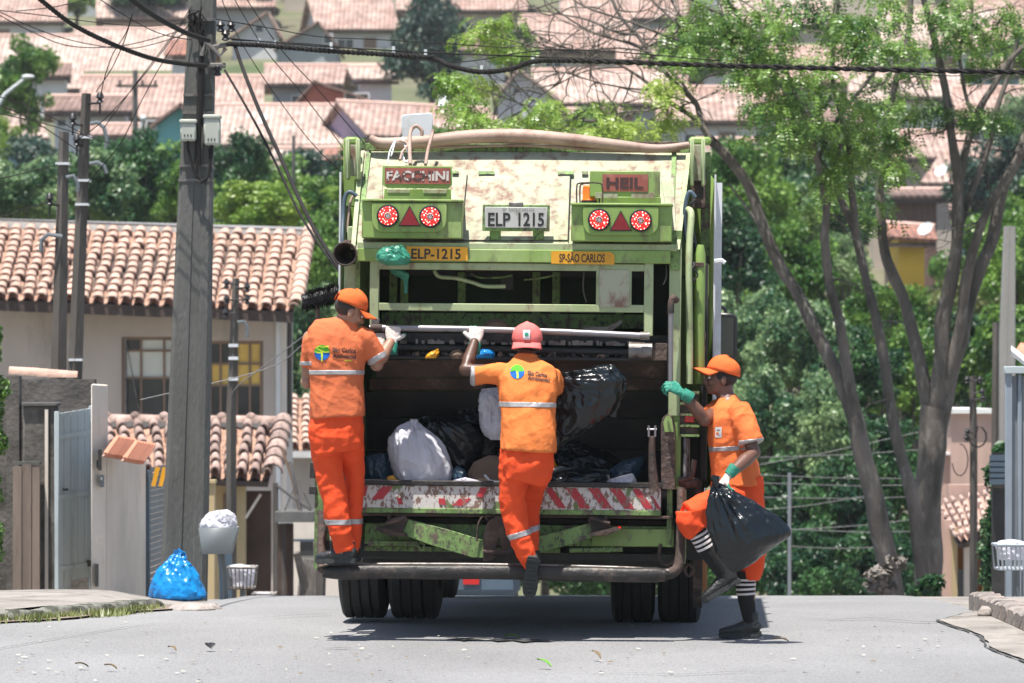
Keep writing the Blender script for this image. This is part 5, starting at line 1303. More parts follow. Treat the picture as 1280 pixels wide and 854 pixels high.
# --- right
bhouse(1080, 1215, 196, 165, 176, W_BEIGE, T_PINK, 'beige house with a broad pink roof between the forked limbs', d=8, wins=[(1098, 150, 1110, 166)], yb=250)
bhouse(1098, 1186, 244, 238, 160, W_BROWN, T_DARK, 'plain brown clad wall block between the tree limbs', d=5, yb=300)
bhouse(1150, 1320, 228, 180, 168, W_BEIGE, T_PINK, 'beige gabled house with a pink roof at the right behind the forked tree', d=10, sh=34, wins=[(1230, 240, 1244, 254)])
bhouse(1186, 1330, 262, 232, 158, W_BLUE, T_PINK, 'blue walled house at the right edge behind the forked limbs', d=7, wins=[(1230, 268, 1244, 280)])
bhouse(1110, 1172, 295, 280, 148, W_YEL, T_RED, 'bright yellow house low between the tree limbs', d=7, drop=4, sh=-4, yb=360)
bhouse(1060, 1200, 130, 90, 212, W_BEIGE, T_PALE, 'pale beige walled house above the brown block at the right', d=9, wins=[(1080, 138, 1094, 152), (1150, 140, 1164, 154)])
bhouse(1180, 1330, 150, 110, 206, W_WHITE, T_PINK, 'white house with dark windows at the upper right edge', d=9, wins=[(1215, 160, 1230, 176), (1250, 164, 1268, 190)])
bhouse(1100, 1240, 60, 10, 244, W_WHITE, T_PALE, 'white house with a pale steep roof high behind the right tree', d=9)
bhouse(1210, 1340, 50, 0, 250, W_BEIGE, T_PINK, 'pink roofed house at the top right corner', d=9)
# --- rows beyond, up the hill
q = random.Random(77); k_ = 0
cols = ['beige', 'white', 'grey']
for row, (Yr, n_) in enumerate(((279, 12),)):
    for i in range(n_):
        x = -60+1400*(i+q.uniform(.1, .5))/n_; w_ = q.uniform(95, 140)*285/Yr
        c_ = q.randrange(3); rf = q.choice([T_PINK, T_PALE, T_RED]); k_ += 1
        # placed on the hill by its own ground height
        zg = zr(Yr+3); ye = HY-(zg+3.0-EYE)*F/Yr; yr_ = HY-(zg+5.2-EYE)*F/(Yr+4.5)
        if yr_ < -60: pass
        o = bhouse(x, x+w_, ye, yr_, Yr+q.uniform(-2, 2), (W_BEIGE, W_WHITE, W_GREY)[c_], rf, 'tile roofed house in the '+'row cut by the top edge, '+nth(i, n_), d=9, wins=[(x+w_*.2, ye+9, x+w_*.34, ye+24), (x+w_*.6, ye+9, x+w_*.74, ye+24)], group='houses in the topmost rows')

for i, (x0, x1, ye, yr, Y_, wm, lab) in enumerate([
 (-30, 62, 172, 160, 160, W_BLUE, 'small blue walled house under the dark round tree at the left edge'), (95, 168, 168, 157, 163, W_WHITE, 'small white house just above the bushes behind the thin service poles'),
 (405, 462, 200, 186, 150, W_WHITE, 'small white house just left of the truck top'), (560, 640, 62, 44, 240, W_WHITE, 'small white house right of the round bluish tree'),
 (700, 770, 152, 138, 172, W_WHITE, 'small white house just above the truck roof at the right'), (790, 860, 114, 98, 205, W_BLUE, 'small blue grey house behind the bare twigs'),
 (900, 985, 134, 116, 200, W_WHITE, 'small white house behind the crossing limbs'), (1010, 1085, 156, 140, 180, W_WHITE, 'small white house behind the middle of the crown'),
 (1120, 1190, 120, 102, 205, W_WHITE, 'small white house seen between the forks at the upper right'), (1215, 1285, 92, 76, 225, W_BLUE, 'small blue house at the upper right edge'),
 (205, 262, 68, 50, 235, W_WHITE, 'small white house behind the concrete pole near the top'), (20, 90, 94, 80, 225, W_WHITE, 'small white house above the dark round tree at the left'),
 (440, 500, 98, 84, 205, W_WHITE, 'small white house left of the round bluish tree'), (640, 690, 42, 26, 250, W_BLUE, 'small blue house near the top edge right of the centre')]):
    bhouse(x0, x1, ye, yr, Y_, wm, (T_PALE, T_PINK, T_RED, T_DARK)[i % 4], lab, d=5, sh=(-6, 8, 0)[i % 3])
# trees and bushes in the gaps, water tanks, aerials
q = random.Random(31)
GAPS = [(300, 70), (470, 66), (120, 20), (48, 30), (250, 16), (590, 92), (650, 40), (700, 6), (760, 66), (845, 96), (940, 96), (1010, 46), (1060, 74), (1120, 8), (1190, 74), (1245, 100), (330, 118), (480, 118), (30, 140), (225, 122), (860, 140), (985, 140), (1060, 150), (1220, 210), (1090, 215), (620, 20), (800, 28), (880, 20), (980, 30), (420, 2), (360, 72), (150, 86), (1150, 84), (700, 96), (1270, 90)]
# utility poles and lamp in the middle distance
lp = thing('street_lamp', (P(-2, 0, 120).x, 120, zr(120)), 'white curved street lamp in front of the small left tree', 'street lamp')
MB().tube([(P(-2, 0, 120).x-.3, 120, zr(120)), P(-6, 300, 120), P(-4, 135, 120), P(6, 118, 120), P(30, 99, 120)], [.12, .10, .08, .06, .045], 8).build('post', [M['white_paint']], lp)
MB().ball(P(35, 96, 120), (.20, .12, .07), 12, 6).build('lamp_head', [M['white_paint']], lp)
for (x, yt, Y_, lab) in ((169, 88, 140, 'far concrete pole with a crossarm behind the thin service poles'), (258, 176, 110, 'thin far post rising from the bushes right of the big pole'), (367, 170, 118, 'thin grey far post above the bushes left of the truck')):
    t = thing('utility_pole', (P(x, 0, Y_).x, Y_, zr(Y_)), lab, 'pole')
    MB().tube([(P(x, 0, Y_).x, Y_, zr(Y_)-.5), P(x, yt, Y_)], [.16, .09] if Y_ == 140 else [.06, .05], 8).build('shaft', [M['concrete_pole']], t)
    if Y_ == 140:
        MB().box((P(146, 0, Y_).x, Y_-.15, P(0, 108, Y_).z-.05), (P(198, 0, Y_).x, Y_-.05, P(0, 108, Y_).z+.05)).build('crossarm', [M['bark']], t)
        for xx in (150, 178, 194): MB().lathe([(.03, 0), (.07, .05), (.03, .1), (.06, .15), (.02, .2)], P(xx, 107, Y_-.1), (0, 0, 1), 8).build('insulator', [M['black_plastic']], t)
t = thing('garden_lamp', P(178, 175, 118), 'small white globe lamp among the bushes left of the concrete pole', 'lamp')
MB().tube([P(177, 230, 118), P(177, 152, 118)], .05, 6).build('post', [M['white_paint']], t); MB().ball(P(179, 148, 118), .10, 10, 7).build('globe', [M['white_paint']], t)
for (x, y, Y_, lab) in ((1158, 288, 147, 'white satellite dish on the yellow house roof'), (1178, 215, 166, 'white satellite dish on the pink roof at the right'), (330, 150, 188, 'pale satellite dish on the wide roof right of the concrete pole'), (556, 128, 184, 'white satellite dish near the lime green twigs')):
    t = thing('satellite_dish', P(x, y+6, Y_), lab, 'satellite dish')
    MB().lathe([(0.01, 0), (.13, .02), (.22, .06), (.29, .11), (.30, .11), (.23, .05), (.13, .005), (.01, -.015)], P(x, y, Y_-.3), (-.5, -.6, .6), 18, cap=False).build('dish', [M['white_paint']], t, smooth=60)
    MB().tube([P(x, y+9, Y_), P(x, y, Y_-.25)], .03, 6).build('mast', [M['worn_steel']], t)

# ================================================================== BACKGROUND TREES
CR = {}
def crown_mesh(kind, var):
    key = (kind, var)
    if key in CR: return CR[key]
    q = random.Random(500+var*7+hash(kind) % 1 if False else 500+var*7)
    bl = []
    if kind == 'round':
        for _ in range(46):
            d = Vector((q.gauss(0, 1), q.gauss(0, 1), q.gauss(0, 1))).normalized()*(.30+.55*q.random()); r_ = q.uniform(.16, .32); bl.append((tuple(d), (r_, r_, r_*.8)))
    elif kind == 'tall':
        for i in range(50):
            z = q.uniform(-1, 1); w_ = (1-((z+.2)/1.25)**2)**.5 if abs((z+.2)/1.25) < 1 else .1; a = q.uniform(0, 6.28); r_ = q.uniform(.14, .26)
            bl.append(((cos(a)*w_*q.uniform(.2, .75), sin(a)*w_*q.uniform(.2, .75), z), (r_, r_, r_)))
    mb = MB(); leaf_cloud(mb, bl, 8500, .075, 900+var, up=.35, hollow=.35, aspect=.6)
    me = mb.mesh('crown_leaves'); CR[key] = me; return me
def crown(kind, var, m):
    me = crown_mesh(kind, var); key = (kind, var, m.name)
    if key not in CR:
        c = me.copy(); c.materials.clear(); c.materials.append(m); CR[key] = c
    return CR[key]
_tc = [0]
def btree(px, py, rx, ry, Y, mk, label, kind='round', group='trees in the valley and on the hillside', squash=1.0, name='tree'):
    """tree whose crown is centred at photo position px, py with half sizes rx, ry (photo pixels) at distance Y"""
    _tc[0] += 1; i = _tc[0]; c = P(px, py, Y); sx, sz = rx*1.3*Y/F, ry*1.25*Y/F
    zg = min(zr(Y), c.z-sz*.9)
    t = thing(name, (c.x, Y, zg), label, 'tree', group)
    o = bpy.data.objects.new('crown', crown(kind, i % 4, M[mk])); link(o, t); o.location = c-Vector((c.x, Y, zg)); o.scale = (sx, max(sx, sz)*.8*squash, sz); o.rotation_euler = (0, 0, i*1.3)
    tag(o, kind='stuff')
    mb = MB(); r_ = max(.12, sx*.07)
    mb.tube([(c.x, Y, zg-.4), (c.x+r_*.6, Y, zg+(c.z-zg)*.5), (c.x, Y, c.z+sz*.3)], [r_, r_*.75, r_*.2], 7)
    for k in range(3):
        a = i+k*2.1; mb.tube([(c.x+r_*.5, Y, zg+(c.z-zg)*.55), (c.x+cos(a)*sx*.5, Y+sin(a)*sx*.4, c.z+sz*.15)], [r_*.5, r_*.12], 5)
    mb.build('trunk', [M['bark_dark']], t, smooth=60)
    return t
B = 'bush like tree in the leafy band behind the roofs'
L1 = [
 (25, 105, 52, 58, 150, 'leaf_mid', 'dark round tree behind the white street lamp at the left edge'),
 (0, 182, 26, 30, 140, 'leaf_lime', 'light green tree at the left edge below the dark round one'),
 (95, 4, 30, 14, 270, 'leaf_lime', 'light green tuft of a tree at the very top left'),
 (185, -8, 60, 24, 262, 'leaf_dark', 'dark tree at the top edge left of the concrete pole'),
 (330, -20, 30, 22, 270, 'leaf_mid', 'tree at the top edge right of the concrete pole'),
 (537, 62, 60, 66, 206, 'leaf_blue', 'large round bluish green tree above the truck'),
 (30, 245, 60, 42, 98, 'leaf_cool', 'leafy tree with pale leaves behind the left end of the big tiled roof'),
 (110, 235, 60, 50, 100, 'leaf_cool', 'leafy tree behind the two thin service poles'),
 (180, 225, 62, 62, 102, 'leaf_dark', 'dark dense tree left of the concrete pole'),
 (232, 250, 36, 40, 95, 'leaf_mid', 'mid green tree just behind the concrete pole'),
 (305, 222, 46, 52, 104, 'leaf_dark', 'dark tree right of the concrete pole'),
 (320, 262, 56, 36, 92, 'leaf_lime', 'bright light green tree behind the right end of the tiled roof'),
 (395, 268, 48, 44, 96, 'leaf_mid', 'tree just left of the truck top'),
 (400, 340, 50, 60, 88, 'leaf_mid', 'tree between the tiled roof and the truck'),
 (395, 430, 44, 70, 86, 'leaf_cool', 'tree low between the tiled house and the truck'),
 (430, 262, 40, 30, 100, 'leaf_lime', 'light green tree behind the left edge of the truck'),
 (735, 158, 46, 24, 150, 'leaf_mid', 'tree just above the truck roof right of centre'),
 (690, 170, 36, 20, 140, 'leaf_lime', 'light green tree behind the truck roof'),
 (560, 190, 60, 30, 120, 'leaf_mid', 'tree hidden mostly behind the truck roof'),
 (930, 240, 60, 66, 100, 'leaf_mid', 'mid green tree right of the truck top'),
 (1000, 250, 60, 60, 104, 'leaf_cool', 'tree with pale leaves behind the leaning limbs'),
 (905, 330, 60, 66, 88, 'leaf_dark', 'dark tree right beside the truck mirror'),
 (985, 345, 66, 64, 90, 'leaf_mid', 'tree behind the leaning limbs at mid height'),
 (1052, 330, 34, 40, 108, 'leaf_cool', 'tree behind the second bare limb'),
 (1080, 400, 56, 56, 92, 'leaf_mid', 'tree seen between the two street trees'),
 (1140, 418, 50, 50, 94, 'leaf_mid', 'tree framed by the fork of the dark street tree'),
 (1215, 400, 56, 50, 96, 'leaf_olive', 'olive green tree behind the right fork'),
 (1270, 330, 56, 66, 92, 'leaf_mid', 'tree at the right edge behind the pale pole'),
 (1196, 372, 30, 34, 100, 'leaf_olive', 'pale olive tree beside the yellow house'),
 (1262, 280, 30, 30, 116, 'leaf_lime', 'light green tree behind the right limbs'),
 (935, 430, 62, 62, 80, 'leaf_cool', 'pale leaved tree right of the walking man at head height'),
 (1000, 440, 60, 66, 78, 'leaf_cool', 'pale leaved tree behind the leaning trunk'),
 (1075, 470, 60, 60, 82, 'leaf_dark', 'dark tree behind the left trunk'),
 (1140, 480, 56, 60, 84, 'leaf_mid', 'tree behind the dark trunk base'),
 (1210, 450, 60, 56, 86, 'leaf_dark', 'dark tree behind the short service pole'),
 (1268, 450, 56, 70, 84, 'leaf_mid', 'tree behind the steel gate'),
 (960, 520, 60, 60, 74, 'leaf_cool', 'tree with glinting pale leaves behind the walking man'),
 (1030, 545, 62, 66, 72, 'leaf_cool', 'large pale leaved bush right of the walking man'),
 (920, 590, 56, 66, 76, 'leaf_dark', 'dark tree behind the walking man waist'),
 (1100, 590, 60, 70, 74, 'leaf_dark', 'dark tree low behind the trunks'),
 (985, 640, 66, 70, 72, 'leaf_dark', 'dark tree behind the held rubbish bag'),
 (1060, 650, 66, 70, 70, 'leaf_dark', 'dark tree left of the trunks at the crest'),
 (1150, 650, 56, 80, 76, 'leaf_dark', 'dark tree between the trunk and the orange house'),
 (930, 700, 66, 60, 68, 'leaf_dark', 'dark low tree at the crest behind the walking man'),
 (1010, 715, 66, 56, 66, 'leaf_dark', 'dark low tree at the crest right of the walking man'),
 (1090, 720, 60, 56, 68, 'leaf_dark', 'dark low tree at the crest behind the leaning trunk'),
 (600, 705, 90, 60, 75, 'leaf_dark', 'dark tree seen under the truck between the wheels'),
 (760, 700, 90, 66, 75, 'leaf_dark', 'dark tree seen under the right half of the truck'),
 (865, 60, 40, 40, 215, 'leaf_mid', 'tree on the far hill behind the limbs'),
 (1262, 178, 20, 20, 172, 'leaf_mid', 'small tree before the blue house at the right'),
 (1270, 150, 24, 30, 190, 'leaf_cool', 'small cool green tree at the upper right edge'),
 (640, 60, 34, 30, 225, 'leaf_mid', 'tree right of the bluish one at the top centre'),
 (20, 20, 40, 20, 280, 'leaf_mid', 'tree in the top left corner'),
]
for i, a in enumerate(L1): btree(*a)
# extra leafy fill behind the truck and down the valley, mostly hidden
q = random.Random(5)
for i in range(26):
    x = -100+1500*(i+.5)/26; btree(x, 420+q.uniform(-90, 60)+(60 if 1040 < x < 1250 else 0), 75, 85, 112+q.uniform(-4, 4), q.choice(['leaf_dark', 'leaf_mid', 'leaf_dark']), 'tree in the farther leafy row of the valley, '+nth(i, 26), group='trees of the farther leafy row')
for i in range(26):
    x = -100+1500*(i+.5)/26; btree(x, 250+q.uniform(-20, 30)+(180 if 1040 < x < 1250 else 0), 70, 60, 134+q.uniform(-4, 4), q.choice(['leaf_dark', 'leaf_mid', 'leaf_blue']), 'tree at the foot of the hillside below the houses, '+nth(i, 26), group='trees at the foot of the hillside')

def nth_top(k): return _ORD[[0, 3, 4, 5, 7, 8, 9, 1, 2, 6].index([0, 7, 8, 1, 2, 3, 9, 4, 5, 6][0]) if False else [2, 3, 4, 6, 8, 7, 9, 0, 1, 5][k]]+' from the top'
# thin pale wires and rails crossing the dark trees at the right
for k, (a, b_) in enumerate([((950, 594), (1180, 598)), ((950, 604), (1180, 606)), ((955, 622), (1180, 620)), ((930, 640), (1085, 620)), ((985, 663), (1180, 645)), ((985, 662), (1180, 664)), ((985, 683), (1110, 684)), ((900, 590), (1150, 540)), ((950, 572), (1180, 560)), ((1130, 640), (1180, 640))]):
    A_, B2 = P(a[0], a[1], 58), P(b_[0], b_[1], 58); mid = (A_+B2)/2-Vector((0, 0, .03))
    t = tag(MB().tube([A_, mid, B2], .006, 5).build('overhead_wire', [M['wire_grey']]), 'thin pale wire over the dark trees right of the walking man, '+nth_top(k), 'wire', 'thin wires over the dark trees')
t = thing('garden_post', (P(987, 0, 60).x, 60, zr(60)), 'thin pale post among the wires right of the walking man', 'post')
MB().tube([(P(987, 0, 60).x, 60, zr(60)-.2), P(987, 591, 60)], .03, 6).build('shaft', [M['shutter_grey']], t)

# ================================================================== OVERHEAD CABLES
def cable(pts, Ys, r, m, label, name='overhead_cable', sag=0, n=6, group=None, twist=False):
    pp = [P(x, y, Ys[0]+(Ys[1]-Ys[0])*i/(len(pts)-1)) for i, (x, y) in enumerate(pts)]
    out = []; k = len(pp)
    for i in range(k-1):
        p0, p1, p2, p3 = pp[max(i-1, 0)], pp[i], pp[i+1], pp[min(i+2, k-1)]
        for s_ in range(8):
            f = s_/8; out.append(0.5*((2*p1)+(-p0+p2)*f+(2*p0-5*p1+4*p2-p3)*f*f+(-p0+3*p1-3*p2+p3)*f**3))
    out.append(pp[-1])
    if twist:
        fine = []
        for a, b_ in zip(out, out[1:]):
            for s_ in range(6): fine.append(a.lerp(b_, s_/6))
        mb = MB()
        for ph in (0, pi):
            q_ = [p+Vector((0, cos(i*.9+ph), sin(i*.9+ph)))*r*.6 for i, p in enumerate(fine)]; mb.tube(q_, r*.75, 5)
        o = mb.build(name, [m], smooth=60)
    else:
        o = MB().tube(out, r, n).build(name, [m], smooth=60)
    return tag(o, label, 'cable', group)
Yk = 33.2
cable([(284, 55), (330, 57), (400, 63), (480, 68), (540, 73), (562, 82), (600, 90), (640, 86), (668, 77), (720, 76), (900, 82), (1100, 87), (1320, 91)], (Yk, 30), .018, M['wire'], 'thick black overhead cable with a dip crossing the whole photo above the truck', twist=True)
cable([(284, 48), (400, 58), (540, 66), (640, 70), (800, 76)], (Yk, 31), .006, M['wire'], 'thin wire running just above the thick black cable over the truck')
cable([(290, 50), (420, 58), (560, 78), (700, 62), (900, 76)], (Yk, 34), .005, M['wire'], 'fine sagging wire beside the thick cable dip')
for ci, (x, y) in enumerate(((324, 56), (343, 58), (414, 61), (492, 66), (532, 70), (602, 90), (666, 78))):
    mb = MB(); c = P(x, y-1, Yk-.02-(x-284)*.0031); mb.box((c.x-.012, c.y-.03, c.z-.03), (c.x+.012, c.y+.03, c.z+.045)); tag(mb.build('cable_clamp', [M['white_paint']]), 'white clamp on the thick black overhead cable, '+nth(ci, 7), 'clamp', 'white clamps on the thick cable')
cable([(44, -6), (90, 30), (140, 55), (190, 73), (230, 80), (258, 82)], (27, Yk-.2), .016, M['wire'], 'lower of the two heavy twisted cables coming from the top left to the pole', twist=True)
cable([(158, -6), (190, 18), (230, 40), (262, 51)], (28, Yk-.2), .018, M['wire'], 'upper of the two heavy twisted cables coming from the top left to the pole', twist=True)
cable([(294, 58), (305, 90), (325, 140), (350, 195), (370, 240), (395, 290), (430, 345)], (Yk, 30), .016, M['wire'], 'thick drop cable running down from the pole towards the truck')
cable([(281, 88), (300, 120), (325, 165), (350, 215), (372, 262), (398, 305), (425, 340)], (Yk, 30.5), .010, M['wire'], 'thin wavy drop cable beside the thick one left of the truck')
thin = [([(-10, 12), (60, 20), (120, 28), (180, 33), (240, 28)], 'thin wire at the top left, topmost of those fanning to the pole'),
        ([(-10, 10), (50, 38), (110, 55), (170, 60), (240, 40)], 'thin sagging wire fanning to the pole from the top left'),
        ([(-10, 14), (40, 40), (90, 58), (160, 56), (240, 34)], 'second thin sagging wire fanning to the pole from the top left'),
        ([(120, -4), (160, 22), (200, 42), (240, 50)], 'thin wire from the top edge to the pole bracket'),
        ([(20, 14), (60, 10), (90, 4), (130, -6)], 'short dark wire across the top left corner'),
        ([(165, 18), (158, 40), (140, 70), (130, 100), (126, 120)], 'wire dropping from the top to the taller service pole'),
        ([(165, 20), (155, 52), (140, 85), (120, 115)], 'second wire dropping from the top to the taller service pole'),
        ([(240, 8), (215, 45), (185, 85), (160, 118), (130, 160)], 'wire slanting from the pole down to the service poles'),
        ([(240, 12), (210, 55), (175, 100), (130, 150), (92, 178)], 'second slanting wire from the pole to the service poles'),
        ([(242, 22), (205, 75), (175, 130), (150, 180), (108, 230)], 'steep slanting wire left of the pole'),
        ([(-10, 226), (40, 214), (72, 206)], 'wire reaching the shorter service pole from the left edge'),
        ([(-10, 275), (30, 262), (60, 252)], 'lower wire reaching the shorter service pole from the left edge'),
        ([(-10, 118), (40, 135), (90, 160), (107, 170)], 'fine wire behind the lamp at the left'),
        ([(-10, 128), (40, 150), (100, 190)], 'second fine wire behind the lamp at the left'),
        ([(-10, 140), (60, 156), (140, 180)], 'third fine wire low behind the lamp at the left'),
        ([(275, -6), (300, 50), (345, 120), (400, 190), (470, 250)], 'fine wire slanting down across the pink roofs'),
        ([(290, -6), (330, 60), (380, 120), (440, 200)], 'second fine wire slanting down across the pink roofs'),
        ([(305, -6), (350, 60), (400, 115), (460, 185)], 'third fine wire slanting down across the pink roofs'),
        ([(270, 24), (330, 34), (400, 46), (480, 50), (640, 60)], 'fine wire leaving the pole to the right over the roofs'),
        ([(380, 420), (340, 450), (300, 480), (290, 492)], 'pale wire from the short service pole to the left man'),
        ([(430, 395), (380, 430), (330, 462), (175, 500)], 'pale wire crossing the windows of the tiled house'),
        ([(1290, 88), (1200, 95), (1120, 91)], 'fine wire near the thick cable at the right edge')]
for pts, lab in thin: cable(pts, (32.8, 33.4) if pts[0][0] > 100 and pts[0][0] < 320 else (36, 36.2), .0045, M['wire'] if 'pale' not in lab else M['wire_grey'], lab, n=4)

# ================================================================== THE REFUSE TRUCK
_o = P(645, 485, 25); TO = Vector((_o.x, 25.0, 0.0))
truck = thing('garbage_truck', TO, 'green and white rear loading garbage truck with its hopper open and full of bags', 'garbage truck', rot=(0, radians(.55), radians(-3.0)))
TM = Matrix.Translation(TO) @ truck.rotation_euler.to_matrix().to_4x4(); TI = TM.inverted()
CAMP = Vector((0, 0, EYE))
def T(px, py, c):
    """truck space point on the plane local y = c seen at photo position px, py"""
    a = TI @ CAMP; b_ = TI @ P(px, py, 25); d = b_-a; k = (c-a.y)/d.y; return a+d*k
def W(px, py, c): return TM @ T(px, py, c)
def sc(c): return (25+c)/F
def tb(mb, x0, y0, x1, y1, c, th, mi=0):
    m_ = T((x0+x1)/2, (y0+y1)/2, c); hw, hh = abs(x1-x0)/2*sc(c), abs(y1-y0)/2*sc(c)
    mb.box((m_.x-hw, c, m_.z-hh), (m_.x+hw, c+th, m_.z+hh), mi); return mb
def tp(name, x0, y0, x1, y1, c, th, m, parent=None, bevel=.004):
    return tb(MB(), x0, y0, x1, y1, c, th).build(name, [m] if not isinstance(m, list) else m, parent or truck, local=True, bevel=bevel)
def tt(name, pts, r, m, parent=None, n=8, sm=True):
    """tube through truck points given as (px, py, c)"""
    pp = [T(*p) for p in pts]; out = []; k = len(pp)
    rs = r if isinstance(r, list) else None; ro = []
    if sm and k > 2:
        for i in range(k-1):
            p0, p1, p2, p3 = pp[max(i-1, 0)], pp[i], pp[i+1], pp[min(i+2, k-1)]
            for s_ in range(5):
                f = s_/5; out.append(0.5*((2*p1)+(-p0+p2)*f+(2*p0-5*p1+4*p2-p3)*f*f+(-p0+3*p1-3*p2+p3)*f**3))
                if rs: ro.append(rs[i]*(1-f)+rs[i+1]*f)
        out.append(pp[-1])
        if rs: ro.append(rs[-1])
    else: out = pp; ro = rs
    return MB().tube(out, ro if rs else r, n).build(name, [m], parent or truck, local=True, smooth=50)
def poly(name, pts, c, th, m, parent=None, bevel=.003):
    """plate with a traced outline (photo positions, any order around), front at local y=c"""
    pp = [T(x, y, c) for x, y in pts]
    ar = sum(pp[i].x*pp[(i+1) % len(pp)].z-pp[(i+1) % len(pp)].x*pp[i].z for i in range(len(pp)))
    if ar < 0: pp.reverse()
    return MB().prism(pp, (0, th, 0)).build(name, [m], parent or truck, local=True, bevel=bevel)
GR, GD, GP_, RU, DK = M['green'], M['green_dirty'], M['green_pale'], M['rusty'], M['dark_steel']

def text_on(name, s, x0, y0, x1, y1, c, m, parent, bold=.015, to_local=None, th=.002):
    cu = bpy.data.curves.new('t', 'FONT'); cu.body = s; cu.size = 1; cu.offset = bold; cu.align_x = 'LEFT'; cu.resolution_u = 4
    o = bpy.data.objects.new('t', cu); S.collection.objects.link(o); dg = bpy.context.evaluated_depsgraph_get()
    me = bpy.data.meshes.new_from_object(o.evaluated_get(dg)); bpy.data.objects.remove(o)
    xs = [v.co.x for v in me.vertices]; ys_ = [v.co.y for v in me.vertices]; a0, a1, b0, b1 = min(xs), max(xs), min(ys_), max(ys_)
    A_ = T((x0+x1)/2, (y0+y1)/2, c); hw, hh = (x1-x0)/2*sc(c), (y1-y0)/2*sc(c)
    vs = [((v.co.x-a0)/(a1-a0)*2*hw-hw+A_.x, c, (v.co.y-b0)/(b1-b0)*2*hh-hh+A_.z) for v in me.vertices]
    fs = [tuple(p.vertices) for p in me.polygons]
    mb = MB(); mb.add(vs, fs)
    return mb.build(name, [m], parent, local=True, smooth=None)

# --- body, chassis, cab
body = MB(); A0_, B0_ = -1.20, 1.235
body.box((A0_, .95, .95), (B0_, 6.2, 3.02)); bd = body.build('body', [GR], truck, local=True, bevel=.03)
mb = MB(); mb.box((B0_, .55, .62), (B0_+.012, 6.3, 3.0)); mb.build('side_panel', [M['white_paint']], truck, local=True)
mb = MB(); mb.box((A0_-.012, .55, .62), (A0_, 6.3, 3.0)); mb.build('side_panel', [M['white_paint']], truck, local=True)
for k in range(5):
    y = 1.2+k*1.15
    for sx in (A0_-.05, B0_+.012): MB().box((sx, y, .95), (sx+.04, y+.09, 2.98)).build('rib', [M['white_paint']], truck, local=True)
for sx in (-.45, .37): MB().box((sx, .6, .72), (sx+.08, 8.6, .94)).build('chassis_rail', [DK], truck, local=True)
mb = MB(); mb.box((-1.15, 6.5, .55), (1.17, 8.5, 1.55)); mb.build('cab', [M['white_paint']], truck, local=True, bevel=.05)
mb = MB(); mb.hexa([(-1.13, 6.5, 1.55), (1.15, 6.5, 1.55), (1.12, 8.45, 1.55), (-1.1, 8.45, 1.55), (-1.05, 6.55, 2.55), (1.07, 6.55, 2.55), (1.05, 8.15, 2.55), (-1.03, 8.15, 2.55)]); mb.build('cab_roof', [M['white_paint']], truck, local=True, bevel=.05)
mb = MB(); mb.hexa([(-.95, 8.44, 1.62), (.97, 8.44, 1.62), (.97, 8.47, 1.62), (-.95, 8.47, 1.62), (-.9, 8.19, 2.4), (.92, 8.19, 2.4), (.92, 8.22, 2.4), (-.9, 8.22, 2.4)]); mb.build('windscreen', [M['glass_dark']], truck, local=True)
# mirror on its arm, right
for (x0, x1) in ((893, 922),):
    poly('mirror', [(895, 394), (901, 391), (917, 392), (922, 398), (922, 445), (917, 451), (899, 450), (894, 445)], 6.9, .09, M['black_plastic'], bevel=.012)
    poly('mirror_glass', [(897, 397), (917, 397), (917, 446), (897, 446)], 6.885, .01, M['glass_dark'], bevel=0)
    tt('mirror_arm', [(880, 384, 6.95), (903, 384, 6.95), (908, 395, 6.95)], .014, M['black_plastic']); tp('mirror_mount', 890, 381, 902, 388, 6.92, .08, M['black_plastic'])
# --- wheels
def tyre(name, xc, wd, yc, zc, R, parent=truck):
    prof = []; h = wd/2
    pts = [(R*.56, -h*.75), (R*.62, -h), (R*.85, -h*1.02), (R*.96, -h*.93), (R, -h*.8), (R, -h*.5), (R-.018, -h*.48), (R-.018, -h*.40), (R, -h*.38), (R, -h*.06), (R-.018, -h*.04), (R-.018, h*.04), (R, h*.06), (R, h*.38), (R-.018, h*.40), (R-.018, h*.48), (R, h*.5), (R, h*.8), (R*.96, h*.93), (R*.85, h*1.02), (R*.62, h), (R*.56, h*.75)]
    o = MB().lathe(pts, (xc, yc, zc), (1, 0, 0), 56, cap=False).build(name, [M['rubber']], parent, local=True, smooth=40)
    MB().lathe([(.02, -h*.3), (R*.3, -h*.28), (R*.55, -h*.7), (R*.58, -h*.8), (R*.58, h*.8), (R*.55, h*.7), (R*.3, h*.28), (.02, h*.3)], (xc, yc, zc), (1, 0, 0), 28).build('rim', [RU], o, local=True)
    return o
yc = 1.95; R_ = .50
for (x0, x1) in ((420, 478), (482, 545), (762, 817), (821, 876)):
    a = T(x0, 780, 1.5); b_ = T(x1, 780, 1.5); tyre('tyre', (a.x+b_.x)/2, (b_.x-a.x)*.97, yc, R_+(.005 if x0 < 600 else .0), R_)
for xc in (-1.0, 1.02): tyre('tyre', xc, .28, 7.3, R_-.14, R_)
MB().tube([(-1.1, yc, R_), (-.3, yc, R_), (-.22, yc, R_), (.22, yc, R_), (.3, yc, R_), (1.1, yc, R_)], [.07, .08, .16, .16, .08, .07], 14).build('rear_axle', [DK], truck, local=True)
MB().ball((0, yc, R_-.02), (.23, .22, .2), 16, 10).build('differential', [DK], truck, local=True)
for sx in (-.75, .77): MB().box((sx-.28, 1.35, 1.02), (sx+.28, 2.6, 1.06)).build('mudguard', [M['black_plastic']], truck, local=True)
MB().box((-1.15, .75, .62), (1.15, .8, 1.0)).build('rear_cross_plate', [DK], truck, local=True)
MB().box((-1.1, .8, .92), (1.1, 6.2, .97)).build('floor_plate', [DK], truck, local=True)
for sx in (-.95, .9): MB().box((sx-.15, 3.4, .35), (sx+.2, 5.2, .85)).build('side_tank', [DK], truck, local=True, bevel=.03)

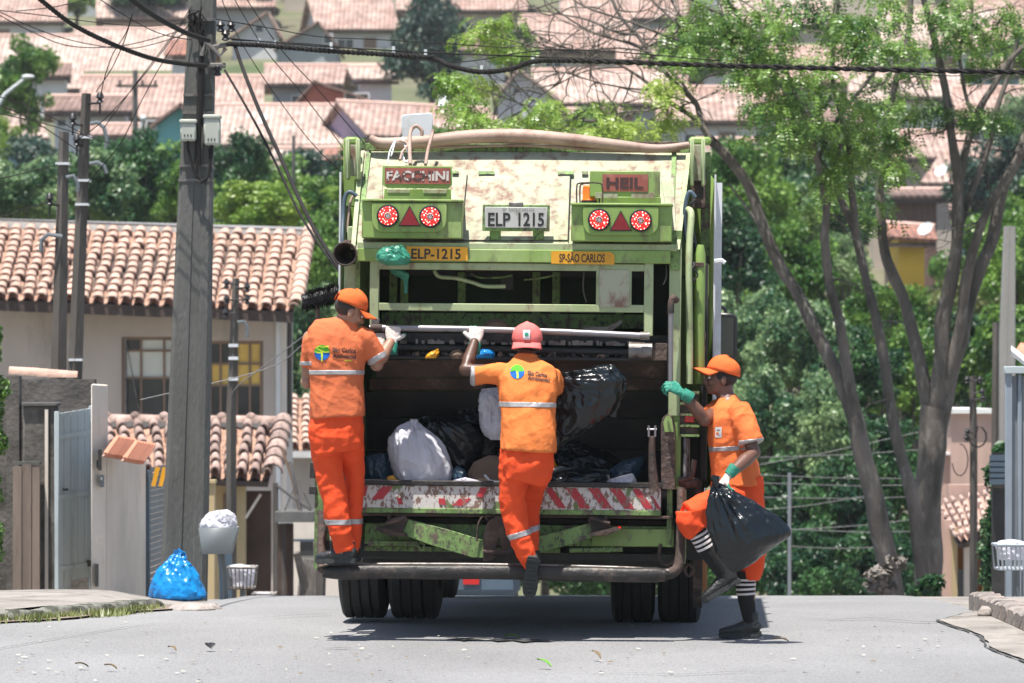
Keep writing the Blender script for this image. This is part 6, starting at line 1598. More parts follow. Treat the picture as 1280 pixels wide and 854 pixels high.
# --- tailgate: side walls, sloped upper plate, inside of the hopper
zt = T(645, 190, .75).z
pts_side = [(0.03, .60), (.03, T(645, 330, 0).z), (-.0, T(645, 312, 0).z), (.72, zt), (1.0, zt), (1.0, .60)]
for name, x0, x1, m in (('side_wall', T(449, 400, 0).x-.03, T(449, 400, 0).x, GD), ('side_wall', T(836, 400, 0).x, T(836, 400, 0).x+.03, GD)):
    pp = [Vector((x0, y, z)) for y, z in pts_side]; MB().prism(pp[::-1], (x1-x0, 0, 0)).build(name, [m], truck, local=True)
xl, xr = T(449, 400, 0).x, T(836, 400, 0).x
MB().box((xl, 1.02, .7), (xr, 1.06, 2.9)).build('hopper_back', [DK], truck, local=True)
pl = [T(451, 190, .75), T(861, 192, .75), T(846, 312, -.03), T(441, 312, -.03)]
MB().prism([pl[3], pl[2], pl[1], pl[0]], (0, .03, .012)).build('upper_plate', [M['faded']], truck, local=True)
# seams, hinges, side returns on the sloped plate
def SP(px, py, off=.0):
    """point on the sloped plate under photo position px, py (off: how far it stands proud)"""
    n = (pl[2]-pl[3]).cross(pl[0]-pl[3]).normalized()
    if n.y > 0: n = -n
    a = TI @ CAMP; b_ = TI @ P(px, py, 25); d = (b_-a).normalized(); o_ = pl[3]+n*off
    k = (o_-a).dot(n)/d.dot(n); return a+d*k
def sstrip(name, pts, off, th, m, parent=None):
    pp = [SP(x, y, off) for x, y in pts]; ar = sum(pp[i].x*pp[(i+1) % len(pp)].z-pp[(i+1) % len(pp)].x*pp[i].z for i in range(len(pp)))
    if ar < 0: pp.reverse()
    return MB().prism(pp, (0, th, 0)).build(name, [m], parent or truck, local=True, bevel=.002)
sstrip('hatch_panel', [(584, 219), (713, 219), (710, 300), (576, 300)], .012, .011, M['faded'])
sstrip('hatch_panel', [(462, 210), (478, 210), (478, 300), (453, 300)], .010, .009, M['faded'])
sstrip('hatch_panel', [(826, 224), (842, 222), (846, 300), (840, 304)], .010, .009, M['faded'])
for x in (598, 697): sstrip('hinge', [(x, 214), (x+20, 214), (x+20, 218), (x, 218)], .024, .02, GD)
for x in (565, 727): sstrip('hinge', [(x, 214), (x+8, 214), (x+8, 217), (x, 217)], .02, .018, GD)
for (xa, xb) in ((584, 576), (713, 710)): 
    p0, p1 = SP(xa, 219, .018), SP(xb, 300, .018); MB().tube([p0, p1], .004, 5).build('seam', [DK], truck, local=True)
sstrip('plate_edge', [(449, 190), (455, 190), (444, 312), (438, 312)], .03, .04, M['green_pale'])
sstrip('plate_edge', [(858, 190), (864, 190), (850, 312), (844, 312)], .03, .04, M['green_pale'])
# top beam + brown pipe
tp('top_beam', 455, 180, 862, 190, .76, .12, GD); tp('top_beam', 455, 176, 862, 181, .85, .12, RU)
tt('top_pipe', [(462, 172, .70), (478, 179, .70), (530, 177, .70), (590, 171, .70), (650, 170, .70), (715, 175, .70), (775, 182, .70), (822, 186, .70), (864, 181, .70)], [.026, .036, .042, .046, .046, .042, .036, .028, .022], M['hose'], n=12)
tt('top_pipe_lip', [(470, 186, .72), (560, 184, .72), (660, 182, .72), (760, 188, .72), (850, 189, .72)], .010, M['hose'])
# folding arms at both top corners
for (xs, side) in (((434, 447), 0), ((865, 879), 1)):
    for x in xs:
        poly('lift_arm', [(x-2.5, 173), (x+2.5, 172), (x+2.5, 224+side*8), (x-2.5, 225+side*8)], .40, .10, M['green_pale'], bevel=.01)
    tp('arm_plate', xs[0]+2, 181, xs[1]-2, 220+side*6, .52, .03, M['faded']); tp('arm_cap', xs[0]-4, 171, xs[1]+(10 if side else 2), 181, .56, .08, GR, bevel=.015)
tp('arm_bracket', 429, 173, 446, 258, .60, .10, GR); tp('arm_bracket', 864, 224, 882, 260, .55, .10, RU)
tp('arm_bracket', 876, 190, 888, 330, .66, .12, GD)

# --- green band with the yellow number strips
band = tp('lower_band', 446, 312, 838, 328, -.055, .10, GR)
tp('band_lip', 446, 304, 846, 312.5, -.045, .07, M['green_pale'])  # pale green lip along the top of the band
s1 = poly('number_strip', [(508, 308), (584.5, 309), (584.5, 326), (508, 325)], -.062, .006, M['yellow_plate'], bevel=0)
s2 = poly('number_strip', [(689, 314), (763, 315), (768, 319), (768, 331), (689, 329.5)], -.062, .006, M['yellow_plate'], bevel=0)
text_on('lettering', 'ELP-1215', 514, 311, 576, 324, -.064, M['black_print'], s1, .02)
text_on('lettering', 'SP-SÃO CARLOS', 699, 315, 756, 328, -.064, M['black_print'], s2, .015)
# --- number plate
lp_ = tp('number_plate_holder', 603, 256, 687, 289, -.02, .03, GD)
np_ = tp('number_plate', 606, 259, 684, 285, -.028, .008, M['plate_grey'], lp_, bevel=.003)
text_on('lettering', 'ELP', 610, 266, 638, 283, -.0305, M['black_print'], np_, .022)
text_on('lettering', '1215', 648, 266, 680, 283, -.0305, M['black_print'], np_, .022)
text_on('lettering', 'SP  SAO CARLOS', 628, 260.5, 668, 264, -.0305, M['grey_print'], np_, .0)
tp('plate_clip', 636, 253, 654, 258, -.026, .02, M['worn_steel'])
for x in (612, 666): tp('plate_stay', x, 286, x+14, 300, .02, .01, GD)
# --- lamp boxes
def rounded(x0, y0, x1, y1, r, top=True, n=6):
    pts = []
    for (cx, cy, a0) in ((x1-r, y1-r, 0), (x0+r, y1-r, 90)):
        for i in range(n+1): a = radians(a0+90*i/n); pts.append((cx+r*cos(a), cy+r*sin(a)))
    pts += [(x0, y0), (x1, y0)]; return pts
def circle(px, py, r, c, n=20): return [(px+r*cos(2*pi*i/n), py+r*sin(2*pi*i/n)) for i in range(n)]
for (bx0, bx1, by0, by1, px0, px1, lamps, tri) in ((452, 578, 252, 298, 465, 558, ((485, 270), (538, 271)), (512, 271)), (714, 840, 257, 302, 729, 823, ((749, 275), (801, 276)), (776, 277))):
    hb = tp('lamp_box', bx0, by0, bx1, by1, -.11, .10, GR, bevel=.006)
    # its wedge shaped back down to the plate
    a, b_ = T(bx0+1, by0+1, -.01), T(bx1-1, by1-1, -.01); MB().hexa([(a.x, -.012, b_.z), (b_.x, -.012, b_.z), (b_.x, .10, b_.z+.08), (a.x, .10, b_.z+.08), (a.x, -.012, a.z), (b_.x, -.012, a.z), (b_.x, .42, a.z), (a.x, .42, a.z)]).build('lamp_box_back', [GR], truck, local=True)
    mt_ = poly('lamp_mount', rounded(px0, by0+1.5, px1, by1-8, 14), -.135, .024, GR, hb)
    tp('lamp_box_visor', bx0-1, by0-3, bx1+1, by0, -.14, .2, GR)
    for (lx, ly) in lamps:
        c0 = T(lx, ly, -.14); s_ = sc(0)
        L = MB().lathe([(13.5*s_, .0), (14.2*s_, -.012), (13.8*s_, -.020), (13*s_, -.022)], (c0.x, -.135, c0.z), (0, 1, 0), 28).build('tail_lamp', [M['black_plastic']], truck, local=True)
        MB().lathe([(13.2*s_, -.0), (12.8*s_, -.018), (9*s_, -.024), (.001, -.026)], (c0.x, -.137, c0.z), (0, 1, 0), 28).build('lens', [M['led_red']], L, local=True)
        mb = MB()
        for k in range(15):
            a = 2*pi*k/15
            for rr_, sz in ((7.4+.8*sin(k*2.3), .75), (10.6, .95 if k % 3 else .4)): mb.ball((c0.x+cos(a+rr_)*rr_*s_, -.161+(.004 if rr_ > 9 else 0), c0.z+sin(a+rr_)*rr_*s_), (sz*s_, .003, sz*s_), 6, 4)
        tag(mb.build('led', [M['led']], L, local=True), kind='stuff')
        MB().lathe([(4.6*s_, -.024), (4.0*s_, -.028), (.001, -.03)], (c0.x, -.137, c0.z), (0, 1, 0), 20).build('reflector', [M['plate_grey']], L, local=True)
        mb = MB()
        for k in range(7):
            a = 2*pi*k/7; mb.ball((c0.x+cos(a)*3*s_, -.168, c0.z+sin(a)*3*s_), (1.0*s_, .002, 1.0*s_), 6, 4)
        tag(mb.build('bulb_dot', [M['lamp_dark_red']], L, local=True), kind='stuff')
    tx, ty = tri
    tr_ = poly('reflector_triangle', [(tx-14, ty+12), (tx+14, ty+12), (tx, ty-14)], -.146, .012, M['black_plastic'], bevel=0)
    poly('red_reflector', [(tx-12, ty+10.5), (tx+12, ty+10.5), (tx, ty-11.5)], -.150, .005, M['lamp_dark_red'], tr_, bevel=0)
# --- name boards above the lamps
sb = poly('sign_board', [(478, 207), (565, 208), (565, 231), (560, 236), (484, 235), (478, 231)], -.03, .02, GR)
rp = tp('sign_panel', 481, 210, 563, 230, -.038, .009, M['sign_red'], sb, bevel=0)
text_on('lettering', 'FACCHINI', 483, 213.5, 561, 226, -.041, M['sign_white'], rp, .035)
tp('sign_stay', 480, 236, 564, 250, .05, .012, GR); tp('stay_slot', 484, 236.5, 512, 241.5, .045, .006, M['faded']); tp('stay_slot', 529, 236.5, 558, 242, .045, .006, M['faded'])
sb = tp('sign_board', 737, 214, 825, 246, -.03, .02, GR)
rp = tp('sign_panel', 753, 218, 810, 239.5, -.038, .009, M['sign_red'], sb, bevel=0)
text_on('lettering', 'HEIL', 758, 222, 804, 236, -.041, M['sign_dark'], rp, .035)
tp('sign_stay', 738, 246, 826, 256, .05, .012, GR); tp('stay_slot', 744, 241, 772, 248, -.034, .003, M['faded']); tp('stay_slot', 789, 241, 818, 248, -.034, .003, M['faded'])
c0 = T(736, 254, -.02); s_ = sc(0)
bc = MB().lathe([(9*s_, 0), (9.5*s_, 4*s_), (8.2*s_, 6*s_), (8.2*s_, 20*s_), (6*s_, 22*s_), (.01, 22.5*s_)], (c0.x, .02, c0.z), (0, 0, 1), 20).build('beacon', [M['orange_lens']], truck, local=True)
MB().lathe([(10*s_, 0), (10*s_, 4*s_)], (c0.x, .02, c0.z-.004), (0, 0, 1), 20).build('base', [M['black_plastic']], bc, local=True)
for pts in ([(721, 254), (721, 234), (725, 229), (748, 229), (753, 234), (753, 254)], [(725, 256), (725, 236), (728, 230), (746, 230), (749, 236), (749, 256)]):
    tt('beacon_guard', [(x, y, -.07 if pts[0][0] == 721 else .0) for x, y in pts], .005, RU, n=6)
# --- top mirror plate, hoses
poly('top_mirror', [(501, 147), (504, 143.5), (538, 141), (541, 144), (540, 178), (503, 180)], .95, .03, M['white_paint'], bevel=.004)
tt('top_hose', [(513, 206, .2), (512, 185, .45), (513, 165, .6), (520, 157.5, .62), (527, 163, .62), (527, 170, .62)], .013, M['hose'])
tt('top_hose', [(532, 206, .2), (535, 187, .5), (540, 170, .6), (541, 162, .62)], .011, M['hose'])
tt('top_hose', [(503, 172, .6), (508, 186, .5), (513, 195, .4), (507, 203, .3), (502, 190, .5)], .007, M['white_paint'])
tt('top_hose', [(485, 204, .3), (487, 190, .5), (494, 176, .6), (489, 195, .45)], .005, M['white_paint'])
tt('top_hose', [(500, 200, .3), (503, 190, .4), (510, 180, .5), (500, 176, .55)], .008, M['hose'])
# --- left upright, horn, hose
tp('side_post', 430, 330, 447, 420, .06, .10, GP_); tp('post_bracket', 434, 283, 446, 308, .10, .1, M['green_pale'], bevel=.006); tp('side_post', 437, 300, 449, 332, .09, .1, GD)
tt('side_hose', [(446, 245, .3), (437, 240, .3), (431, 248, .3), (429, 270, .28), (428, 300, .2), (430, 316, .2)], .014, M['blue_steel'])
tt('side_hose', [(449, 245, .35), (441, 246, .35), (437, 258, .33), (434, 290, .3)], .009, M['hose'])
c0 = T(433, 318, -.05); s_ = sc(0)
hn = MB().lathe([(15.5*s_, -.14), (14.5*s_, -.14), (12*s_, -.04), (9*s_, .05), (6*s_, .09), (5.5*s_, .12), (.001, .12)], (c0.x, 0, c0.z), (0, 1, 0), 26, cap=False).build('exhaust_cone', [RU], truck, local=True, smooth=40)
hn.modifiers.new('solid', 'SOLIDIFY').thickness = .006
tt('cone_pipe', [(433, 318, .1), (433, 318, .5)], .03, RU); tp('cone_strap', 430, 300, 446, 305, .0, .1, RU)
tp('small_reflector', 449, 310, 461, 321, .02, .01, M['lamp_dark_red']); tp('small_reflector', 820, 317, 828, 327, .05, .01, M['lamp_dark_red']); tp('small_lamp', 815, 322, 825, 330, .03, .02, M['white_trim'])
# --- front frame of the opening
fr_ = tp('frame_bar', 468, 329, 810, 338, -.03, .05, M['green_pale']); tp('frame_bar', 468, 380, 810, 389.5, -.03, .05, M['green_pale'])
tp('frame_post', 462, 316, 473.5, 412, -.035, .06, M['green_pale']); tp('frame_post', 805, 318, 816.5, 420, -.035, .06, M['green_pale'])
tp('frame_foot', 464, 398, 474, 412, -.045, .07, M['worn_steel']); tp('frame_head', 803, 316, 819, 322, -.045, .07, GD); tp('frame_head', 460, 313, 476, 319, -.045, .07, GD)
tp('side_plate', 749, 337, 787, 384, -.036, .006, M['faded']); tp('side_plate_frame', 745, 334, 789.5, 386, -.029, .012, M['green_pale'])
# grip rail
tt('grip_rail', [(462, 410, -.09), (560, 411, -.09), (700, 415, -.09), (805, 420, -.09)], .021, M['chrome'], n=12, sm=False)
tt('grip_rail_end', [(463, 410, -.09), (478, 410, -.09)], .024, RU, n=12, sm=False); tt('grip_rail_end', [(800, 420, -.09), (812, 420, -.09)], .026, M['worn_steel'], n=12, sm=False)
tt('ram_roller', [(786, 438, .0), (815, 439, .0)], .055, M['worn_steel'], n=18, sm=False); tp('ram_bracket', 814, 429, 834, 451, -.0, .12, RU)
# inside, upper part: green cross members, pipes
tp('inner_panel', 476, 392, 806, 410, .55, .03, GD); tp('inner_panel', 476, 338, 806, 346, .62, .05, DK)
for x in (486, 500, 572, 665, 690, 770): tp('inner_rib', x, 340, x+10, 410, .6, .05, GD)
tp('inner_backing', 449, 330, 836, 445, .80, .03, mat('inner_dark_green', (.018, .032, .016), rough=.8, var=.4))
tt('inner_pipe', [(543, 338, .1), (549, 346, .1), (570, 348, .1), (590, 353, .1), (606, 358, .1), (632, 358, .1)], .013, M['green_pale'])
tt('inner_pipe', [(589, 342, .2), (600, 347, .2), (625, 347, .2), (640, 344, .2)], .007, GD); tt('inner_pipe', [(655, 350, .2), (680, 347, .2), (697, 343, .2)], .007, GD)
tt('inner_hose', [(730, 340, .3), (729, 362, .3), (733, 378, .3)], .005, M['worn_steel'])
tt('inner_cable', [(832, 322, .05), (833, 345, .04), (829, 356, .04)], .004, M['worn_steel'])
tp('inner_valve', 625, 342, 642, 362, .35, .08, DK)
# the packing panel: dark beam, roller, rusty plates
tp('packer_beam', 452, 417, 836, 430, .18, .12, M['bar']); tt('packer_roller', [(475, 434, .12), (786, 441, .12)], .024, M['dark_steel'], n=12, sm=False)
mb = MB(); q = random.Random(8)
for k in range(90):
    x = q.uniform(476, 786); p = T(x, 427+(x-476)*.01, .14); r_ = q.uniform(.006, .022); mb.box((p.x-r_, .13-q.random()*.02, p.z-.012), (p.x+r_*q.random(), .17, p.z+q.uniform(.0, .02)))
tag(mb.build('grease_crumbs', [M['worn_steel']], truck, local=True), kind='stuff')
def slant(name, x0, y0, x1, y1, c0_, c1_, m):
    a, b_, c_, d = T(x0, y1, c1_), T(x1, y1, c1_), T(x1, y0, c0_), T(x0, y0, c0_); return MB().prism([a, b_, c_, d], (0, .03, .0)).build(name, [m], truck, local=True, bevel=.003)
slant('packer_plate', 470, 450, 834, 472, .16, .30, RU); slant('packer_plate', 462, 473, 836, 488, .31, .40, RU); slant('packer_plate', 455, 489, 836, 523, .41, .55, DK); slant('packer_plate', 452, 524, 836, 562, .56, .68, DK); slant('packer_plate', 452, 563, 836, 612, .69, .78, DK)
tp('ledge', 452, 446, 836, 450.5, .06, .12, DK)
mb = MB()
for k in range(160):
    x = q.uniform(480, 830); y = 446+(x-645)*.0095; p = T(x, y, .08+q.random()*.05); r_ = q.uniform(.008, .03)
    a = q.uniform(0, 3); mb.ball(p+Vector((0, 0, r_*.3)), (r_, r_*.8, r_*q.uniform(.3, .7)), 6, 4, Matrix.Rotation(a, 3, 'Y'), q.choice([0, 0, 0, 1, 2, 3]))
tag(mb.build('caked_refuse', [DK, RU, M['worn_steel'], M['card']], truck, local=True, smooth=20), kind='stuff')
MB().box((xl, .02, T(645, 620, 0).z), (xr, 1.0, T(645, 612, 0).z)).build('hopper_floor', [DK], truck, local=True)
for x in (760,): tp('drip_stain', x-1, 452, x+1, 470, .14, .01, M['worn_steel'])

# --- sill with red and white stripes
sill = tp('sill', 450, 608, 826, 637, -.03, .10, M['stripe_white'])
tp('sill_lip', 448, 602, 828, 608, -.045, .16, M['bar']); tp('sill_edge', 450, 636.5, 826, 643, -.036, .12, GD); tp('sill_underside', 448, 643, 838, 647, -.01, .3, RU)
def stripe(x, w_, lean, y0=609.5, y1=635, m=None):
    k = (x-638)*.0095; pts = [(x, y0+k), (x+w_, y0+k), (x+w_+lean, y1+k), (x+lean, y1+k)]; poly('stripe', pts, -.033, .004, m or M['stripe_red'], sill, bevel=0)
for x, w_ in ((680, 10), (707, 13), (735, 13), (762, 13), (789, 10)): stripe(x, w_, 18)
stripe(812, 4, 10, 618, 635); stripe(478, 14, -14, 609.5, 626); stripe(453, 7, -3, 609, 622); stripe(496, 6, 2, 624, 632); stripe(548, 8, 1, 624, 632); stripe(574, 15, -9, 624, 633); stripe(600, 9, -5, 610, 622)
# shackle lever, curved plate, rod at the right
tt('lever', [(818, 612, -.06), (816, 590, -.06), (815, 565, -.06), (815, 545, -.06)], [.034, .028, .022, .02], RU, n=10)
lv_ = tt('shackle', [(811, 546, -.07), (811, 532, -.07)], .008, M['chrome'], sm=False); tt('shackle_pin', [(809, 537, -.07), (821, 537, -.07)], .007, M['chrome'], sm=False); tt('shackle', [(819, 546, -.07), (819, 532, -.07)], .008, M['chrome'], sm=False)
poly('hinge_plate', [(826, 612), (826, 530), (829, 521), (835, 517), (841, 522), (844, 532), (844, 612)], -.04, .08, RU); poly('hinge_plate_paint', [(829, 528), (832, 521), (836, 519), (840, 524), (842, 540), (831, 540)], -.046, .005, GR, bevel=0)
tt('grab_rod', [(838, 480, -.09), (838.5, 385, -.09)], .017, M['chrome'], n=12, sm=False); tt('grab_rod_top', [(838.5, 392, -.09), (839, 378, -.09), (842, 372, -.08), (846, 376, -.05)], .021, RU, n=10)
tp('side_post', 836, 292, 851, 520, .02, .10, GP_); tp('side_post', 836, 520, 851, 612, .03, .10, GR)
tp('post_head', 838, 288, 852, 306, -.0, .11, GD); tp('post_bracket', 838, 310, 850, 338, .0, .11, M['green_dirty'])
tt('hydraulic_pipe', [(862, 480, .06), (862, 420, .06), (861, 340, .06), (862, 300, .1), (864, 268, .15), (860, 262, .2)], .022, M['green_pale'], n=10)
tt('hydraulic_cylinder', [(874, 480, .16), (874, 400, .16), (875, 318, .16), (876, 306, .16)], [.036, .036, .036, .02], GR, n=14, sm=False)
tt('cylinder_rod', [(858, 548, .1), (858, 610, .1)], .022, M['worn_steel'], sm=False)
tt('side_hose', [(869, 247, .2), (862, 240, .2), (857, 255, .2), (856, 285, .2), (860, 305, .2), (866, 300, .2)], .014, M['blue_steel']); tt('side_hose', [(870, 250, .24), (864, 256, .24), (862, 275, .24), (868, 300, .24), (871, 340, .24)], .011, M['black_plastic'])
tt('side_hose', [(855, 330, .1), (866, 335, .08), (872, 345, .08), (861, 352, .08), (855, 345, .1)], .006, M['black_plastic']); tt('side_hose', [(857, 325, .1), (868, 330, .08), (862, 342, .06), (870, 352, .1)], .006, M['black_plastic'])
tp('pipe_bracket', 868, 415, 882, 440, .15, .06, RU); tp('pipe_bracket', 866, 328, 880, 334, .12, .06, RU)
sbx = tp('side_lamp_box', 850, 489, 873, 545, .02, .04, RU); tp('side_lamp', 856, 519, 868, 528, .01, .012, M['lamp_red'], sbx)
for y in (489, 503, 517, 531, 543): tp('guard_bar', 849, y, 874, y+3, -.005, .02, GD, sbx, 0)
tp('side_channel', 876, 330, 884, 600, .3, .3, DK); tp('side_channel', 851, 610, 858, 700, .3, .1, GD)
tp('side_dark_panel', 846, 545, 880, 700, .62, .05, DK)
tp('lower_post', 868, 600, 876, 690, .2, .08, RU); tt('lower_pipe', [(848, 600, .0), (862, 597, .0), (866, 590, .0), (868, 575, .0)], .016, RU)
tt('valve_body', [(848, 602, .04), (872, 604, .04)], .032, RU, sm=False); tt('valve_stem', [(856, 600, -.0), (856, 545, .05)], .012, M['worn_steel'], sm=False)
tp('side_lower_post', 848, 612, 857, 705, .02, .08, GP_)

# --- lower rear: beams, folding arms, step
tp('under_sill_beam', 452, 648, 845, 655, .30, .2, DK)  # dark steel beam set back below the sill
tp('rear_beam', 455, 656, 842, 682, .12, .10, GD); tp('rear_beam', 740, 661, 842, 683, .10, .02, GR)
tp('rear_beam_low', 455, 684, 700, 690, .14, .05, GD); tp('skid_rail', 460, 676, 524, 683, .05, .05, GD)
poly('folding_arm', [(497, 650), (505, 648), (560, 662), (612, 678), (618, 698), (590, 697), (540, 682), (502, 668)], -.02, .06, GD)
poly('folding_arm', [(752, 658), (744, 652), (700, 664), (640, 679), (634, 694), (670, 692), (720, 679), (752, 668)], -.02, .06, GD)
for (x, k) in ((492, 1), (752, -1)):
    poly('arm_joint', [(x-14*k, 660), (x-4*k, 648), (x+14*k, 644), (x+18*k, 650), (x+10*k, 668), (x-8*k, 664)], -.05, .10, RU)
    tt('joint_pin', [(x-10*k, 655, -.07), (x+14*k, 648, -.07)], .014, RU, sm=False); tt('pin_head', [(x-6*k, 645, -.04), (x-3*k, 658, -.04)], .012, RU, sm=False)
    poly('joint_flange', [(x-24*k, 662), (x-18*k, 659), (x+14*k, 667), (x+16*k, 671), (x-8*k, 669)], -.08, .12, RU, bevel=.002)
tt('skid_hook', [(522, 682, .0), (528, 688, .0), (530, 680, .0), (526, 674, .0)], .007, GD); tt('skid_hook', [(754, 684, .0), (760, 690, .0), (765, 684, .0)], .007, GD)
tt('skid_rail', [(712, 688, .02), (778, 687, .02)], .016, GD, sm=False)
poly('centre_bracket', [(604, 668), (610, 652), (620, 645), (632, 647), (642, 660), (645, 702), (630, 702), (624, 672), (616, 700), (604, 702)], -.06, .07, RU)
poly('centre_bracket', [(612, 650), (624, 644), (640, 652), (648, 668), (648, 702), (636, 702), (632, 670), (622, 660)], .03, .06, RU); tt('centre_pin', [(604, 690, -.08), (648, 690, -.08)], .016, RU, sm=False)
tt('pull_handle', [(596, 676, -.04), (598, 655, -.05), (604, 646, -.05), (610, 650, -.05)], .006, RU)
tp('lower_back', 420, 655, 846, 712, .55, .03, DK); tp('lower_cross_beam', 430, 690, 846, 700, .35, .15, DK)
MB().ball(T(774, 660, .05), (.012, .008, .012), 8, 6).build('small_red_lamp', [M['led_red']], truck, local=True)
def flat_bar(name, pts, ra, rb, m):
    pp = [T(*p) for p in pts]; out = []
    for a, b_ in zip(pp, pp[1:]):
        for s_ in range(6): out.append(a.lerp(b_, s_/6))
    out.append(pp[-1]); mb = MB(); vs = []; fs = []; n = 14
    prof = [(math.copysign(abs(cos(2*pi*k/n))**.55, cos(2*pi*k/n)), math.copysign(abs(sin(2*pi*k/n))**.55, sin(2*pi*k/n))) for k in range(n)]
    for i_, p in enumerate(out):
        e = .8 if i_ in (0, len(out)-1) else 1
        for (u, v) in prof: vs.append((p.x, p.y+u*ra*e, p.z+v*rb*e+.003*noise.noise(p*6)))
    for i_ in range(len(out)-1):
        for k in range(n): fs.append((i_*n+k, (i_+1)*n+k, (i_+1)*n+(k+1) % n, i_*n+(k+1) % n))
    fs += [tuple(range(n)), tuple(range(len(out)*n-1, (len(out)-1)*n-1, -1))]
    mb.add(vs, fs); return mb.build(name, [m], truck, local=True, smooth=50)
step = flat_bar('rear_step', [(404, 715, -.27), (520, 714.5, -.28), (640, 715.5, -.28), (760, 718, -.28), (832, 719, -.27)], .075, .047, M['bar'])
tt('step_highlight_tube', [(406, 706, -.26), (520, 705.5, -.27), (640, 706.5, -.27), (780, 710, -.27), (836, 714, -.26)], .011, M['worn_steel'], n=10)  # bright tube added to stand in for the sunlit top edge of the step
tt('step_stay', [(826, 718, -.25), (840, 716, -.22), (849, 704, -.18), (851, 660, -.12), (851, 610, -.06)], [.034, .036, .034, .027, .024], RU, n=10)
tt('step_stay', [(402, 712, -.2), (402, 690, -.1), (403, 640, .0)], [.03, .03, .03], RU, n=8)
tp('left_post', 393, 572, 411, 712, .02, .08, GD); tp('left_post', 387, 578, 394, 598, .0, .06, DK); tp('left_clamp', 386, 608, 396, 618, .0, .06, DK)
tp('left_foot_box', 405, 675, 416, 694, .0, .1, DK); tp('left_foot_frame', 402, 672, 418, 697, .02, .08, GP_)
tt('tow_loop', [(861, 705, .1), (856, 712, .1), (861, 720, .1), (867, 712, .1), (861, 705, .1)], .010, RU, n=8); tt('mud_cable', [(826, 680, .1), (824, 695, .1), (832, 706, .1), (846, 700, .1)], .012, RU)
tp('wheel_guard', 866, 660, 878, 760, .9, .05, RU); tp('side_marker', 878, 665, 884, 740, 1.2, .06, M['wall_orange'])
MB().tube([T(893, 327, .3), T(902, 326, .3), T(906, 329, .3)], .016, 6).build('rag', [M['white_paint']], truck, local=True)
for (x, y) in ((470, 620), (640, 618), (700, 622)): pass

# ================================================================== REFUSE IN THE HOPPER
YH = 25.0
def hb(pairs, c, depth, seed, m, label, **kw):
    return bag(pairs, YH+c, depth, seed, m, label, 'rubbish bag', **kw)
hb([((513, 526), (520, 526)), ((497, 536), (537, 540)), ((489, 552), (552, 556)), ((487, 572), (562, 576)), ((492, 592), (565, 594)), ((500, 606), (563, 606))], .26, .8, 41, M['bag_white'], 'full white plastic bag with a looped handle at the front of the hopper', amp=.02, freq=7, pleat=.3, knot=[(517, 533, 8, 14)])
hb([((533, 520), (548, 517)), ((527, 528), (585, 527)), ((533, 545), (600, 540)), ((546, 562), (603, 560)), ((556, 578), (598, 580)), ((566, 592), (590, 592))], .42, .8, 42, M['bag_black'], 'black rubbish bag lying just behind the white handled bag', amp=.028, freq=6, knot=[(532, 527, 13, 8)])
hb([((574, 495), (600, 490)), ((566, 510), (615, 505)), ((562, 530), (628, 530)), ((572, 555), (634, 556)), ((580, 580), (630, 582))], .62, .7, 43, M['bag_black'], 'black rubbish bag wedged behind the left side of the middle man', amp=.03, freq=6)
hb([((604, 486), (622, 484)), ((599, 498), (632, 496)), ((599, 520), (636, 520)), ((604, 540), (636, 540)), ((612, 550), (632, 550))], .30, .8, 44, M['bag_white'], 'white crumpled bag against the left side of the middle man', amp=.022, freq=10)
hb([((455, 570), (480, 566)), ((452, 582), (490, 580)), ((452, 600), (492, 602)), ((454, 610), (492, 610))], .35, .7, 45, M['bag_navy'], 'dark navy bag in the left corner of the hopper', amp=.02, freq=8)
hb([((692, 474), (700, 470)), ((694, 468), (752, 458)), ((694, 485), (772, 468)), ((692, 505), (777, 488)), ((691, 525), (765, 516)), ((690, 545), (735, 538)), ((688, 562), (705, 558))], -.14, .55, 46, M['bag_black'], 'huge black rubbish bag held up at the right of the middle man', amp=.034, freq=6, pleat=.2, nring=110, n=120, fan=.016)
hb([((752, 456), (765, 455)), ((742, 466), (777, 470)), ((745, 485), (779, 490)), ((755, 505), (772, 508)), ((760, 520), (768, 522))], -.10, .7, 47, M['bag_black'], 'small dark bulge of a second black bag tied to the right of the huge one', amp=.035, freq=9)
hb([((684, 592), (690, 584)), ((683, 600), (740, 586)), ((690, 607), (762, 590)), ((700, 610), (760, 606))], .18, .7, 48, M['bag_black'], 'flattened black bag on the hopper floor at the right', amp=.02, freq=8)
hb([((760, 590), (775, 578)), ((765, 600), (802, 572)), ((775, 606), (803, 590))], .3, .7, 49, M['bag_navy'], 'dark blue black bag at the back right of the hopper floor', amp=.02, freq=9)
hb([((760, 600), (790, 592)), ((757, 606), (797, 600)), ((760, 611), (796, 610))], .10, .7, 50, M['bag_white'], 'white scrap of plastic on the sill at the right', name='plastic_scrap', amp=.02, freq=14)
hb([((680, 588), (700, 583)), ((680, 596), (712, 588)), ((682, 600), (700, 598))], .30, .6, 51, M['bag_white'], 'pale bag edge just right of the middle man hips', name='plastic_scrap', amp=.015, freq=14)
hb([((682, 575), (690, 573)), ((680, 582), (697, 583)), ((682, 588), (694, 589))], .4, .7, 52, M['yellow_plate'], 'yellow wrapper right of the middle man hips', name='plastic_wrapper', amp=.01, freq=14)
hb([((484, 596), (492, 594)), ((484, 603), (498, 604)), ((488, 609), (498, 609))], .15, .6, 53, M['yellow_plate'], 'dull yellow wrapper left of the white handled bag', name='plastic_wrapper', amp=.01, freq=14)
hb([((568, 600), (580, 597)), ((566, 606), (606, 603)), ((570, 610), (612, 610))], .12, .5, 54, M['paper'], 'crumpled printed paper on the sill left of the middle man', name='crumpled_paper', amp=.015, freq=16)
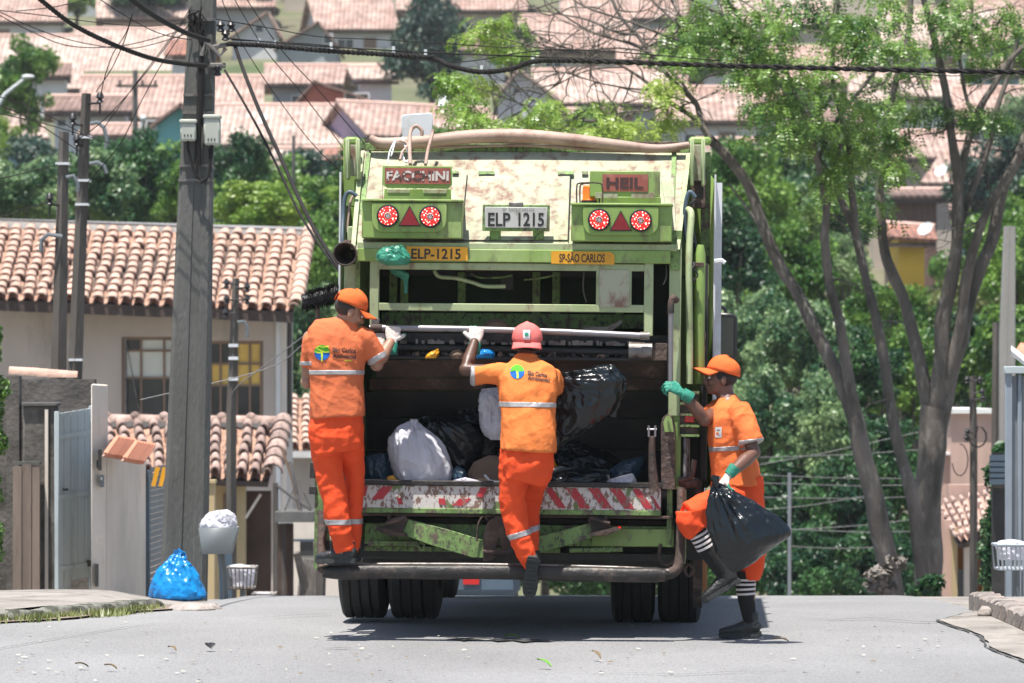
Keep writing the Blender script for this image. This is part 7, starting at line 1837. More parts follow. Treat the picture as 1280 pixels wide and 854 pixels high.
hb([((565, 588), (572, 582)), ((562, 597), (582, 592)), ((566, 606), (584, 605))], .25, .6, 55, M['bag_navy'], 'little dark bag between the black bag and the cardboard box', amp=.018, freq=12)
t = thing('cardboard_box', W(612, 606, .3), 'brown rounded cardboard box lying left of the middle man', 'box')
pp = [W(x, y, .22) for x, y in ((588, 606), (584, 592), (592, 578), (612, 569), (632, 572), (640, 590), (638, 607))]; MB().prism(pp[::-1] if (pp[1]-pp[0]).cross(pp[2]-pp[1]).y > 0 else pp, (0, .35, 0)).build('carton', [M['card']], t, bevel=.03)
t = tag(MB().tube([W(606, 594, .14), W(612, 601, .12), W(620, 602, .12), W(628, 602, .12)], .008, 6).build('plastic_strap', [M['white_paint']]), 'white bent strap in front of the brown cardboard box', 'strap')
hb([((625, 480), (640, 478)), ((612, 492), (660, 490)), ((608, 515), (668, 515)), ((614, 540), (660, 542)), ((630, 556), (650, 556))], .50, .6, 63, M['bag_black'], 'black bag mostly hidden behind the back of the middle man', amp=.03, freq=8)
hb([((500, 575), (520, 570)), ((480, 590), (560, 585)), ((478, 608), (560, 608))], .55, .6, 64, M['bag_black'], 'black bag behind the white handled bag at the hopper floor', amp=.025, freq=8)
hb([((700, 560), (720, 552)), ((690, 580), (770, 572)), ((695, 606), (780, 600))], .62, .6, 65, M['bag_black'], 'dark bag deep in the hopper right of the middle man', amp=.03, freq=8)
# things on the ledge behind the rail
hb([((612, 400), (620, 398)), ((606, 405), (633, 404)), ((604, 410), (635, 410))], .25, .6, 56, M['card'], 'dusty grey rag resting above the rail left of the middle man head', name='rag', amp=.012, freq=14)
hb([((598, 437), (612, 436)), ((592, 443), (618, 441)), ((594, 448), (616, 448))], .06, .6, 57, M['bag_blue'], 'bright blue wrapper on the ledge left of the middle man head', name='plastic_wrapper', amp=.014, freq=16)
hb([((566, 438), (574, 436)), ((563, 444), (580, 443)), ((566, 449), (578, 449))], .08, .7, 58, M['card'], 'round brown lump on the packing ledge', name='food_scrap', amp=.008, freq=14)
hb([((538, 440), (547, 436)), ((533, 445), (548, 442)), ((532, 448), (544, 448))], .06, .5, 59, M['yellow_plate'], 'yellow scrap on the packing ledge near the left man hand', name='plastic_wrapper', amp=.01, freq=16)
t = thing('metal_offcut', W(755, 410, .3), 'flat bent metal offcut behind the rail at the right', 'scrap')
pp = [W(x, y, .28) for x, y in ((727, 408), (758, 409), (776, 400), (779, 403), (764, 414), (727, 413))]; MB().prism(pp[::-1], (0, .12, 0)).build('plate', [M['worn_steel']], t)
bag([((480, 309), (500, 306)), ((473, 317), (509, 315)), ((474, 326), (513, 325)), ((486, 332), (510, 331))], 24.86, .6, 61, M['bag_green'], 'teal plastic bag knotted over the upper left of the truck frame', 'plastic bag', name='plastic_bag', amp=.02, freq=12)
bag([((486, 336), (505, 338)), ((490, 342), (510, 343)), ((503, 350), (510, 350)), ((506, 367), (509, 367))], 25.1, .5, 62, M['bag_green'], 'torn teal plastic strip hanging inside the frame at the upper left', 'plastic scrap', name='plastic_scrap', amp=.01, freq=14)
# broom on the truck's left side
br = thing('broom', W(400, 405, .3), 'black bristled street broom strapped upright to the left side of the truck', 'broom')
q = random.Random(2); mb = MB(); A_, B2 = P(378, 378, 25.5), P(423, 366, 25.5)
for k in range(1500):
    t_ = q.random(); c = A_.lerp(B2, t_); th = q.uniform(0, 2*pi); d = Vector((q.gauss(0, .15), sin(th), cos(th))).normalized(); L = .072*q.uniform(.75, 1.1)*(1 if .1 < t_ < .9 else .75); e = d.orthogonal().normalized()*.003
    mb.add([c+d*.01-e, c+d*.01+e, c+d*L+e*.6, c+d*L-e*.6], [(0, 1, 2, 3)])
tag(mb.build('bristles', [M['bristle']], br, smooth=None), kind='stuff'); MB().tube([A_, B2], .045, 10).build('head', [M['bristle']], br)
MB().tube([P(397, 382, 25.5), P(398, 420, 25.5), P(399, 600, 25.45)], .016, 8).build('handle', [M['wood_old']], br)

# far red and white car seen under the truck
cr_ = thing('parked_car', (P(592, 0, 44).x, 44, zr(44)), 'red and white parked car far ahead, glimpsed under the truck', 'car')
zc = zr(44); X = P(590, 0, 44).x
MB().hexa([(X-.85, 44, zc+.28), (X+.55, 44, zc+.28), (X+.55, 48, zc+.28), (X-.85, 48, zc+.28), (X-.82, 44.05, zc+.85), (X+.52, 44.05, zc+.85), (X+.52, 47.9, zc+.85), (X-.82, 47.9, zc+.85)]).build('body', [M['blue_steel']], cr_, bevel=.08)
MB().hexa([(X-.7, 44.5, zc+.85), (X+.4, 44.5, zc+.85), (X+.4, 47, zc+.85), (X-.7, 47, zc+.85), (X-.6, 45, zc+1.3), (X+.3, 45, zc+1.3), (X+.3, 46.5, zc+1.3), (X-.6, 46.5, zc+1.3)]).build('cabin', [M['glass_dark']], cr_, bevel=.05)
for x0_, x1_ in ((X-.10, X+.08),): MB().box((x0_, 43.96, zc+.42), (x1_, 44.0, zc+.62)).build('tail_light', [M['lamp_red']], cr_)
MB().box((X-.80, 43.95, zc+.30), (X-.20, 44.0, zc+.44)).build('bumper', [M['white_paint']], cr_)
for x in (X-.72, X+.42):
    for y in (44.7, 47.2): MB().lathe([(.02, -.09), (.2, -.1), (.3, -.08), (.3, .08), (.2, .1), (.02, .09)], (x, y, zc+.3), (1, 0, 0), 20).build('tyre', [M['rubber']], cr_)

# ================================================================== PEOPLE
def remesh(mb, name, voxel, mats, parent, fold=None, iters=3, smooth=80):
    """closed pieces in mb are fused into one continuous skin; fold(v, n) -> offset along the normal"""
    o = mb.build(name, mats, None, smooth=None)
    m_ = o.modifiers.new('r', 'REMESH'); m_.mode = 'VOXEL'; m_.voxel_size = voxel; m_.adaptivity = 0
    if iters: s_ = o.modifiers.new('s', 'SMOOTH'); s_.factor = .5; s_.iterations = iters
    dg = bpy.context.evaluated_depsgraph_get(); me = bpy.data.meshes.new_from_object(o.evaluated_get(dg))
    bpy.data.objects.remove(o); me.name = name
    if not me.materials:
        for q_ in mats: me.materials.append(q_)
    if fold:
        nn = [v.normal.copy() for v in me.vertices]
        for v, n in zip(me.vertices, nn): v.co = v.co+n*fold(v.co, n)
    o_ = org(parent) if parent else Vector((0, 0, 0))
    for v in me.vertices: v.co = v.co-o_
    me.polygons.foreach_set("use_smooth", [True]*len(me.polygons)); me.update()
    o = bpy.data.objects.new(name, me); link(o, parent); return o

def rings(mb, rs, side, n=20, flat0=True, flat1=True, p_=2.3):
    """loft of super-elliptic rings: (centre, half width, half depth[, side vector])"""
    vs, fs = [], []; m = len(rs)
    for i, r in enumerate(rs):
        c = Vector(r[0]); sv = Vector(r[3]) if len(r) > 3 else Vector(side)
        t = (Vector(rs[min(i+1, m-1)][0])-Vector(rs[max(i-1, 0)][0])).normalized()
        s_ = (sv-t*sv.dot(t)).normalized(); f_ = t.cross(s_)
        for k in range(n):
            a = 2*pi*k/n; ca, sa = cos(a), sin(a)
            x = abs(ca)**(2/p_)*(1 if ca > 0 else -1); y = abs(sa)**(2/p_)*(1 if sa > 0 else -1)
            vs.append(c+s_*(x*r[1])+f_*(y*r[2]))
    for i in range(m-1):
        for k in range(n):
            k2 = (k+1) % n; fs.append((i*n+k, i*n+k2, (i+1)*n+k2, (i+1)*n+k))
    fs.append(tuple(range(n-1, -1, -1))); fs.append(tuple(range((m-1)*n, m*n)))
    mb.add(vs, fs); return mb

def cap_chain(mb, pts, rs, n=12):
    mb.tube(pts, rs, n)
    for p, r in zip(pts, rs): mb.ball(p, r if not isinstance(r, tuple) else r[0], n, 8)

def hand_frame(wr, d, nrm):
    d = Vector(d).normalized(); n = Vector(nrm); n = (n-d*n.dot(d)).normalized(); return Vector(wr), d, n

def hand(mb_palm, mb_f, wr, d, nrm, thumb=1, curl=(55, 60, 40), spread=.10, g=1.0, th_curl=30, sc_=1.0):
    """gloved hand: wr wrist point, d towards the knuckles, nrm palm normal, thumb=+1/-1 which side"""
    wr, d, n = hand_frame(wr, d, nrm); s = d.cross(n)*thumb; k = sc_
    rings(mb_palm, [(wr-d*.045*k, .036*k, .027*k), (wr-d*.0*k, .030*k, .022*k), (wr+d*.03*k, .040*k, .018*k), (wr+d*.06*k, .044*k, .017*k), (wr+d*.088*k, .043*k, .015*k)], s, 16)
    lens = ((.042, .027, .022), (.046, .030, .023), (.043, .028, .022), (.034, .022, .019)); offs = (.033, .011, -.011, -.032)
    tips = []
    for i, (L, o_) in enumerate(zip(lens, offs)):
        p = wr+d*(.080-.006*abs(i-1))*k+s*o_*k; dd = (d+s*spread*(1.5-i)*.6).normalized(); pts = [p]; ax = dd.cross(n)
        for l_, c_ in zip(L, curl):
            c2 = c_*(1+.08*(i-1.5)); dd = Matrix.Rotation(radians(c2), 3, ax) @ dd; p = p+dd*l_*k; pts.append(p)
        r_ = (.0112, .0106, .0098, .0088)
        cap_chain(mb_f, pts, [q_*g*k*(1 if i < 3 else .88) for q_ in r_], 10); tips.append(pts[-1])
    p = wr+d*.022*k+s*.030*k; dd = (d*.55+s*.75+n*.25).normalized(); pts = [p]
    for l_, c_ in zip((.038, .032, .025), (0, th_curl*.6, th_curl)):
        ax = dd.cross(n); 
        dd = Matrix.Rotation(radians(c_), 3, ax) @ dd; dd = (Matrix.Rotation(radians(c_*.5), 3, n*thumb) @ dd); p = p+dd*l_*k; pts.append(p)
    cap_chain(mb_f, pts, [.0135*g*k, .0125*g*k, .0115*g*k, .010*g*k], 10)
    return tips

def head_shape(mb, H, fwd, up):
    """H centre of the skull; fwd where the face looks; up crown direction"""
    f = Vector(fwd).normalized(); u = Vector(up); u = (u-f*u.dot(f)).normalized(); r = f.cross(u)
    R = Matrix((r, f, u)).transposed(); A = lambda x, y, z: H+r*x+f*y+u*z
    mb.ball(A(0, -.012, .03), (.074, .092, .082), 20, 14, R)       # cranium
    mb.ball(A(0, .022, -.012), (.064, .066, .082), 18, 12, R)      # face
    mb.ball(A(0, .030, -.062), (.050, .052, .044), 16, 10, R)      # jaw
    mb.ball(A(0, .066, -.090), (.024, .020, .018), 12, 8, R)       # chin
    mb.ball(A(0, .080, .014), (.046, .014, .012), 12, 8, R)        # brow
    mb.tube([A(0, .084, .010), A(0, .100, -.018), A(0, .108, -.034)], [.009, .011, .014], 10); mb.ball(A(0, .100, -.036), (.019, .013, .010), 10, 8, R)
    mb.ball(A(0, .086, -.060), (.026, .013, .008), 12, 8, R); mb.ball(A(0, .084, -.070), (.023, .012, .008), 12, 8, R)  # lips
    for s_ in (1, -1):
        mb.ball(A(.036*s_, .070, -.026), (.020, .018, .018), 10, 8, R)
        mb.ball(A(.076*s_, -.008, -.018), (.010, .020, .032), 10, 8, R)
    return A, R

def face_bits(A, R, body, dark):
    for s_ in (1, -1):
        MB().ball(A(.031*s_, .078, .000), (.013, .010, .010), 12, 8, R).build('eye', [M['white_trim']], body)
        MB().ball(A(.031*s_, .086, .000), (.006, .004, .006), 10, 6, R).build('iris', [M['black_plastic']], body)
        MB().tube([A(.016*s_, .092, .018), A(.032*s_, .090, .023), A(.048*s_, .080, .019)], [.003, .0035, .0025], 6).build('eyebrow', [M['hair']], body)

def cap_shape(A, R, m, parent, yaw=0, lift=.0, brim_len=.075, tilt=0, sc_=1.07, drop=8):
    """baseball cap: six panelled crown, brim, button; yaw turns it round the head"""
    Z = Matrix.Rotation(radians(yaw), 3, 'Z'); H0 = A(0, 0, 0)
    def B_(x, y, z):
        v = Matrix.Rotation(radians(tilt), 3, 'X') @ (Z @ Vector((x, y, z))); return A(v.x*sc_, v.y*sc_-.010, (v.z+lift)*sc_)
    vs, fs = [], []; n, m_ = 36, 12
    for i in range(m_+1):
        th = (pi/2)*i/m_
        for k in range(n):
            ph = 2*pi*k/n; seam = 1-.012*(abs(cos(3*ph+pi/2))**18)
            x, y = cos(ph)*sin(th)**.92*.088*seam, sin(ph)*sin(th)**.92*.104*seam; z = .030+.088*cos(th)**.85*(1+.10*max(0, sin(ph)))
            if i == m_: z -= .006*0
            wob = .003*noise.noise(Vector((x, y, z))*30)
            vs.append(B_(x*(1+wob*8), y, z-.012*(i/m_)+wob))
    for i in range(m_):
        for k in range(n):
            k2 = (k+1) % n; fs.append((i*n+k, (i+1)*n+k, (i+1)*n+k2, i*n+k2))
    # back opening
    fs = [f for f in fs if not (drop and min((f[0] % n), (f[3] % n)) in (25, 26, 27, 28) and f[0]//n >= m_-3)]
    mb = MB(); mb.add(vs, fs); o = mb.build('cap', [m], parent, smooth=60); o.modifiers.new('solid', 'SOLIDIFY').thickness = .003
    mb = MB(); vs = []; fs = []; nb = 16
    for i in range(nb+1):
        a = -1.15+2.3*i/nb; ex = .086*sin(a); ey = .102*cos(a)
        for j in range(6):
            t = j/5; ll = brim_len*cos(a*.92)**.7
            vs.append(B_(ex*(1+.10*t), ey+ll*t, .020-.020*t-.020*(sin(a)**2)*(.4+t)))
    for i in range(nb):
        for j in range(5): fs.append((i*6+j, (i+1)*6+j, (i+1)*6+j+1, i*6+j+1))
    mb.add(vs, fs); b_ = mb.build('brim', [m], o, smooth=60); b_.modifiers.new('solid', 'SOLIDIFY').thickness = .004
    MB().ball(B_(0, 0, .119), (.008, .008, .005), 10, 6).build('button', [m], o)
    return o, B_

def folds(seed, amp, dirs=((0, 0, 1),), f=16, band=None, fine=.0015):
    sd = Vector((seed*7.3, seed*2.9, seed*5.1))
    def fn(p, n):
        a = 0
        for i, (ax, s_) in enumerate(dirs):
            axv = Vector(ax).normalized(); q_ = p+axv*(-p.dot(axv)*s_)      # compressed along the fold direction -> long folds
            r = 1-abs(noise.noise(q_*f*(1+.35*i)+sd*(i+1)))*2.4; a += (r-.35)
        a = max(a/len(dirs), -.22)
        return amp*a+fine*noise.noise(p*70+sd)
    return fn

def band_from(o, planes, name, m, parent, off=.003, pred=None):
    """strip of the garment between two planes, a hair proud of it: reflective tape"""
    bm = bmesh.new(); bm.from_mesh(o.data)
    for (co, no) in planes: bmesh.ops.bisect_plane(bm, geom=bm.verts[:]+bm.edges[:]+bm.faces[:], dist=1e-5, plane_co=co, plane_no=no)
    (c0, n0), (c1, n1) = planes; kill = []
    for f in bm.faces:
        c = f.calc_center_median()
        if not ((c-c0).dot(n0) > 0 and (c-c1).dot(n1) < 0 and (pred is None or pred(c))): kill.append(f)
    bmesh.ops.delete(bm, geom=kill, context='FACES'); bm.normal_update()
    for v in bm.verts: v.co += v.normal*off
    me = bpy.data.meshes.new(name); bm.to_mesh(me); bm.free(); me.materials.clear(); me.materials.append(m)
    b_ = bpy.data.objects.new(name, me); link(b_, parent); b_.location = o.location; b_.modifiers.new('solid', 'SOLIDIFY').thickness = .002
    return b_

def project_mesh(parts, target, parent_thing, offs=.004):
    """flat print pieces (name, verts in world, faces, material) pressed onto the shirt as seen from the front (-Y)"""
    o_ = org(target); bvh = BVHTree.FromPolygons([v.co+o_ for v in target.data.vertices], [tuple(p.vertices) for p in target.data.polygons])
    for name, vs, fs, m in parts:
        out = []
        for v in vs:
            hit = bvh.ray_cast(Vector((v[0], v[1]-1.0, v[2])), Vector((0, 1, 0)))
            out.append(tuple((hit[0] if hit[0] is not None else Vector(v))-Vector((0, offs+(v[1]-24.0)*0, 0))))
        mb = MB(); mb.add(out, fs); mb.build(name, [m], target, smooth=None)

def text_flat(s, x0, y0, x1, y1, Y, rot=0, bold=.02, sub=True):
    cu = bpy.data.curves.new('t', 'FONT'); cu.body = s; cu.size = 1; cu.offset = bold; cu.resolution_u = 3
    o = bpy.data.objects.new('t', cu); S.collection.objects.link(o); dg = bpy.context.evaluated_depsgraph_get()
    me = bpy.data.meshes.new_from_object(o.evaluated_get(dg)); bpy.data.objects.remove(o)
    bm = bmesh.new(); bm.from_mesh(me); bmesh.ops.triangulate(bm, faces=bm.faces); bmesh.ops.subdivide_edges(bm, edges=[e for e in bm.edges if e.calc_length() > .15], cuts=2); bm.to_mesh(me); bm.free()
    xs = [v.co.x for v in me.vertices]; ys_ = [v.co.y for v in me.vertices]; a0, a1, b0, b1 = min(xs), max(xs), min(ys_), max(ys_)
    vs = []
    for v in me.vertices:
        u, w_ = (v.co.x-a0)/(a1-a0), (v.co.y-b0)/(b1-b0); px = x0+(x1-x0)*u; py = y1+(y0-y1)*w_+rot*(px-x0); vs.append(tuple(P(px, py, Y)))
    return vs, [tuple(p.vertices) for p in me.polygons]

def disc_piece(cx, cy, rx, ry, Y, a0=0, a1=360, n=28, inner=0):
    k = n; vs = []; fs = []
    for j in range(5):
        t = inner+(1-inner)*j/4
        for i in range(k+1):
            a = radians(a0+(a1-a0)*i/k); vs.append(tuple(P(cx+rx*t*cos(a), cy-ry*t*sin(a), Y)))
    for j in range(4):
        for i in range(k): fs.append((j*(k+1)+i, j*(k+1)+i+1, (j+1)*(k+1)+i+1, (j+1)*(k+1)+i))
    return vs, fs
def strip_piece(pts, w_, Y):
    vs = []; fs = []
    for i, (x, y) in enumerate(pts):
        j0, j1 = max(0, i-1), min(len(pts)-1, i+1); dx, dy = pts[j1][0]-pts[j0][0], pts[j1][1]-pts[j0][1]; L = math.hypot(dx, dy) or 1; ww = w_[i] if isinstance(w_, (list, tuple)) else w_
        vs += [tuple(P(x-dy/L*ww, y+dx/L*ww, Y)), tuple(P(x+dy/L*ww, y-dx/L*ww, Y))]
    for i in range(len(pts)-1): fs.append((2*i, 2*i+1, 2*i+3, 2*i+2))
    return vs, fs

def boot(parent, ankle, toe_dir, up, sole_drop=.085, L=.285, Wd=.052, name='boot'):
    """work boot; ankle point, direction of the toes, up direction of the foot"""
    a = Vector(ankle); d = Vector(toe_dir).normalized(); u = Vector(up); u = (u-d*u.dot(d)).normalized(); s = d.cross(u); Q = lambda x, y, z: a+s*x+d*y+u*z
    h = sole_drop; mb = MB()
    rings(mb, [(Q(0, -.062, -h+.045), .026, .028), (Q(0, -.045, -h+.050), .036, .042), (Q(0, 0, -h+.055), .038, .050), (Q(0, .05, -h+.050), .040, .044), (Q(0, .10, -h+.040), .046, .034), (Q(0, .15, -h+.034), .046, .028), (Q(0, .185, -h+.030), .036, .023), (Q(0, .203, -h+.026), .020, .015)], s, 18)
    mb.tube([Q(0, -.010, -.045), Q(0, -.010, .02), Q(0, -.010, .06)], [(.046), (.043), (.044)], 14); mb.ball(Q(0, -.025, -h+.05), .040, 12, 8)
    o = remesh(mb, name, .0055, [M['boot']], parent, folds(3, .002, (((0, 0, 1), 0),), 30), 2)
    mb = MB(); pr = [(-.066, .024), (-.055, .034), (-.02, .036), (.04, .036), (.09, .046), (.14, .048), (.18, .040), (.203, .022), (.208, .004)]
    out = [(w_, y) for y, w_ in pr]+[(-w_, y) for y, w_ in reversed(pr)]
    b0 = [Q(x, y, -h-.008) for x, y in out]; b1 = [Q(x*.98, y, -h+.022) for x, y in out]; n = len(out)
    fs = [tuple(range(n)), tuple(range(2*n-1, n-1, -1))]+[((i+1) % n, i, n+i, n+(i+1) % n) for i in range(n)]
    mb.add(b0+b1, fs)
    for k in range(9):
        y = -.05+.028*k; mb.box((-.03, 0, 0), (.03, .012, .006), 0, Matrix.Translation(Q(0, y, -h-.013)) @ Matrix((s, d, u)).transposed().to_4x4())
    so = mb.build('sole', [M['sole']], o, smooth=30)
    for k in range(4):
        MB().tube([Q(-.020, .035+.018*k, -h+.092-.010*k), Q(.0, .040+.018*k, -h+.098-.010*k), Q(.020, .035+.018*k, -h+.092-.010*k)], .003, 5).build('lace', [M['black_plastic']], o)
    return o

def PX(lst, Y): return [P(a[0], a[1], Y+(a[2] if len(a) > 2 else 0)) for a in lst]
px_ = lambda v, Y=24.9: v*Y/F

def glove(parent, wr, d, nrm, thumb, curl, cuff_from=None, green_back=False, name='glove', **kw):
    kw.setdefault('sc_', 1.12)
    mbp, mbf = MB(), MB(); tips = hand(mbp, mbf, wr, d, nrm, thumb, curl, **kw)
    o_, dd, n_ = hand_frame(wr, d, nrm)
    allm = MB(); 
    for q_ in (mbp, mbf):
        b0 = len(allm.v); allm.v += q_.v; allm.f += [[i+b0 for i in f] for f in q_.f]; allm.mi += q_.mi
    o = remesh(allm, name, .0042, [M['glove_white'], M['glove_green']], parent, folds(5, .0012, (((0, 0, 1), 0),), 40), 1)
    og = org(parent)
    for p in o.data.polygons:
        c = p.center+og-o_; t = c.dot(dd); h = c.dot(n_)
        p.material_index = 1 if (h > .014 or t > .100 or green_back) else 0
    # knitted green cuff
    rings_ = MB(); rings(rings_, [(o_-dd*.075, .039, .037), (o_-dd*.060, .041, .039), (o_-dd*.025, .041, .035), (o_-dd*.008, .042, .033)], dd.cross(n_), 20)
    rings_.build('cuff', [M['glove_green']], o, smooth=60)
    return o, tips

# ---------------------------------------------------------------- man A: left, seen from behind, standing on the step
def torso(mb, prof, Y, depth, side, yof=None):
    rs = []
    for i, (x, y, hw) in enumerate(prof):
        yy = Y+(yof[i] if yof else 0); rs.append((P(x, y, yy), hw*yy/F, min(hw*yy/F*.98, depth[i])))
    rings(mb, rs, side, 28)

YA = 24.68
pA = thing('person', P(425, 703, YA), 'man in orange shirt and cap standing on the left end of the truck step', 'person', 'refuse collectors at the truck')
bm_ = MB()
# legs (his left = screen left), trunk, arms, neck, head in one skin
LH, RH = P(407, 540, YA), P(436, 540, YA)
thinr = [.055, .048, .042, .044, .034]
legsA = ([(407, 545, 0), (419, 612, .03), (428, 688, .0)], [(437, 545, .04), (442, 612, .13), (438, 690, .13)])
for li_, lg in enumerate(legsA):
    p = PX(lg, YA); cap_chain(bm_, [p[0], p[0].lerp(p[1], .5), p[1], p[1].lerp(p[2], .35), p[2]], thinr if li_ else [.075, .065, .055, .054, .040])
rings(bm_, [(P(421, 556, YA), .14, .10), (P(421, 535, YA), .155, .11), (P(421, 500, YA), .13, .095), (P(421, 470, YA), .145, .105), (P(423, 440, YA), .17, .11), (P(425, 418, YA), .165, .09), (P(428, 408, YA), .09, .07), (P(431, 398, YA), .055, .055)], (1, .12, 0), 24)
HA = P(437, 389, YA-.02); fwA = Vector((.86, .30, -.42)); upA = Vector((.40, .05, .92))
bm_.tube([P(430, 412, YA), P(432, 400, YA-.01), P(435, 391, YA-.015)], [.066, .058, .060], 14)
AA, RA = head_shape(bm_, HA, fwA, upA)
shR, elR, wrR = P(457, 422, YA+.0), P(471, 456, YA+.04), P(488, 428, YA+.14)
cap_chain(bm_, [shR, shR.lerp(elR, .5), elR, elR.lerp(wrR, .35), wrR], [.060, .050, .043, .045, .030])
shL, elL, wrL = P(389, 424, YA+.02), P(384, 478, YA+.06), P(430, 440, YA+.42)
cap_chain(bm_, [shL, shL.lerp(elL, .5), elL, elL.lerp(wrL, .35), wrL], [.058, .050, .043, .043, .030])
wr2 = P(466, 428, YA+.20); bm_.tube([wrL, wr2], [.034, .03], 10)
bodyA = remesh(bm_, 'body', .0075, [M['skin_light']], pA, None, 2); face_bits(AA, RA, bodyA, False)
# hair behind and below the cap
hm = MB(); hm.ball(AA(0, -.022, .022), (.0765, .087, .074), 22, 14, RA); hm.v = [tuple(v) for v in hm.v]
hm.build('hair', [M['hair_short']], pA)
# shirt
sm = MB()
torso(sm, [(422, 522, 34), (421, 505, 34), (420, 480, 33), (420, 455, 35), (422, 435, 39), (424, 421, 40), (427, 412, 34), (430, 404, 19), (431, 400, 15)], YA, [.155, .15, .14, .145, .145, .13, .105, .08, .07], (1, .12, 0))
rings(sm, [(P(446, 420, YA), .075, .085), (P(458, 426, YA), .072, .08), (P(465, 436, YA+.01), .062, .07), (P(472, 450, YA+.03), .062, .066)], (1, 0, .6), 18)
rings(sm, [(P(400, 420, YA), .075, .085), (P(389, 427, YA+.01), .062, .08), (P(386, 440, YA+.02), .050, .07), (P(384, 458, YA+.04), .050, .066)], (1, 0, 0), 18)
shirtA = remesh(sm, 'shirt', .0085, [M['shirt_a']], pA, folds(1, .011, (((.3, 0, 1), .8), ((1, 0, -.5), .75)), 9), 3)
oA = org(pA); pz = lambda y, Y: P(0, y, Y).z
up = Vector((0, 0, 1)); tilt = Vector((.0, .0, 1))
band_from(shirtA, [(P(421, 468.5, YA)-oA, up), (P(421, 463, YA)-oA, up)], 'reflective_stripe', M['reflective'], pA, pred=lambda c: abs(c.x+oA.x-P(419, 0, YA).x) < .195)
ad = (P(472, 450, YA)-P(458, 426, YA)).normalized()
band_from(shirtA, [(P(469.5, 445, YA)-oA, ad), (P(473, 451.5, YA)-oA, ad)], 'cuff_stripe', M['reflective'], pA, pred=lambda c: c.x+oA.x > P(460, 0, YA).x)
band_from(shirtA, [(P(385, 457, YA)-oA, up), (P(385, 452, YA)-oA, up)], 'cuff_stripe', M['reflective'], pA, pred=lambda c: c.x+oA.x < P(390.5, 0, YA).x)
prt = []
v_, f_ = disc_piece(402.5, 441, 9.6, 9.6, YA, 180, 360); prt.append(('emblem', v_, f_, M['print_blue']))
v_, f_ = disc_piece(402.5, 441, 9.6, 9.8, YA, 0, 180); prt.append(('emblem', v_, f_, M['print_green']))
v_, f_ = strip_piece([(402.3, 452), (402.5, 446), (402.2, 440)], [1.0, 1.1, 1.4], YA-.0); prt.append(('emblem_mark', [(a, b, c) for a, b, c in v_], f_, M['print_lime']))
v_, f_ = strip_piece([(395, 440.5), (400, 441.2), (402, 438.5), (398, 436.8), (395, 434.6), (399, 432.6), (403, 434), (408, 433), (411, 433.5)], .9, YA); prt.append(('emblem_mark', v_, f_, M['print_lime']))
v_, f_ = strip_piece([(402, 438.5), (406, 440.4), (411, 440)], .9, YA); prt.append(('emblem_mark', v_, f_, M['print_lime']))
for s_, (x0, y0, x1, y1) in (('São Carlos', (415.5, 433.8, 445, 440.6)), ('Ambiental', (415.5, 442, 445, 447.6))):
    v_, f_ = text_flat(s_, x0, y0, x1, y1, YA, rot=.05, bold=.03); prt.append(('lettering', v_, f_, M['print_dark']))
v_, f_ = text_flat('ltda', 431, 449.5, 440, 451.8, YA, bold=.01); prt.append(('lettering', v_, f_, M['print_lime']))
def proj(prt, target, lift):
    o_ = org(target); bvh = BVHTree.FromPolygons([v.co+o_ for v in target.data.vertices], [tuple(p.vertices) for p in target.data.polygons])
    for i, (name, vs, fs, m) in enumerate(prt):
        out = []; last = None
        for v in vs:
            d = (Vector(v)-CAMP).normalized(); hit = bvh.ray_cast(CAMP, d)
            q_ = hit[0] if hit[0] is not None else (last if last is not None else Vector(v))
            last = q_; out.append(tuple(q_-d*(lift+.0025*('mark' in name)+.0012*(i % 2))))
        # thin printed film
        MB().add(out, fs).build(name, [m], target, smooth=None)
proj(prt, shirtA, .0035)
# trousers
tm = MB()
torso(tm, [(421, 508, 31), (421, 522, 33), (421, 536, 35), (421, 552, 34), (423, 566, 32)], YA, [.125, .13, .14, .14, .12], (1, .12, 0))
TR = [((406, 552, 0), .095), ((409, 575, 0), .088), ((413, 600, .0), .082), ((418, 622, .0), .080), ((421, 645, -.01), .077), ((426, 668, -.01), .071), ((431, 690, -.01), .057)]
rings(tm, [(P(a[0], a[1], YA+a[2]), r, r*1.0) for a, r in TR], (1, 0, 0), 20)
TR2 = [((437, 552, .04), .086), ((441, 575, .09), .070), ((443, 600, .12), .058), ((442, 622, .13), .056), ((441, 645, .14), .060), ((440, 668, .14), .060), ((438, 690, .13), .052)]
rings(tm, [(P(a[0], a[1], YA+a[2]), r, r*1.1) for a, r in TR2], (1, 0, 0), 20)
trA = remesh(tm, 'trousers', .0085, [M['trousers']], pA, folds(2, .015, (((.1, 0, 1), .7), ((1, 0, .3), .7)), 10), 3)
band_from(trA, [(P(421, 656, YA)-oA, up), (P(421, 649.5, YA)-oA, up)], 'reflective_stripe', M['reflective'], pA)
# boots on the step
boot(pA, P(433, 690, YA+.00)+Vector((0, 0, .005)), (-1, .30, -.02), (0, 0, 1), .066)
boot(pA, P(438, 688, YA+.17)+Vector((0, 0, .005)), (-.85, .5, 0), (0, 0, 1), .066)
capA, BA = cap_shape(AA, RA, M['cap_a'], pA, 0, lift=.014, brim_len=.078, tilt=5)
# right hand gripping the rail
railA = W(490, 411, -.09)
glove(pA, railA+Vector((.0, -.045, -.085)), (.10, .22, 1), (-.1, 1, -.15), -1, (75, 80, 55), th_curl=55)
railB = W(473, 411, -.09)
glove(pA, railB+Vector((0, -.012, -.125)), (.0, .3, 1), (0, 1, -.3), 1, (80, 80, 55), th_curl=55)
bpy.context.view_layer.update()

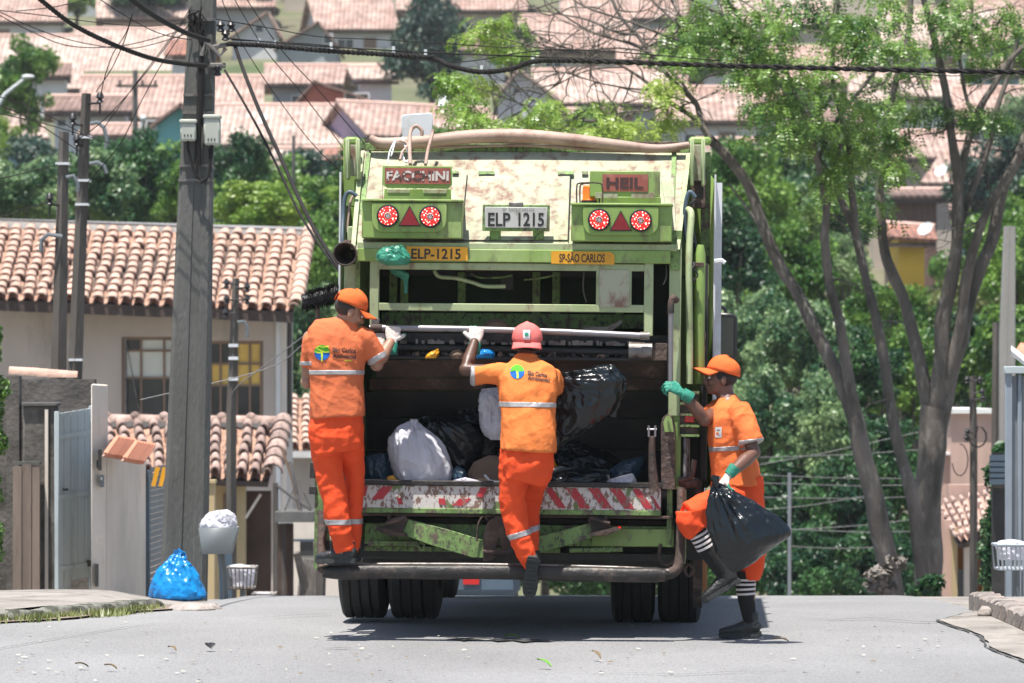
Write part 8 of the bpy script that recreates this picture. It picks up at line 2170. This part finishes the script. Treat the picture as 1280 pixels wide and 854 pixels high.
# ---------------------------------------------------------------- man B: middle, reaching for the rail, one leg swinging free
YB = 24.60
pB = thing('person', P(660, 745, YB), 'man in amber shirt and backwards faded red cap at the middle of the truck', 'person', 'refuse collectors at the truck')
oB = org(pB); bm_ = MB()
legB = [(643, 575, .0), (642, 640, .02), (665, 704, .0)]
p = PX(legB, YB); cap_chain(bm_, [p[0], p[0].lerp(p[1], .5), p[1], p[1].lerp(p[2], .35), p[2]], [.085, .075, .058, .056, .040])
legB2 = [(674, 580, .08), (664, 624, .34), (661, 692, .18)]
p = PX(legB2, YB); cap_chain(bm_, [p[0], p[0].lerp(p[1], .5), p[1], p[1].lerp(p[2], .35), p[2]], thinr)
rings(bm_, [(P(659, 596, YB), .13, .10), (P(659, 575, YB), .15, .11), (P(660, 540, YB+.02), .13, .10), (P(660, 505, YB+.05), .145, .11), (P(660, 475, YB+.09), .165, .11), (P(659, 460, YB+.12), .155, .09), (P(658, 450, YB+.13), .09, .07), (P(658, 443, YB+.14), .055, .055)], (1, 0, 0), 24)
HB = P(659, 431, YB+.17); fwB = Vector((.03, .93, -.36)); upB = Vector((0.02, .36, .93))
bm_.tube([P(658, 456, YB+.12), P(658, 446, YB+.13), P(659, 440, YB+.14)], [.066, .060, .060], 14)
AB, RB = head_shape(bm_, HB, fwB, upB)
shL, elL, wrL = P(626, 468, YB+.10), P(582, 462, YB+.10), P(593, 428, YB+.24)
cap_chain(bm_, [shL, shL.lerp(elL, .5), elL, elL.lerp(wrL, .35), wrL], [.062, .050, .044, .044, .030])
shR, elR, wrR = P(686, 473, YB+.10), P(697, 490, YB+.28), P(704, 482, YB+.34)
cap_chain(bm_, [shR, shR.lerp(elR, .5), elR, elR.lerp(wrR, .5), wrR], [.060, .050, .044, .042, .034])
bodyB = remesh(bm_, 'body', .0075, [M['skin_dark']], pB, None, 2); face_bits(AB, RB, bodyB, True)
MB().ball(AB(0, -.016, .016), (.079, .091, .080), 22, 14, RB).build('hair', [M['hair']], pB)
sm = MB()
torso(sm, [(660, 564, 35), (661, 545, 34.5), (660, 520, 33.5), (660, 495, 36), (660, 478, 38), (659, 466, 35), (658, 457, 26), (658, 449, 16), (658, 445, 14)], YB, [.165, .155, .145, .15, .145, .12, .10, .075, .07], (1, 0, 0), [0, 0, .02, .05, .08, .10, .12, .13, .135])
rings(sm, [(P(640, 470, YB+.10), .080, .09), (P(622, 467, YB+.10), .068, .08), (P(605, 468, YB+.10), .062, .07), (P(589, 469, YB+.10), .064, .068)], (0, 0, 1), 18)
rings(sm, [(P(677, 472, YB+.10), .080, .09), (P(688, 475, YB+.14), .074, .08), (P(695, 484, YB+.24), .066, .072), (P(698, 490, YB+.29), .062, .066)], (1, 0, 0), 18)
shirtB = remesh(sm, 'shirt', .0085, [M['shirt_b']], pB, folds(4, .012, (((1, 0, .5), .8), ((-.4, 0, 1), .75)), 9), 3)
band_from(shirtB, [(P(660, 509, YB)-oB, Vector((.02, 0, 1))), (P(660, 503, YB)-oB, Vector((.02, 0, 1)))], 'reflective_stripe', M['reflective'], pB, pred=lambda c: abs(c.x+oB.x-P(660, 0, YB).x) < .21)
sx = Vector((-1, 0, -.04)); band_from(shirtB, [(P(593.5, 468, YB)-oB, sx), (P(587.5, 469, YB)-oB, sx)], 'cuff_stripe', M['reflective'], pB, pred=lambda c: c.x+oB.x < P(605, 0, YB).x)
prt = []
v_, f_ = disc_piece(646.5, 465, 9.0, 8.6, YB, 150, 390); prt.append(('emblem', v_, f_, M['print_blue']))
v_, f_ = disc_piece(646.5, 464, 8.6, 8.2, YB, 20, 160); prt.append(('emblem', v_, f_, M['print_green']))
v_, f_ = strip_piece([(647, 473), (647, 468), (646, 463)], [1.3, 1.2, 1.2], YB); prt.append(('emblem_mark', v_, f_, M['print_lime']))
v_, f_ = strip_piece([(638, 464), (643, 462), (648, 463.5), (655, 463)], 1.1, YB); prt.append(('emblem_mark', v_, f_, M['print_green']))
for s_, (x0, y0, x1, y1) in (('São Carlos', (659.5, 463, 684, 468.5)), ('Ambiental', (659.5, 469, 687, 474))):
    v_, f_ = text_flat(s_, x0, y0, x1, y1, YB, rot=.14, bold=.04); prt.append(('lettering', v_, f_, M['print_dark']))
proj(prt, shirtB, .0035)
tm = MB()
torso(tm, [(659, 552, 30), (659, 564, 33), (659, 578, 34), (657, 592, 32), (655, 603, 28)], YB, [.13, .135, .145, .14, .12], (1, 0, 0))
TR = [((643, 582, 0), .092), ((642, 605, .0), .086), ((641, 627, .01), .080), ((643, 647, .02), .076), ((649, 668, .01), .071), ((658, 690, .0), .062), ((666, 707, 0), .050)]
rings(tm, [(P(a[0], a[1], YB+a[2]), r, r*1.0) for a, r in TR], (1, 0, 0), 20)
TR2 = [((676, 576, .04), .084), ((672, 596, .17), .070), ((664, 622, .33), .064), ((662, 645, .30), .056), ((664, 662, .24), .054), ((661, 694, .18), .052)]
rings(tm, [(P(a[0], a[1], YB+a[2]), r, r*1.05) for a, r in TR2], (1, 0, 0), 20)
trB = remesh(tm, 'trousers', .0085, [M['trousers']], pB, folds(6, .016, (((.1, 0, 1), .7), ((1, 0, .3), .7)), 10), 3)
n_ = Vector((.30, 0, -1)).normalized()
band_from(trB, [(P(652, 664, YB)-oB, n_), (P(654, 670.5, YB)-oB, n_)], 'reflective_stripe', M['reflective'], pB)
boot(pB, P(666, 704, YB), (-.08, .30, -1), (.1, 1, .25), .070)
boot(pB, P(660, 693, YB+.18), (.2, .9, 0), (0, 0, 1), .060)
MB().tube([P(665, 690, YB+.01), P(668, 706, YB)], [.048, .046], 14).build('sock', [M['sock']], pB)
capB, BB = cap_shape(AB, RB, M['cap_b'], pB, 180, lift=.006, brim_len=.055, drop=0, tilt=30, sc_=1.12)
# white badge on the cap front (it is worn backwards)
mb = MB(); vs = []; fs = []
for i in range(7):
    for j in range(5):
        xx = -.020+.040*i/6; zz = .036+.052*j/4; yy = .1085*(1-((zz-.018)/.125)**2)**.5*(1-(xx/.09)**2)**.5+.006; vs.append(BB(xx, yy, zz))
for i in range(6):
    for j in range(4): a = i*5+j; fs.append((a, a+1, a+6, a+5))
mb.add(vs, fs); bd_ = mb.build('badge', [M['white_trim']], capB); bd_.modifiers.new('solid', 'SOLIDIFY').thickness = .002
mb = MB(); vs = [BB(.0, .1085*(1-((.066-.018)/.125)**2)**.5+.009, .066)]+[BB(.012*cos(a_), .1085*(1-((.066+.011*sin(a_)-.018)/.125)**2)**.5+.0085, .066+.011*sin(a_)) for a_ in [2*pi*k/14 for k in range(14)]]
mb.add(vs, [(0, 1+k, 1+(k+1) % 14) for k in range(14)]); mb.build('badge_mark', [M['glove_green']], bd_)
rl = W(596, 413, -.09)
glove(pB, rl+Vector((-.01, -.045, -.075)), (.12, .25, 1), (0, 1, -.15), 1, (70, 78, 50), th_curl=50)
glove(pB, P(702, 482, YB+.36), (.95, .1, .25), (0, .75, -.6), 1, (60, 60, 45), th_curl=45)

# ---------------------------------------------------------------- man C: right, walking, carrying a bag
YC = 25.0
pC = thing('person', P(930, 797, YC), 'man in bright orange shirt and cap walking at the right with a full black bag', 'person', 'refuse collectors at the truck')
oC = org(pC); bm_ = MB()
st_ = PX([(934, 622, .04), (935, 692, .02), (935, 772, .02)], YC); cap_chain(bm_, [st_[0], st_[0].lerp(st_[1], .5), st_[1], st_[1].lerp(st_[2], .35), st_[2]], [.088, .075, .058, .056, .038])
ra_ = PX([(928, 622, -.06), (862, 645, -.24), (900, 712, -.20)], YC); cap_chain(bm_, [ra_[0], ra_[0].lerp(ra_[1], .5), ra_[1], ra_[1].lerp(ra_[2], .35), ra_[2]], [.070, .062, .052, .054, .040])
rings(bm_, [(P(928, 636, YC), .095, .13), (P(928, 618, YC), .11, .14), (P(920, 585, YC), .095, .13), (P(915, 550, YC), .105, .145), (P(912, 525, YC), .11, .165), (P(910, 508, YC), .085, .15), (P(908, 499, YC), .06, .08), (P(905, 490, YC), .052, .052)], (1, 0, 0), 24)
HC = P(901, 473, YC); fwC = Vector((-.98, -.10, .06)); upC = Vector((.06, 0, 1))
bm_.tube([P(909, 502, YC), P(906, 492, YC), P(904, 483, YC)], [.064, .058, .060], 14)
AC, RC = head_shape(bm_, HC, fwC, upC)
sN, eN, wN = P(927, 520, YC-.16), P(942, 566, YC-.235), P(912, 593, YC-.42)
cap_chain(bm_, [sN, sN.lerp(eN, .5), eN, eN.lerp(wN, .35), wN], [.054, .048, .046, .046, .031])
sF, eF, wF = P(899, 514, YC+.06), P(881, 525, YC-.14), P(856, 495, YC-.20)
cap_chain(bm_, [sF, sF.lerp(eF, .5), eF, eF.lerp(wF, .35), wF], [.060, .050, .044, .044, .030])
bodyC = remesh(bm_, 'body', .0075, [M['skin_mid']], pC, None, 2); face_bits(AC, RC, bodyC, True)
MB().ball(AC(0, -.018, .018), (.0785, .090, .078), 22, 14, RC).build('hair', [M['hair']], pC)
sm = MB()
rings(sm, [(P(920, 608, YC), px_(32, 25), .19), (P(919, 590, YC), px_(30, 25), .18), (P(914, 565, YC), px_(28, 25), .175), (P(912, 542, YC), px_(27, 25), .185), (P(911, 522, YC), px_(25, 25), .185), (P(910, 508, YC), px_(19, 25), .15), (P(908, 500, YC), px_(14, 25), .085), (P(907, 496, YC), px_(12, 25), .065)], (1, 0, 0), 28)
rings(sm, [(P(922, 512, YC-.12), .080, .09), (P(928, 525, YC-.17), .080, .08), (P(935, 540, YC-.20), .080, .078), (P(939, 554, YC-.215), .078, .078)], (1, 0, -.3), 18)
rings(sm, [(P(902, 512, YC+.08), .075, .08), (P(894, 517, YC+.05), .070, .075), (P(887, 520, YC-.04), .062, .066)], (0, 0, 1), 18)
shirtC = remesh(sm, 'shirt', .0085, [M['shirt_c']], pC, folds(8, .012, (((.5, 0, 1), .8), ((1, 0, .6), .75)), 9), 3)
band_from(shirtC, [(P(912, 563, YC)-oC, Vector((-.06, 0, 1))), (P(912, 557.5, YC)-oC, Vector((-.06, 0, 1)))], 'reflective_stripe', M['reflective'], pC, pred=lambda c: c.x+oC.x < P(938, 0, YC).x and c.y+oC.y > YC-.17 or c.x+oC.x < P(922, 0, YC).x)
n_ = Vector((.12, 0, -1)).normalized()
band_from(shirtC, [(P(936, 548.5, YC)-oC, n_), (P(937, 555, YC)-oC, n_)], 'cuff_stripe', M['reflective'], pC, pred=lambda c: c.y+oC.y < YC-.10 and c.x+oC.x > P(921, 0, YC).x)
v_, f_ = strip_piece([(898, 534), (898, 540), (898, 547)], 4.0, YC); prt = [('badge', v_, f_, M['white_trim'])]
v_, f_ = strip_piece([(898, 537), (898, 539)], 2.0, YC); prt.append(('badge_mark', v_, f_, M['grey_print'])); proj(prt, shirtC, .004)
tm = MB()
rings(tm, [(P(924, 600, YC), px_(29, 25), .165), (P(926, 612, YC), px_(28, 25), .17), (P(928, 626, YC), px_(26, 25), .165), (P(928, 638, YC), px_(22, 25), .14)], (1, 0, 0), 24)
rings(tm, [(P(932, 618, YC-.06), .115, .10), (P(914, 624, YC-.11), .115, .10), (P(895, 632, YC-.16), .108, .098), (P(876, 640, YC-.21), .100, .094), (P(861, 646, YC-.24), .092, .092)], (0, 0, 1), 20)
rings(tm, [(P(861, 640, YC-.24), .080, .082), (P(861, 648, YC-.24), .086, .088), (P(866, 658, YC-.24), .084, .084), (P(872, 666, YC-.24), .076, .078)], (1, 0, .5), 20)
rings(tm, [(P(935, 625, YC+.05), .100, .10), (P(940, 655, YC+.04), .088, .09), (P(943, 685, YC+.02), .080, .082), (P(940, 708, YC+.02), .070, .074), (P(936, 724, YC+.02), .062, .066)], (1, 0, 0), 20)
trC = remesh(tm, 'trousers', .0085, [M['trousers']], pC, folds(9, .015, (((.6, 0, 1), .7), ((1, 0, .1), .7)), 10), 3)
# socks with white rings
def sock(pts, rs, rings_at, parent):
    o = MB().tube(pts, rs, 18).build('sock', [M['sock']], parent, smooth=60)
    k = len(pts)
    for t0, t1 in rings_at:
        def at(t): i = min(int(t*(k-1)), k-2); f = t*(k-1)-i; return Vector(pts[i]).lerp(Vector(pts[i+1]), f), rs[i]*(1-f)+rs[i+1]*f
        a, r_a = at(t0); b_, r_b = at(t1); MB().tube([a, b_], [r_a+.003, r_b+.003], 18).build('stripe', [M['sock_white']], o, smooth=60)
p0, p1, p2 = P(868, 658, YC-.24), P(885, 690, YC-.22), P(903, 716, YC-.20)
sock([p0, p1, p2], [.062, .056, .046], [(.14, .18), (.22, .26), (.30, .34), (.38, .42)], pC)
p0, p1, p2 = P(932, 714, YC+.02), P(933, 750, YC+.02), P(938, 778, YC+.02)
sock([p0, P(932, 732, YC+.02), p1, p2], [.066, .063, .054, .043], [(.18, .23), (.28, .33), (.39, .44), (.50, .55)], pC)
boot(pC, P(938, 777, YC+.02), (-1, -.12, -.03), (0, 0, 1), .088, name='boot')
boot(pC, P(906, 718, YC-.20), (-.86, -.05, -.50), (-.45, 0, .89), .085, name='boot')
capC, BC = cap_shape(AC, RC, M['cap_a'], pC, 0, lift=.016, brim_len=.078, tilt=12)
rd = W(838, 486, -.09)
glove(pC, P(852, 491, YC-.21), (-.85, -.15, .52), (-.35, .6, -.55), -1, (42, 55, 40), th_curl=35, green_back=True, sc_=1.0)
glove(pC, wN+Vector((-.008, -.005, -.01)), (-.62, -.05, -.78), (.70, .15, -.6), 1, (75, 85, 60), th_curl=60)

# the black bag he carries
bagC = bag([((893, 604), (900, 604)), ((889, 614), (912, 612)), ((887, 625), (930, 622)), ((887, 645), (955, 637)), ((889, 665), (976, 652)), ((896, 688), (987, 668)), ((906, 704), (962, 688)), ((918, 716), (936, 708))], 24.50, .52, 71, M['bag_black'],
    'full shiny black rubbish bag hanging from the hand of the walking man', 'rubbish bag', amp=.020, freq=6, pleat=.28, pleat_n=19, nring=120, n=130, fan=.013, knot=[(895, 602, 14, 10)])

# ================================================================== AIR
hz = MB().box((-420, -25, -9.5), (420, 540, 100)).build('haze', [], None, smooth=None)
hm_ = bpy.data.materials.new('haze'); hm_.use_nodes = True; t_ = hm_.node_tree
t_.nodes.remove(t_.nodes["Principled BSDF"]); pv = t_.nodes.new("ShaderNodeVolumePrincipled")
pv.inputs['Color'].default_value = (.90, .95, 1, 1); pv.inputs['Density'].default_value = 0.0002; pv.inputs['Anisotropy'].default_value = 0.0
t_.links.new(pv.outputs[0], t_.nodes["Material Output"].inputs['Volume']); hz.data.materials.append(hm_)
tag(hz, kind='stuff')
